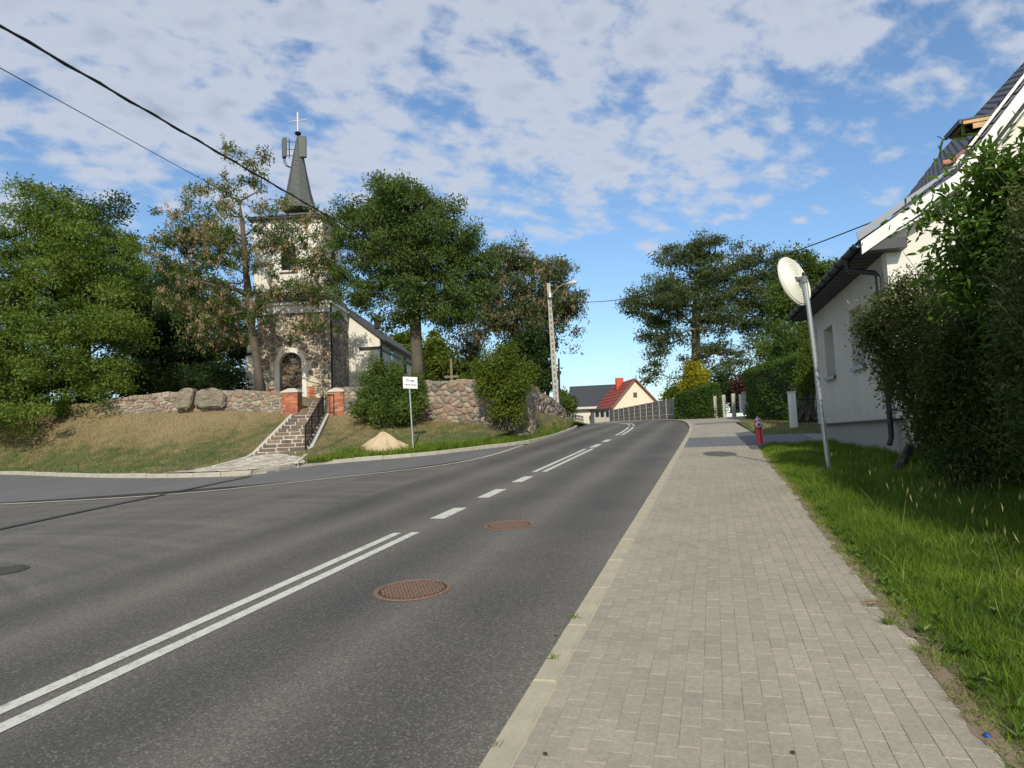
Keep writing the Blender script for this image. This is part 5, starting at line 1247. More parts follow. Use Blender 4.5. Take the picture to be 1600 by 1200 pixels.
# garden fence posts and gates on the right
gf = thing('garden_fence', 'garden fence of slim concrete posts and dark mesh beside the forecourt', 'fence', P(1150, 650, 43))
pp = [(1118, 619, 648, 43.5), (1132, 617, 648, 42.5), (1147, 615, 646, 41.5), (1164, 612, 643, 40.5)]
for i, (px, t_, b_, Y_) in enumerate(pp):
    c = P(px, b_, Y_); zt_ = ztop(px, t_, Y_); m2 = MB(); m2.box([c[0], Y_, (c[2]+zt_)/2-.1], [.10, 0, 0], [0, .10, 0], [0, 0, (zt_-c[2])/2+.1]); m2.build('fence_post', M['concrete'], gf, loc=c)
    if i < 3:
        c2 = P(pp[i+1][0], pp[i+1][2], pp[i+1][3])
        for k in range(7):
            m2 = MB(); z_ = c[2]+.1+k*(zt_-c[2]-.15)/7; m2.tube([[c[0], Y_, z_], [c2[0], pp[i+1][3], z_]], .014, 4); m2.build('fence_wire', M['iron'], gf, loc=c)
wg = thing('white_cabinet', 'short white utility cabinet standing by the garden gate', 'cabinet', P(1162, 645, 38.5))
c = P(1162, 645, 38.5); zt_ = ztop(1162, 617, 38.5); m2 = MB(); m2.box([c[0], c[1], (c[2]+zt_)/2], [.17, 0, 0], [0, .14, 0], [0, 0, (zt_-c[2])/2]); m2.build('body', M['alu'], wg, bevel=.01); m2 = MB(); m2.box([c[0], c[1], zt_+.02], [.19, 0, 0], [0, .16, 0], [0, 0, .02]); m2.build('lid', M['alu'], wg); m2 = MB(); m2.box([c[0], c[1]-.145, (c[2]+zt_)/2], [.14, 0, 0], [0, .005, 0], [0, 0, (zt_-c[2])/2-.08]); m2.build('door', M['alu'], wg)
gp = thing('gate_pillar', 'white rendered gate pillar at the drive of the near house', 'gate pillar', P(1241, 670, 24.5))
c = P(1240.5, 668, 25); zt_ = ztop(1237, 613, 25); m2 = MB(); m2.box([c[0], c[1], (c[2]+zt_)/2], [.085, 0, 0], [0, .16, 0], [0, 0, (zt_-c[2])/2]); m2.build('shaft', M['white'], gp); m2 = MB(); m2.box([c[0], c[1], zt_+.02], [.11, 0, 0], [0, .18, 0], [0, 0, .02]); m2.build('cap', M['pale_c'], gp)
bg_ = thing('drive_gate', 'black metal gate between the white pillar and the house', 'gate', [c[0]+.2, c[1], c[2]])
for k in range(2): m2 = MB(); m2.box([c[0]+.72, c[1]+.1, c[2]+.22+k*.8], [.55, 0, 0], [0, .02, 0], [0, 0, .025]); m2.build('rail', M['iron'], bg_)
for k in range(9): m2 = MB(); m2.tube([[c[0]+.2+k*.13, c[1]+.1, c[2]+.08], [c[0]+.2+k*.13, c[1]+.1, c[2]+1.15]], .013, 5); m2.build('bar', M['iron'], bg_)
m2 = MB(); m2.box([c[0]+.13, c[1]+.1, c[2]+.6], [.035, 0, 0], [0, .035, 0], [0, 0, .62]); m2.build('post', M['iron'], bg_)

# ------------------------------------------------------------------ near house
HA = math.radians(13.7); ha = np.array([math.sin(HA), math.cos(HA), 0]); hb = np.array([ha[1], -ha[0], 0])
C0 = P(1411, 703, 13.0); zg_ = C0[2]; HL = 7.95; HWd = 8.6
def HP(u, w_, z): q = C0+hb*u+ha*w_; return np.array([q[0], q[1], z])      # u to the right along the gable, w_ away from the viewer
house = thing('near_house', 'white rendered house with dark tiled roof behind the big hedge', 'house', C0)
zpl = P(1410, 653, 13)[2]; zea = 5.18; kx, kz = 1.2, 6.22; PT = math.tan(math.radians(50.5))
mid = HWd/2; zri = kz+(mid-kx)*PT
def rz(u):
    v = u if u <= mid else HWd-u
    return 5.14+(v+.5)*(kz-5.14)/(kx+.5) if v < kx else kz+(v-kx)*PT
gab = [(0, zpl), (0, 5.3), (kx, kz-.14), (mid, zri-.15), (HWd-kx, kz-.14), (HWd, 5.3), (HWd, zpl)]
m2 = MB(); m2.prism([HP(u, 0, z) for u, z in gab], ha*.3); m2.build('gable_wall', M['white'], house)
m2 = MB(); m2.prism([HP(u, HL-.3, z) for u, z in gab], ha*.3); m2.build('far_gable_wall', M['hwall'], house)
# side wall with two window openings: built from blocks around the recesses
wins = []
def wpx(px0, px1, py0, py1):
    o = []
    for px, py in ((px0, py0), (px1, py1)):
        r = ray(px, py); n_ = hb; k = ((C0-CAM) @ n_)/(r @ n_); q = CAM+r*k; o.append(((q-C0) @ ha, q[2]))
    return o
w1 = wpx(1352, 1338, 568, 460); w2 = wpx(1305, 1288, 588, 503)
wins = [(min(w1[0][0], w1[1][0])-.05, max(w1[0][0], w1[1][0]), w1[0][1], w1[1][1]), (min(w2[0][0], w2[1][0]), max(w2[0][0], w2[1][0]), w2[0][1], w2[1][1])]
print('WINS', [np.round(q, 2) for q in wins])
zt1 = 5.2
wz0 = min(wins[0][2], wins[1][2]); 
wl = [(w_[0], w_[0]+1.15) for w_ in wins]; wz0, wz1 = wins[0][2], wins[0][2]+1.35
wl = [(wins[0][0], wins[0][0]+1.1), (wins[1][0]-.1, wins[1][0]+1.0)]
m2 = MB(); xs = [0.3, wl[0][0], wl[0][1], wl[1][0], wl[1][1], HL-.3]
def blk(w0, w1_, z0, z1): m2.box(HP(.2, (w0+w1_)/2, (z0+z1)/2), hb*.2, ha*((w1_-w0)/2), [0, 0, (z1-z0)/2])
blk(xs[0], xs[-1], zpl, wz0); blk(xs[0], xs[-1], wz1, zt1)
for i in (0, 2, 4): blk(xs[i], xs[i+1], wz0, wz1)
m2.build('side_wall', M['hwall'], house)
m2 = MB(); m2.box(HP(HWd-.2, HL/2, (zpl+5.2)/2), hb*.2, ha*(HL/2-.3), [0, 0, (5.2-zpl)/2]); m2.build('rear_wall', M['hwall'], house)
m2 = MB(); m2.box(HP(HWd/2, HL/2, (zg_-.7+zpl)/2), hb*(HWd/2-.05), ha*(HL/2-.05), [0, 0, (zpl-zg_+.7)/2-.002]); m2.build('plinth', M['plinth'], house)
m2 = MB(); m2.box(HP(-.015, HL/2, zpl-.02), hb*.03, ha*(HL/2), [0, 0, .018]); m2.build('drip_edge', M['dark'], house)
for (a_, b_) in wl:
    m2 = MB(); m2.box(HP(.24, (a_+b_)/2, (wz0+wz1)/2), hb*.03, ha*((b_-a_)/2), [0, 0, (wz1-wz0)/2]); wn = m2.build('window', M['alu'], house, loc=HP(.24, (a_+b_)/2, wz0))
    for k in (-1, 1):
        m3 = MB(); m3.box(HP(.205, (a_+b_)/2+k*(b_-a_)/4, (wz0+wz1)/2), hb*.01, ha*((b_-a_)/4-.06), [0, 0, (wz1-wz0)/2-.07]); m3.build('pane', M['blind'], wn)
    m3 = MB(); m3.box(HP(.07, (a_+b_)/2, wz0-.02), hb*.14, ha*((b_-a_)/2+.06), [0, 0, .02]); m3.box(HP(-.07, (a_+b_)/2, wz0-.055), hb*.006, ha*((b_-a_)/2+.06), [0, 0, .04]); m3.build('sill', M['greymetal'], wn)
# a pale quoin pattern of lighter blocks at the far end of the wall
m2 = MB()
for k in range(5): m2.box(HP(-.012, HL-.45, wz0+.1+k*.34), hb*.012, ha*.36, [0, 0, .15])
m2.build('corner_panel', M['pan'] if 'pan' in M else simple('corner_panel_paint', (.45, .44, .45), .9, var=.05), house)
# roof
OV = .36
def roof_side(flip):
    pr = [(-.5, 5.14), (kx, kz), (mid, zri)]
    pr = [(u if not flip else HWd-u, z) for u, z in pr]; m = MB()
    for (u0_, z0_), (u1_, z1_) in zip(pr[:-1], pr[1:]):
        m.prism([HP(u0_, -OV, z0_-.10), HP(u1_, -OV, z1_-.10), HP(u1_, -OV, z1_), HP(u0_, -OV, z0_)], ha*(HL+2*OV))
    return m.build('roof', M['tile'], house)
rf = roof_side(False); roof_side(True)
# tile courses: rows of pantiles, each a separate small wave-shaped tile on the slope facing the road
tn = np.array([-math.sin(math.atan(PT)), 0, math.cos(math.atan(PT))])
def slope_pt(u, w_, dn):
    z = rz(u); ang = math.atan(PT) if u >= kx else math.atan((kz-5.14)/(kx+.5)); n_ = hb*(-math.sin(ang))+np.array([0, 0, math.cos(ang)]); return HP(u, w_, z)+n_*dn
tw, tl = .30, .33; n_t = 0; V = []; Fs = []
prof_t = [(-.5, .012), (-.3, .045), (-.1, .055), (.12, .035), (.3, .008), (.5, .010)]
cu_ = math.cos(math.atan(PT))
u = kx-.05; row = 0; tiles = []
while u < mid-.1:
    w_ = -OV+.03
    while w_ < HL+OV-.05:
        tiles.append((u, w_)); w_ += tw
    u += tl*cu_
# share one mesh
t_v = []; base_p = slope_pt(kx+.5, 0, 0); upd = slope_pt(kx+.5+tl*cu_, 0, 0)-base_p; upd /= np.linalg.norm(upd); nrm_t = np.cross(ha, upd); nrm_t = nrm_t if nrm_t[2] > 0 else -nrm_t
for f, lift in ((-.06, .030), (1.0, .004)):
    for x_, h_ in prof_t: t_v.append(ha*(x_*tw)+upd*(f*tl)+nrm_t*(h_+lift))
for x_, h_ in prof_t: t_v.append(ha*(x_*tw)+upd*(-.06*tl)+nrm_t*(0))
t_f = [(i, i+1, 7+i, 6+i) for i in range(5)]+[(12+i, 13+i, 1+i, i) for i in range(5)]
tile_me = raw_mesh('roof_tile', t_v, t_f, M['tile'])
tiles.sort(key=lambda q: (q[1], q[0])); restt = []
for i, (u, w_) in enumerate(tiles):
    q = slope_pt(u, w_+tw/2, .002)
    if i < 290: mesh_obj('roof_tile', tile_me, rf, q)
    else: restt.append(q)
tvv = np.array(t_v); tff = np.array(t_f)
o = mesh_obj('roof_tile_field', fast_mesh('roof_tile_field', np.vstack([tvv+q-ORG[rf.name] for q in restt]), np.vstack([tff+i*len(tvv) for i in range(len(restt))]), M['tile']), rf, ORG[rf.name]); o['kind'] = 'stuff'
# white verge boards, grey verge flashing on the flatter foot
m2 = MB()
for (u0_, u1_) in ((-.52, kx), (kx, mid)):
    m2.prism([HP(u0_, -OV-.03, rz(u0_)-.21), HP(u1_, -OV-.03, rz(u1_)-.21), HP(u1_, -OV-.03, rz(u1_)+.05), HP(u0_, -OV-.03, rz(u0_)+.05)], ha*.04)
m2.build('verge_board', M['alu'], house)
m2 = MB()
for (u0_, u1_) in ((.15, kx), (kx, mid)):
    m2.prism([HP(u0_, -OV-.01, rz(u0_)+.055), HP(u1_, -OV-.01, rz(u1_)+.055), HP(u1_, -OV+.10, rz(u1_)+.075), HP(u0_, -OV+.10, rz(u0_)+.075)], [0, 0, -.02])
m2.build('verge_trim', M['alu'], house)
m2 = MB(); m2.prism([HP(-.55, -OV-.02, rz(-.5)+.06), HP(.9, -OV-.02, rz(.9)+.06), HP(.9, .55, rz(.9)+.06), HP(-.55, .55, rz(-.5)+.06)], [0, 0, .015]); m2.build('eaves_flashing', M['greymetal'], house)
# soffits
m2 = MB(); m2.prism([HP(-.56, -OV-.01, 5.20), HP(kx+.25, -OV-.01, rz(kx+.25)+.06), HP(kx+.12, -OV-.01, rz(kx+.12)+.16), HP(-.58, -OV-.01, 5.36)], ha*.03); m2.build('verge_flashing', M['greymetal'], house)
m2 = MB(); m2.box(HP(-.24, HL/2, 5.03), hb*.25, ha*(HL/2+OV-.02), [0, 0, .015]); 
sf = m2.build('soffit', M['soffit'], house)
for k in range(28): m3 = MB(); m3.box(HP(-.24, -OV+.15+k*(HL+2*OV-.3)/27, 5.01), hb*.24, ha*.006, [0, 0, .004]); m3.build('soffit_joint', M['black'], sf)
m2 = MB(); m2.prism([HP(.02, -OV+.01, 5.24), HP(kx, -OV+.01, kz-.36), HP(mid, -OV+.01, zri-.36), HP(mid, -OV+.01, zri-.33), HP(kx, -OV+.01, kz-.33), HP(.02, -OV+.01, 5.27)], ha*(OV-.02)); m2.build('verge_soffit', M['alu'], house)
m2 = MB(); m2.box(HP(-.1, -OV/2, 4.97+.12), hb*.38, ha*(OV/2-.01), [0, 0, .1]); m2.build('eaves_box', M['soffit'], house)
# gutter (half round) with brackets, downpipe
gx = -.58; m2 = MB(); pr = []
for k in range(9): t = PI+PI*k/8; pr.append((gx+.085*math.cos(t), 5.13+.085*math.sin(t)))
for k in range(8, -1, -1): t = PI+PI*k/8; pr.append((gx+.073*math.cos(t), 5.13+.073*math.sin(t)))
m2.prism([HP(u_, -OV-.05, z_) for u_, z_ in pr], ha*(HL+2*OV+.1)); gut = m2.build('gutter', M['dark'], house)
for k in range(13):
    m3 = MB(); wq = -OV+.2+k*(HL+.4)/12; m3.tube([HP(gx+.095*math.cos(PI+PI*j/8), wq, 5.13+.095*math.sin(PI+PI*j/8)) for j in range(9)], .014, 5); m3.build('gutter_bracket', M['dark'], gut, loc=HP(gx, wq, 5.1))
m2 = MB(); m2.tube([HP(gx, .55, 5.06), HP(gx, .55, 4.9), HP(gx+.03, .55, 4.82), HP(-.14, .32, 4.68), HP(-.10, .30, 4.6), HP(-.10, .30, zg_+.25), HP(-.16, .25, zg_+.1)], .052, 10); dp = m2.build('downpipe', M['dark'], house, smooth=True)
for z_ in (4.3, 3.0, 1.9): m3 = MB(); m3.tube([HP(-.10, .30, z_-.02), HP(-.10, .30, z_+.02)], .066, 10); m3.build('pipe_clip', M['dark'], dp)
# open roof window
sk = thing('roof_window', 'pine framed roof window standing open on the dark tiled roof', 'roof window', slope_pt(2.2, .6, .05))
uu = 2.15; a0 = slope_pt(uu, .05, .10); 
def fr_box(mb, u0_, u1_, w0_, w1_, dn, th=.05):
    mb.prism([slope_pt(u0_, w0_, dn), slope_pt(u1_, w0_, dn), slope_pt(u1_, w1_, dn), slope_pt(u0_, w1_, dn)], nrm_t*th)
m2 = MB()
for (a_, b_, c_, d_) in ((1.75, 1.80, .1, .9), (2.60, 2.65, .1, .9), (1.75, 2.65, .1, .15), (1.75, 2.65, .85, .9)): fr_box(m2, a_, b_, c_, d_, .05, .07)
m2.build('frame', M['dark'], sk)
m2 = MB(); fr_box(m2, 1.8, 2.6, .15, .85, .045, .01); m2.build('opening', M['darkwood'], sk)
piv = slope_pt(2.12, .1, .12); outd = -hb*.99+np.array([0, 0, -.06]); sw = ha*.75; ol = .50; tk = np.array([0, 0, 1.0])
base_ = piv+[0, 0, .08]
def sash(mb, o0, o1, s0, s1, z0_, z1_):
    mb.prism([base_+outd*o0+sw*s0+tk*z0_, base_+outd*o1+sw*s0+tk*z0_, base_+outd*o1+sw*s1+tk*z0_, base_+outd*o0+sw*s1+tk*z0_], tk*(z1_-z0_))
m2 = MB(); sash(m2, -.1, ol, 0, 1, .0, .03); sash(m2, ol-.02, ol+.03, -.02, 1.02, -.06, .03); m2.build('cladding', M['dark'], sk)
m2 = MB(); sash(m2, -.1, ol-.05, .02, .12, -.07, -.0); sash(m2, -.1, ol-.05, .88, .98, -.07, .0); sash(m2, ol-.12, ol-.05, .13, .87, -.07, .0); m2.build('sash', M['pinewood'], sk)
m2 = MB(); sash(m2, 0, ol-.15, .14, .86, -.03, -.01); m2.build('pane', M['glass'], sk)
m2 = MB(); sash(m2, 0, ol-.2, -.02, .02, -.20, -.10); m2.build('lower_rail', M['pinewood'], sk)
m2 = MB(); fr_box(m2, 1.35, 4.1, -.08, -.02, .10, .05); o = m2.build('roof_batten', M['alu'], house)
m2 = MB(); pts = [slope_pt(1.55, .25, .12), slope_pt(1.50, .05, .16), slope_pt(1.62, -.12, .13)]; m2.tube([pts[0]-hb*.25, pts[0], pts[1], pts[2]], [.05, .075, .07, .04], 8); tag(m2.build('cloth', simple('pink_cloth', (.42, .20, .16), .9, var=.2), None, smooth=True, loc=pts[1]), 'pinkish rag lying on the roof tiles below the open roof window', 'cloth')
# black drain sleeve and little wooden crate at the foot
c = P(1414, 735, 12.4); c[2] = float(Hl(c[0], c[1])); d0 = P(1401, 738, 11.9); d1 = P(1422, 699, 12.1); m2 = MB(); pts = lerp_poly(np.array([d0, d1]), 22); m2.tube(pts, [.085 if k % 2 else .077 for k in range(22)], 12); tag(m2.build('drain_sleeve', M['black'], None, loc=d0), 'black corrugated drain sleeve leaning at the house corner', 'pipe')
pl = thing('wooden_pallet', 'weathered wooden pallet lying under the hedge by the drain sleeve', 'pallet', P(1436, 728, 12.2)); c = P(1462, 726, 12.3); c[2] = float(Hl(c[0], c[1]))
for k in range(7): m2 = MB(); q = c+ha*0+hb*(k-3)*.11; m2.box(q+[0, 0, .16], hb*.038, ha*.35+np.array([0, 0, .06]), [0, 0, .01]); m2.build('slat', M['wood'], pl, loc=q)
for k in (-1, 1): m2 = MB(); m2.box(c+ha*k*.3+[0, 0, .08], hb*.4, ha*.03, [0, 0, .06]); m2.build('bearer', M['wood'], pl)

# ------------------------------------------------------------------ street furniture
# convex traffic mirror seen from behind
mb0 = G(1297, 740); mtp = P(1257, 430, mb0[1]-.1)
tm = thing('traffic_mirror', 'round traffic mirror seen from behind on a tall grey pole in the grass', 'traffic mirror', mb0)
m2 = MB(); m2.tube([mb0-[0, 0, .2], mtp], .042, 12); m2.build('pole', M['galv'], tm, smooth=True)
m2 = MB(); m2.tube([mtp-[0, 0, .02], mtp+[0, 0, .05]], .046, 12); m2.build('pole_cap', M['black'], tm)
mn = np.array([-.60, .76, -.22]); mn /= np.linalg.norm(mn); mc = P(1242, 439, mb0[1]+.05); R_m = .50
prof = [(.0001, -.06), (.08, -.062)]
for k in range(9):
    r0_ = .11+k*.042; z_ = -.06+.05*(r0_/R_m)**2; prof += [(r0_, z_), (r0_+.012, z_-.010), (r0_+.024, z_-.010), (r0_+.034, z_+.002)]
prof += [(R_m-.03, -.008), (R_m, .0), (R_m, .03), (R_m-.02, .045), (R_m-.03, .04)]
m2 = MB(); m2.lathe(mc, prof, 48, mn); m2.build('back_shell', M['cream2'], tm, smooth=True)
m2 = MB(); m2.lathe(mc+mn*.035, [(R_m-.03, 0), (.35, .035), (.2, .055), (.001, .065)], 40, mn); m2.build('mirror_face', simple('mirror_glass', (.8, .82, .85), .04, metal=1.0, var=.01), tm, smooth=True)
m2 = MB(); bp = mc-mn*.05; cl_ = P(1256, 437, mb0[1]-.1); m2.tube([bp, cl_], .022, 8); sv = np.cross(mn, [0, 0, 1]); sv /= np.linalg.norm(sv); m2.box(bp, sv*.09, np.cross(mn, sv)*.05, mn*.02); m2.tube([cl_-[0, 0, .06], cl_+[0, 0, .06]], .06, 10); m2.tube([cl_+[-.08, 0, .05], cl_+[.08, 0, .05]], .012, 6); m2.tube([cl_+[-.08, 0, -.04], cl_+[.08, 0, -.04]], .012, 6); m2.build('clamp', M['greymetal'], tm)
# hydrant
hb0 = G(1188, 693); hy = thing('fire_hydrant', 'red fire hydrant with white cap at the end of the grass strip', 'hydrant', hb0); up_h = P(1183.5, 655, hb0[1]+.0)-hb0; HHt = np.linalg.norm(up_h); ha_ = up_h/HHt
m2 = MB(); m2.lathe(hb0, [(.11, -.1), (.11, .03), (.095, .05), (.095, HHt*.62), (.11, HHt*.64), (.115, HHt*.92), (.10, HHt*.95)], 20, ha_); m2.build('barrel', M['red'], hy, smooth=True)
m2 = MB(); m2.lathe(hb0+ha_*HHt*.95, [(.10, 0), (.085, .04), (.04, .075), (.03, .08), (.03, .12), (.001, .125)], 14, ha_); m2.build('bonnet', M['galv'], hy, smooth=True)
for dxn, nm in ((np.array([-.25, -.97, 0]), 0), (np.array([-.97, .25, 0]), 1), (np.array([.97, -.25, 0]), 2)):
    m2 = MB(); c = hb0+ha_*HHt*.78; m2.lathe(c+dxn*(.09 if nm == 0 else .05), [(.065, 0), (.065, .04), (.055, .06)], 14, dxn); o_ = m2.build('outlet', M['red'], hy, smooth=True); m2 = MB(); m2.lathe(c+dxn*(.145 if nm == 0 else .10), [(.10 if nm == 0 else .05, 0), (.10 if nm == 0 else .05, .03), (.05 if nm == 0 else .03, .04)], 14, dxn); m2.build('outlet_cap', M['galv'], o_, smooth=True)
    if nm == 0: m2 = MB(); m2.lathe(c+dxn*.186, [(.035, 0), (.03, .012), (.001, .014)], 10, dxn); m2.build('cap_boss', M['iron'], o_)
# road name sign
sb = on_bank(643, 703); sg = thing('road_sign', 'small white board reading Droga wewnętrzna on a thin pole', 'sign', sb); st_ = P(639, 590, sb[1])
m2 = MB(); m2.tube([sb-[0, 0, .2], st_], .032, 10); m2.build('pole', M['galv'], sg, smooth=True)
sc_ = P(641, 598, sb[1]-.06); yaw = .30; sx_ = np.array([math.cos(yaw), math.sin(yaw), -.05]); sn_ = np.array([math.sin(yaw), -math.cos(yaw), 0]); m2 = MB(); m2.box(sc_, sx_*.265, sn_*.008, [0, 0, .215]); bd = m2.build('board', M['signw'], sg, loc=sc_, bevel=.004)
m2 = MB()
for s_ in ((-1, 0), (1, 0)): m2.box(sc_+sx_*.255*s_[0]+sn_*.010, sx_*.004, sn_*.001, [0, 0, .205])
for s_ in (-1, 1): m2.box(sc_+np.array([0, 0, .205*s_])+sn_*.010, sx_*.255, sn_*.001, [0, 0, .004])
def text(body, size, c, xdir, ndir, mat, parent, name='lettering'):
    cu_ = bpy.data.curves.new(name, 'FONT'); cu_.body = body; cu_.size = size; cu_.align_x = 'CENTER'; cu_.align_y = 'CENTER'; cu_.extrude = .001; cu_.offset = .0012
    o = bpy.data.objects.new(name+'_tmp', cu_); COL.objects.link(o); dg = bpy.context.evaluated_depsgraph_get(); me = bpy.data.meshes.new_from_object(o.evaluated_get(dg)); bpy.data.objects.remove(o)
    me.materials.clear(); me.materials.append(mat); x = Vector(xdir).normalized(); n_ = Vector(ndir).normalized(); y = n_.cross(x); Mx = Matrix((x, y, n_)).transposed()
    me.transform(Mx.to_4x4()); return mesh_obj(name, me, parent, np.asarray(c))
text('Droga', .12, sc_+sn_*.012+[0, 0, .085], sx_, sn_, M['black'], bd); text('wewnętrzna', .088, sc_+sn_*.012+[0, 0, -.075], sx_, sn_, M['black'], bd)
# heap of sand
hp = on_bank(600, 708); hx = []; rngh = np.random.default_rng(5)
rows = []
cxh, cyh = P(601, 700, hp[1]+.55)[:2]
for r_ in np.linspace(0, 1, 12):
    row = []
    for k in range(33):
        t = 2*PI*k/32; rx = 1.02*(1+.10*math.sin(3*t+1)); ry = .8
        x = cxh+rx*r_*math.cos(t)+(1-r_)*-.06; y = cyh+ry*r_*math.sin(t); zb_ = bank_z(x, y)
        lump = .05*math.sin(7*t+r_*9)*r_*(1-r_)*4
        h = .72*(1-r_)**1.25*(1 if r_ > .05 else .93)+lump+.035*math.sin(11*t+3*r_)*r_+.04*math.sin(4*t+2)*(1-r_)*r_*4
        row.append([x, y, zb_+h-.02])
    rows.append(row)
R_ = np.array(rows); sl_ = R_.mean((0, 1)); a, b = R_.shape[:2]; i_, j_ = np.meshgrid(np.arange(a-1), np.arange(b-1), indexing='ij'); q_ = (i_*b+j_).ravel()
o = mesh_obj('sand_heap', fast_mesh('sand_heap', R_.reshape(-1, 3)-sl_, np.stack([q_, q_+b, q_+b+1, q_+1], 1), M['sand'], smooth=True), None, sl_); tag(o, 'heap of yellow sand dumped on the grass left of the sign pole', 'sand heap')
# concrete street lamp
lb = P(871, 657, 37.5); lt = P(857, 443, 37.5); lb[2] -= .1
sl = thing('street_lamp', 'tall concrete street lamp post with a curved arm and white lamp head', 'street lamp', lb)
dl = lt-lb; Lh = np.linalg.norm(dl); dl /= Lh; xl = np.array([1.0, 0, 0]); yl = np.array([0, 1.0, 0]); m2 = MB()
def postbox(m, w0, w1, off=np.zeros(3)):
    V = [q+off+sx*xl*w_+sy*yl*w_*.8 for q, w_ in ((lb, w0), (lt, w1)) for sx, sy in ((-1, -1), (1, -1), (1, 1), (-1, 1))]; m.add(V, [(3, 2, 1, 0), (4, 5, 6, 7)]+[(i, (i+1) % 4, 4+(i+1) % 4, 4+i) for i in range(4)])
postbox(m2, .165, .10); m2.build('post', M['concrete'], sl, bevel=.02)
for k in range(22):
    f = .04+k*.042; q = lb+dl*Lh*f; w_ = .165*(1-f)+.10*f; m3 = MB(); m3.box(q-yl*(w_*.8+.001), xl*.045, yl*.012, dl*.09); m3.build('recess', M['fencec'], sl, loc=q)
m2 = MB(); a0_ = P(859, 462, 37.4); hd_ = P(894, 442, 36.6); m2.tube([a0_, P(864, 459, 37.3), P(872, 449, 37.1), P(880, 444, 36.9), P(888, 443, 36.7)], .035, 8); m2.build('arm', M['galv'], sl, smooth=True)
m2 = MB(); m2.tube([a0_-dl*.12, a0_+dl*.14], .15, 10); m2.build('collar', M['galv'], sl)
c = hd_; dv = hd_-P(880, 445, 36.9); dv /= np.linalg.norm(dv); sv = np.cross(dv, [0, 0, 1]); sv /= np.linalg.norm(sv); m2 = MB(); m2.tube([c-dv*.34, c-dv*.26, c-dv*.05, c+dv*.15, c+dv*.27, c+dv*.31], [.04, .10, .15, .14, .08, .02], 12, sq=.8); m2.build('lamp_head', M['alu'], sl, smooth=True)
m2 = MB(); m2.tube([c-dv*.12-[0, 0, .06], c+dv*.02-[0, 0, .075], c+dv*.20-[0, 0, .055]], [.04, .10, .03], 10); m2.build('diffuser', simple('lamp_diffuser', (.6, .6, .55), .2), sl, smooth=True)
m2 = MB(); m2.tube([P(875, 662, 37.9), P(873, 560, 37.7)], [.07, .05], 8); m2.build('brace_post', M['darkwood'], sl)
# wooden pole behind the ivy
pb = P(857, 660, 47); ptp = P(853, 540, 47); up2 = thing('utility_pole', 'dark wooden utility pole standing behind the ivy covered trunks', 'utility pole', pb)
m2 = MB(); m2.tube([pb, ptp], [.15, .11], 8); m2.build('pole', M['darkwood'], up2); m2 = MB(); m2.box(ptp-[0, 0, .3], [.35, 0, 0], [0, .05, 0], [0, 0, .05]); m2.build('crossarm', M['darkwood'], up2)
# overhead cables: the pair that crosses the top left hangs between a pole behind the photographer and the tree line
def cat(a, b, sag, n=40): return [a*(1-f)+b*f+np.array([0, 0, -sag*4*f*(1-f)]) for f in np.linspace(0, 1, n)]
w_dir = np.array([-4.6398, 28.145, 9.5891])-np.array([-7.7054, 10.0234, 8.3676]); wA = np.array([-7.7054, 10.0234, 8.3676]); pa = wA-w_dir*(18.5/18.12); pb2 = wA+w_dir*((31.75-wA[1])/18.12)
m2 = MB(); m2.tube(cat(pa, pb2, .0, 60), .022, 6)
m2.tube([q+np.array([.022*math.cos(i*1.1), 0, .022*math.sin(i*1.1)]) for i, q in enumerate(cat(pa, pb2, .0, 160))], .018, 5)
tag(m2.build('overhead_cable', M['black'], None, loc=pa), 'thick twisted black cable crossing the sky from the top left past the spire', 'cable')
n2 = np.cross(ray(0, 115), ray(330, 296)); q2 = P(436, 347, 38.2); a2 = np.array([pa[0]+.1, pa[1], 0]); a2[2] = CAM[2]-(n2[0]*(a2[0]-CAM[0])+n2[1]*(a2[1]-CAM[1]))/n2[2]
print('wire2 start', a2, 'wire1 start', pa, 'end', pb2)
m2 = MB(); m2.tube(cat(a2, q2, .0, 40), .013, 5); tag(m2.build('overhead_cable', M['black'], None, loc=a2), 'thin lower cable running from the left edge to the church tower', 'cable')
pc = P(1402, 331, 12.9); pd = lt+np.array([0, 0, -.9]); m2 = MB(); m2.tube(cat(pc, pd, .75, 50), .014, 5); tag(m2.build('overhead_cable', M['black'], None, loc=pc), 'thin service cable from the near house roof to the street lamp', 'cable')
for (bx, by, tz, lab) in ((pa[0], pa[1], pa[2]+.4, 'wooden utility pole beside the side street holding the thick cable'),):
    z0 = float(zplane(bx, by)) if by < 20 else 4.3; up3_ = thing('utility_pole', lab, 'utility pole', [bx, by, z0]); m2 = MB(); m2.tube([[bx, by+.15, z0-.3], [bx, by+.15, tz]], [.15, .11], 10); m2.build('pole', M['darkwood'], up3_); m2 = MB(); m2.box([bx, by+.02, tz-.35], [.25, 0, 0], [0, .04, 0], [0, 0, .04]); m2.build('crossarm', M['darkwood'], up3_)

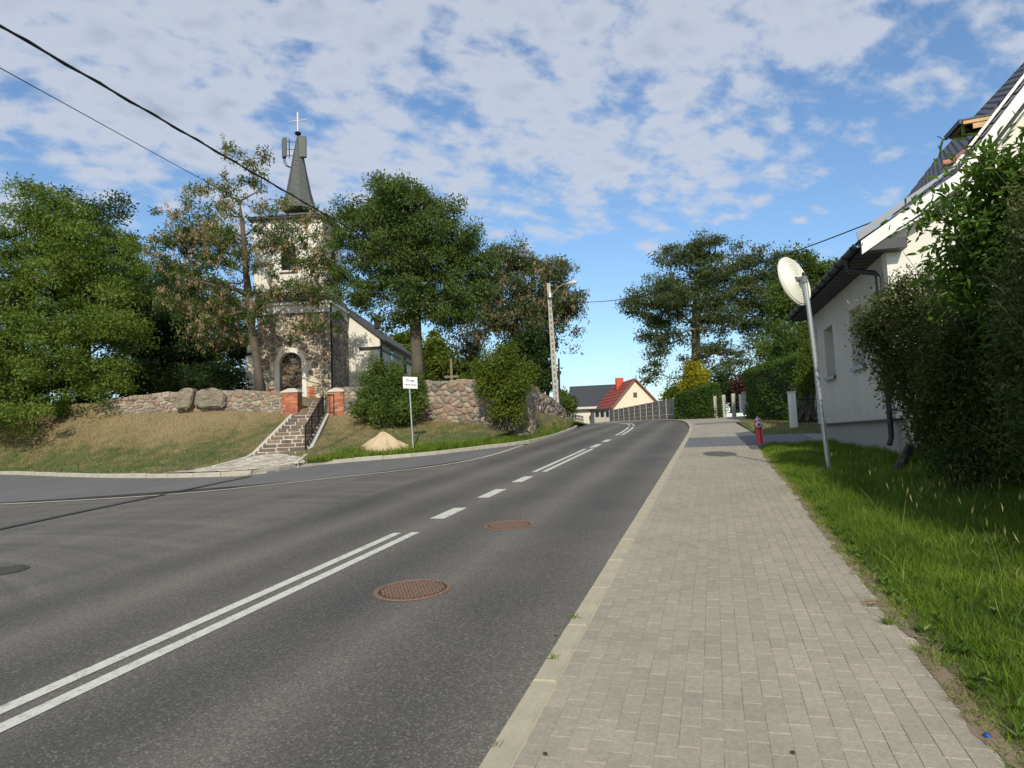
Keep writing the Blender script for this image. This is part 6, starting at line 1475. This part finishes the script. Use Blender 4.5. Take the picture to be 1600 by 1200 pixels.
# ------------------------------------------------------------------ manholes
M['mhg'] = simple('dark_cast_iron', (.075, .072, .068), .7, metal=.2, var=.2)
def manhole(px, py, rad, label, brown=True, ta=None, on=ROAD):
    c = G(px, py, on) if ta is None else TA(*ta, on); root = thing('manhole_cover', label, 'manhole cover', c, 'manhole covers in the asphalt')
    X, Y_, Z = hr3, hd3, up3; m2 = MB(); n_ = 40
    m2.add([c+Z*z_+(X*math.cos(2*PI*k/n_)+Y_*math.sin(2*PI*k/n_))*r_ for r_, z_ in ((rad, .004), (rad-.012, .012), (rad*.90, .012), (rad*.88, .006)) for k in range(n_)], [(r*n_+k, r*n_+(k+1) % n_, (r+1)*n_+(k+1) % n_, (r+1)*n_+k) for r in range(3) for k in range(n_)]); m2.build('frame_ring', M['rust'] if brown else M['mhg'], root)
    m2 = MB(); m2.add([c+Z*.007+(X*math.cos(2*PI*k/n_)+Y_*math.sin(2*PI*k/n_))*rad*.885 for k in range(n_)], [tuple(range(n_))]); m2.build('lid', M['rustd'], root)
    m2 = MB(); s_ = .036
    for i in range(-12, 13):
        for j in range(-12, 13):
            q = np.array([i*s_+(s_/2 if j % 2 else 0), j*s_*.85])
            if np.hypot(*q) > rad*.80: continue
            an = PI/4 if (i+j) % 2 else -PI/4; u = X*math.cos(an)+Y_*math.sin(an); v = -X*math.sin(an)+Y_*math.cos(an)
            m2.box(c+X*q[0]+Y_*q[1]+Z*.010, u*.0145, v*.0085, Z*.004)
    for k in range(44):
        a_ = 2*PI*k/44; u = X*math.cos(a_)+Y_*math.sin(a_); v = -X*math.sin(a_)+Y_*math.cos(a_); m2.box(c+u*rad*.94+Z*.014, u*.015, v*.010, Z*.003)
    o = m2.build('tread_pattern', M['rust'] if brown else M['mhg'], root); o['kind'] = 'stuff'
    return root
manhole(645, 922, .37, 'large rusty round manhole cover nearest the camera in the right lane')
manhole(795, 821, .35, 'second rusty manhole cover farther up the right lane')
manhole(4, 893, .27, 'dark manhole cover cut by the left edge of the junction', False)

# ------------------------------------------------------------------ near hedge on the right
def near_lobe(t, a, z, rt, ra, rz_, wt=None):
    q = HD*t+HR*a; return (t, a, z, rt, ra, rz_, wt)
def lobes_ta(lobes, n, shell):
    wts = np.array([l[6] or (l[3]*l[4]*l[5])**.7 for l in lobes]); wts /= wts.sum(); idx = rng.choice(len(lobes), n, p=wts); L = np.array([l[:6] for l in lobes], float); d = rnd_dir(n); r = rng.random(n)**shell
    q = L[idx, :3]+d*r[:, None]*L[idx, 3:6]; x = HD[0]*q[:, 0]+HR[0]*q[:, 1]; y = HD[1]*q[:, 0]+HR[1]*q[:, 1]; return np.stack([x, y, q[:, 2]], 1), np.stack([HD[0]*d[:, 0]+HR[0]*d[:, 1], HD[1]*d[:, 0]+HR[1]*d[:, 1], d[:, 2]], 1)
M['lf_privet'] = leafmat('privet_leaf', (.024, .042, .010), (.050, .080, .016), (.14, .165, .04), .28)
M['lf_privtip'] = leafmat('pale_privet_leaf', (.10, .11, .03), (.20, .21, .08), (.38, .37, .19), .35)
M['lf_elder'] = leafmat('elder_leaf', (.035, .075, .012), (.085, .155, .022), (.17, .26, .045), .42, .45)
def near_bush(name, label, lobes, ncl, nlf, mat, size, crad, base_ta, shell=.3, stems=90, tipmat=None, extra=None, tint0=0, leafk=LEAF6, zc=None):
    base = TA(*base_ta); root = thing(name, label, 'hedge', base); cl, cd = in_lobes(lobes, ncl, shell)
    mb = MB()
    for i in range(stems):
        q = cl[rng.integers(ncl)]; t = talong(q); st = TA(t+rng.normal()*.3, base_ta[1]+rng.uniform(-.1, .9), .1); st[2] = float(Hl(st[0], st[1])); m_ = st*.45+q*.55+rng.normal(size=3)*.14; mb.tube([st, (st+m_)/2+rng.normal(size=3)*.05, m_, q], [.03, .024, .016, .006], 5, cap=False)
        for _ in range(3):
            q3 = q+rng.normal(size=3)*.3; mb.tube([m_, (m_+q3)/2+rng.normal(size=3)*.06, q3], [.010, .007, .003], 4, cap=False)
    mesh_obj('stems', raw_mesh('stems', mb.v, mb.f, M['bark'], base, True), root, base)
    idx = np.repeat(np.arange(ncl), nlf); n = len(idx); off = np.clip(rng.normal(size=(n, 3))*.5, -.9, .9)*crad; pos = cl[idx]+off; gzz = Hl(pos[:, 0], pos[:, 1]); keep = pos[:, 2] > gzz+.06; pos = pos[keep]; idx = idx[keep]; n = len(idx)
    Dv = rnd_dir(n)+cd[idx]*.9; Dv[:, 2] -= .15; Nn = rnd_dir(n)*.8+cd[idx]*.5; Nn[:, 2] += .6; s_ = rng.uniform(.6, 1.3, n); tint = np.clip(rng.random(ncl)[idx]*.4+rng.random(n)*.6+tint0, 0, 1)
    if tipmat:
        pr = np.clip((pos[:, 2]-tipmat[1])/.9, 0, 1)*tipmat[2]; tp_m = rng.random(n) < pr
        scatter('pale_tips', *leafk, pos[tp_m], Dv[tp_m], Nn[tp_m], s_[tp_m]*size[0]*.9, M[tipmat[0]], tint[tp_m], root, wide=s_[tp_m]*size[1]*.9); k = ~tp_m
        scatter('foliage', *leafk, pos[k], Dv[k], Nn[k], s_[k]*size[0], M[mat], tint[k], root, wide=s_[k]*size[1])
    else: scatter('foliage', *leafk, pos, Dv, Nn, s_*size[0], M[mat], tint, root, wide=s_*size[1])
    return root
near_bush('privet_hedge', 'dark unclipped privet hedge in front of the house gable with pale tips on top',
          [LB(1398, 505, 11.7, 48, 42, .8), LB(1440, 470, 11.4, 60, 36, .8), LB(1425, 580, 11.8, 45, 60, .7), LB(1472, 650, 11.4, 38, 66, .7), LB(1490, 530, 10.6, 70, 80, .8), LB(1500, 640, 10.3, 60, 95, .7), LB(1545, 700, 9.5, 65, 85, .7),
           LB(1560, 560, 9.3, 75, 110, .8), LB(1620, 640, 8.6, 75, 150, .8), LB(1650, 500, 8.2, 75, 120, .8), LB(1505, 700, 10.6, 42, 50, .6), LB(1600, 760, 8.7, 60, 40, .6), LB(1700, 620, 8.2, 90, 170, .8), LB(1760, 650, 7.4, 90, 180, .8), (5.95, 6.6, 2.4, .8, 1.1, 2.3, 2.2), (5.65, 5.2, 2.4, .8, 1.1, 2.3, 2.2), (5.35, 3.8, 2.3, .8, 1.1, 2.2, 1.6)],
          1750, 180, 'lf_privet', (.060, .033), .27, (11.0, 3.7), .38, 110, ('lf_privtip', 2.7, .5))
near_bush('elder_bush', 'tall bright leafed bush rising over the hedge into the upper right corner',
          [LB(1530, 300, 8.7, 35, 40, .5), LB(1575, 285, 8.4, 35, 50, .5), LB(1620, 270, 8.0, 45, 60, .6), LB(1495, 395, 9.2, 40, 36, .5), LB(1540, 370, 8.7, 55, 50, .6), LB(1600, 390, 8.3, 60, 70, .6), LB(1660, 330, 8.0, 60, 90, .7), LB(1450, 335, 9.4, 22, 12, .3), LB(1500, 250, 8.9, 22, 12, .3), LB(1520, 450, 9.0, 55, 34, .5), LB(1590, 470, 8.5, 60, 50, .5)],
          250, 24, 'lf_elder', (.15, .058), .30, (9.6, 3.9), 0.45, 20)

# ------------------------------------------------------------------ grass
def blades(name, t, a, h, w_, mat, lean, tint, zf=Hl, tmpl=BLADE, kind='stuff', label=None):
    x = HD[0]*t+HR[0]*a; y = HD[1]*t+HR[1]*a; z = zf(x, y)-.01; n = len(t); pos = np.stack([x, y, z], 1)
    D = rng.normal(size=(n, 3))*lean; D[:, 2] = 1; N = rnd_dir(n); N[:, 2] *= .3
    return scatter(name, *tmpl, pos, D, N, h, M[mat], tint, wide=w_, kind=kind)
n = 200000
u = rng.random(n)**1.5; t = 2.2+u*18.8; aw = np.interp(t, [2, 8, 12, 21], [3.6, 3.6, 3.5, 3.6]); a = 1.125+rng.random(n)**1.0*(aw-1.1)
edge = np.clip((a-1.12)/.30, 0, 1); cl_n = .5+.5*np.sin(t*2.3+np.sin(a*4.1)*2)*np.sin(a*3.7+t*.9)
bare = np.sin(t*1.9+1.2)*np.sin(t*.73+a*2)+.35*np.sin(t*7.3)
keep = rng.random(n) < np.clip(.30+edge*1.0-(bare > .35)*(1-edge)*.3, .05, 1); t, a, edge, cl_n = t[keep], a[keep], edge[keep], cl_n[keep]; n = len(t)
cl_n = .6*cl_n+.4*(.5+.5*np.sin(t*5.7+a*9)*np.sin(a*6.1-t*3.3)); h = (.035+.065*edge+.11*edge*cl_n)*rng.uniform(.5, 1.4, n)*np.interp(t, [2, 6, 9], [.50, .68, .95]); w_ = rng.uniform(.0032, .0068, n)*np.interp(t, [3, 10, 20], [1, 1.5, 2.3])
o = blades('lawn_grass', t, a, h, w_, 'blade', .38, np.clip(.35*rng.random(n)+.35*cl_n+.25*(1-edge)*rng.random(n), 0, 1))
# taller stems with seed heads in the uncut part by the hedge
n = 150; t = rng.uniform(4.5, 13, n); a = np.clip(rng.normal(2.6, .45, n), 1.7, 3.4); h = rng.uniform(.32, .62, n)
x = HD[0]*t+HR[0]*a; y = HD[1]*t+HR[1]*a; pos = np.stack([x, y, Hl(x, y)], 1); D = rng.normal(size=(n, 3))*.22; D[:, 2] = 1; D /= np.linalg.norm(D, axis=1)[:, None]
o = scatter('grass_stems', *BLADE, pos, D, rnd_dir(n), h, M['drylawn'], rng.random(n), wide=np.full(n, .004), kind='stuff')
D2 = D.copy(); scatter('grass_seed_heads', *LEAF4, pos+D*h[:, None]*.88, D2+rng.normal(size=(n, 3))*.1, rnd_dir(n), np.full(n, .09), M['drylawn'], np.clip(rng.random(n)+.3, 0, 1), wide=np.full(n, .014), kind='stuff')
# broad blades and dandelion rosettes
n = 2200; t = 4.2+rng.random(n)**1.3*13; a = rng.uniform(1.35, 3.4, n); blades('coarse_grass', t, a, rng.uniform(.14, .30, n), rng.uniform(.006, .010, n), 'blade', .45, np.clip(rng.random(n)*.6+.15, 0, 1))
n = 260; tc_ = 2.6+rng.random(n)**1.3*11; ac_ = 1.2+rng.random(n)**1.4*1.7; t = np.repeat(tc_, 9); a = np.repeat(ac_, 9); k = len(t); x = HD[0]*t+HR[0]*a; y = HD[1]*t+HR[1]*a; an = rng.random(k)*2*PI
D = np.stack([np.cos(an), np.sin(an), rng.uniform(.5, 1.3, k)], 1); scatter('rosette_leaves', *LEAF6, np.stack([x, y, Hl(x, y)+.015], 1), D, np.tile([0, 0, 1.0], (k, 1))+rng.normal(size=(k, 3))*.2, rng.uniform(.045, .095, k), M['lf_elder'], np.clip(rng.random(k)+.2, 0, 1), wide=rng.uniform(.018, .034, k), kind='stuff')
# ragged tufts leaning over the edging, some of them dry
nt_ = 330; tc_ = 2.4+rng.random(nt_)**1.15*17; ac_ = 1.10+np.abs(rng.normal(0, .06, nt_)); k_ = 12; t = np.repeat(tc_, k_)+rng.normal(0, .03, nt_*k_); a = np.repeat(ac_, k_)+rng.normal(0, .025, nt_*k_); n = len(t)
x = HD[0]*t+HR[0]*a; y = HD[1]*t+HR[1]*a; D = rng.normal(size=(n, 3))*.8; D[:, 0] -= .35; D[:, 2] = .75; drym = np.repeat(rng.random(nt_) < .3, k_)
for m_, mt_ in ((drym, 'drylawn'), (~drym, 'blade')):
    q_n = int(m_.sum()); scatter('edge_tufts', *BLADE, np.stack([x, y, zplane(x, y)-.004], 1)[m_], D[m_], rnd_dir(q_n)*[1, 1, .3], rng.uniform(.03, .10, q_n), M[mt_], rng.random(q_n), wide=rng.uniform(.004, .007, q_n), kind='stuff')
# sand and soil lying in drifts along the edge
dmb = MB()
for i in range(26):
    tq = 2.6+i*.62+random.uniform(-.2, .2); w2 = random.uniform(.03, .085); L2 = random.uniform(.15, .5); Vd = []
    for u in np.linspace(-1, 1, 9):
        hw_ = w2*math.sqrt(max(0, 1-u*u))*random.uniform(.7, 1.2); Vd += [TA(tq+u*L2, 1.12-hw_, .0015), TA(tq+u*L2, 1.12-hw_*.4, .006), TA(tq+u*L2, 1.16, .008)]
    dmb.add(Vd, [(k*3+m_, k*3+m_+1, k*3+m_+4, k*3+m_+3) for k in range(8) for m_ in range(2)])
o = dmb.build('soil_drifts', M['soil']); o['kind'] = 'stuff'
# soil spilled over the edging, with crumbs
n = 700; t = 2.5+rng.random(n)**1.3*16; t = t+.25*np.sin(t*5.0); a = 1.13+rng.normal(0, .045, n); q = np.stack([HD[0]*t+HR[0]*a, HD[1]*t+HR[1]*a], 1); z = zplane(q[:, 0], q[:, 1])+.004
scatter('soil_crumbs', [(-.5, -.5, 0), (.5, -.4, 0), (.4, .5, 0), (-.5, .4, 0), (0, 0, .5)], [(0, 1, 4), (1, 2, 4), (2, 3, 4), (3, 0, 4)], np.c_[q, z], rnd_dir(n)*[1, 1, .1], np.tile([0, 0, 1.0], (n, 1)), rng.uniform(.004, .013, n), M['soil'], rng.random(n), kind='stuff')
# lawn beyond the crossover
n = 16000; t = rng.uniform(26, 39.5, n); a = rng.uniform(1.4, 9, n); o = blades('far_lawn_grass', t, a, rng.uniform(.04, .10, n), rng.uniform(.02, .035, n), 'drylawn', .5, rng.random(n), zf=lambda x, y: zplane(x, y)+.02+.06*np.sin(np.clip((x*HD[0]+y*HD[1]-25.9)/14, 0, 1)*PI), tmpl=BLADE1)
# short turf on the bank
n = 120000; fi = rng.random(n)*108.9; v = rng.random(n)**.9; i_ = fi.astype(int); f = (fi-i_)[:, None]; jv = np.clip(v*25, 0, 24.99); j_ = jv.astype(int); g = (jv-j_)[:, None]
pos = BANK[i_, j_]*(1-f)*(1-g)+BANK[i_+1, j_]*f*(1-g)+BANK[i_, j_+1]*(1-f)*g+BANK[i_+1, j_+1]*f*g
_d = pos-CAM; _z = _d @ FWD; _px = 800+F*(_d @ RGT)/_z; _py = 600-F*(_d @ UPV)/_z; in_ap = (_px > 246) & (_px < 484) & (_py > np.interp(_px, AP_X, AP_Y)-1); rel = (pos-S0) @ dirn; lat = (pos-S0) @ sidev
ok = ~in_ap & ~((rel > -.3) & (rel < run+1) & (np.abs(lat) < 1.15)) & (pos[:, 0] > -30); pos = pos[ok]; n = len(pos)
lush = .5+.5*np.sin(pos[:, 0]*1.3+pos[:, 1]*.7)*np.sin(pos[:, 1]*1.9)
D = rng.normal(size=(n, 3))*.5; D[:, 2] = 1; scatter('bank_grass', *BLADE1, pos-[0, 0, .01], D, rnd_dir(n)*[1, 1, .3], rng.uniform(.04, .13, n)*(.6+.6*lush), M['bankblade'], rng.random(n), wide=rng.uniform(.018, .035, n), kind='stuff')
# taller fringe of grass above the kerb
n = 9000; fi = np.interp(rng.uniform(475, 915, n), ipx, np.arange(110)) if ipx[-1] > ipx[0] else rng.random(n)*109; fi = np.clip(fi, 0, 108.9); v = rng.random(n)**1.5*.30; i_ = fi.astype(int); f = (fi-i_)[:, None]; jv = np.clip(v*25, 0, 24.99); j_ = jv.astype(int); g = (jv-j_)[:, None]
pos = BANK[i_, j_]*(1-f)*(1-g)+BANK[i_+1, j_]*f*(1-g)+BANK[i_, j_+1]*(1-f)*g+BANK[i_+1, j_+1]*f*g
D = rng.normal(size=(n, 3))*.35; D[:, 2] = 1; scatter('kerbside_grass', *BLADE1, pos, D, rnd_dir(n)*[1, 1, .3], rng.uniform(.10, .28, n), M['blade'], np.clip(rng.random(n)*.8, 0, 1), wide=rng.uniform(.02, .035, n), kind='stuff')
# weeds in the kerb joint, leaf litter, bottle cap
def weed(name, px, py, label, nb_, hmax, mat='blade'):
    c = G(px, py); root_n = nb_; D = rng.normal(size=(nb_, 3))*.8; D[:, 2] = .8; o = scatter(name, *BLADE, np.tile(c, (nb_, 1))+rng.normal(size=(nb_, 3))*[.012, .012, 0], D, rnd_dir(nb_)*[1, 1, .3], rng.uniform(.4, 1, nb_)*hmax, M[mat], rng.random(nb_), loc=c, wide=rng.uniform(.005, .009, nb_)); tag(o, label, 'weed')
weed('weed', 898, 966, 'small grass weed growing in the kerb joint, the farther of the two', 22, .08); weed('weed', 866, 1030, 'small grass weed growing in the kerb joint, the nearer of the two', 20, .09)
weed('grass_tuft', 1388, 975, 'lone grass tuft standing on the edge of the paving', 40, .12)
weed('straw_wisp', 775, 1166, 'wisp of dry straw lying on the kerb at the bottom edge', 9, .07, 'drylawn')
c = G(1356, 945)+[0, 0, .01]; n = 12; D = rng.normal(size=(n, 3)); D[:, 2] = .1; o = scatter('dry_leaf', *LEAF6, np.tile(c, (n, 1))+rng.normal(size=(n, 3))*[.03, .02, .003], D, np.tile([0, 0, 1.0], (n, 1))+rng.normal(size=(n, 3))*.3, rng.uniform(.04, .08, n), M['seed'], rng.random(n)*.3, loc=c, wide=rng.uniform(.012, .02, n)); tag(o, 'crumpled dry leaf cluster lying at the grass edge of the paving', 'dry leaf')
c = G(1543, 1153)+[0, 0, .012]; m2 = MB(); m2.lathe(c, [(.014, -.008), (.016, .0), (.013, .007), (.001, .008)], 12, (.2, -.1, 1)); tag(m2.build('bottle_cap', simple('blue_plastic', (.01, .06, .30), .4), None, loc=c), 'blue plastic bottle cap in the soil beside the paving', 'bottle cap')
for px, py, lab in ((852, 1180, 'small black pebble on the paving beside the kerb, at the bottom edge'), (868, 995, 'dark pebble on the kerb between the two weeds'), (1239, 1178, 'tiny dark pebble on the paving, bottom right')):
    c = G(px, py)+[0, 0, .005]; m2 = MB(); m2.lathe(c, [(.004, -.004), (.012, .0), (.010, .007), (.002, .010)], 8, (.1, .2, 1)); tag(m2.build('pebble', M['rustd'], None, smooth=True, loc=c), lab, 'pebble')
# little slatted fence at the end of the bank before the white house
lf = thing('slat_fence', 'short run of grey slatted fence at the end of the bank before the white house', 'fence', P(904, 662, 52))
f0, f1 = P(893, 659, 52), P(912, 663, 51)
for k in range(5):
    q = f0+(f1-f0)*k/4; m2 = MB(); m2.box(q+[0, 0, .2], [.035, 0, 0], [0, .035, 0], [0, 0, .45]); m2.build('fence_post', M['concrete'], lf, loc=q)
for k in range(4):
    for j in range(3):
        q = f0+(f1-f0)*(k+.5)/4+[0, 0, .08+j*.22]; m2 = MB(); m2.box(q, (f1-f0)/8*.86, [0, .012, 0], [0, 0, .085]); m2.build('fence_board', M['fencec'], lf, loc=q)
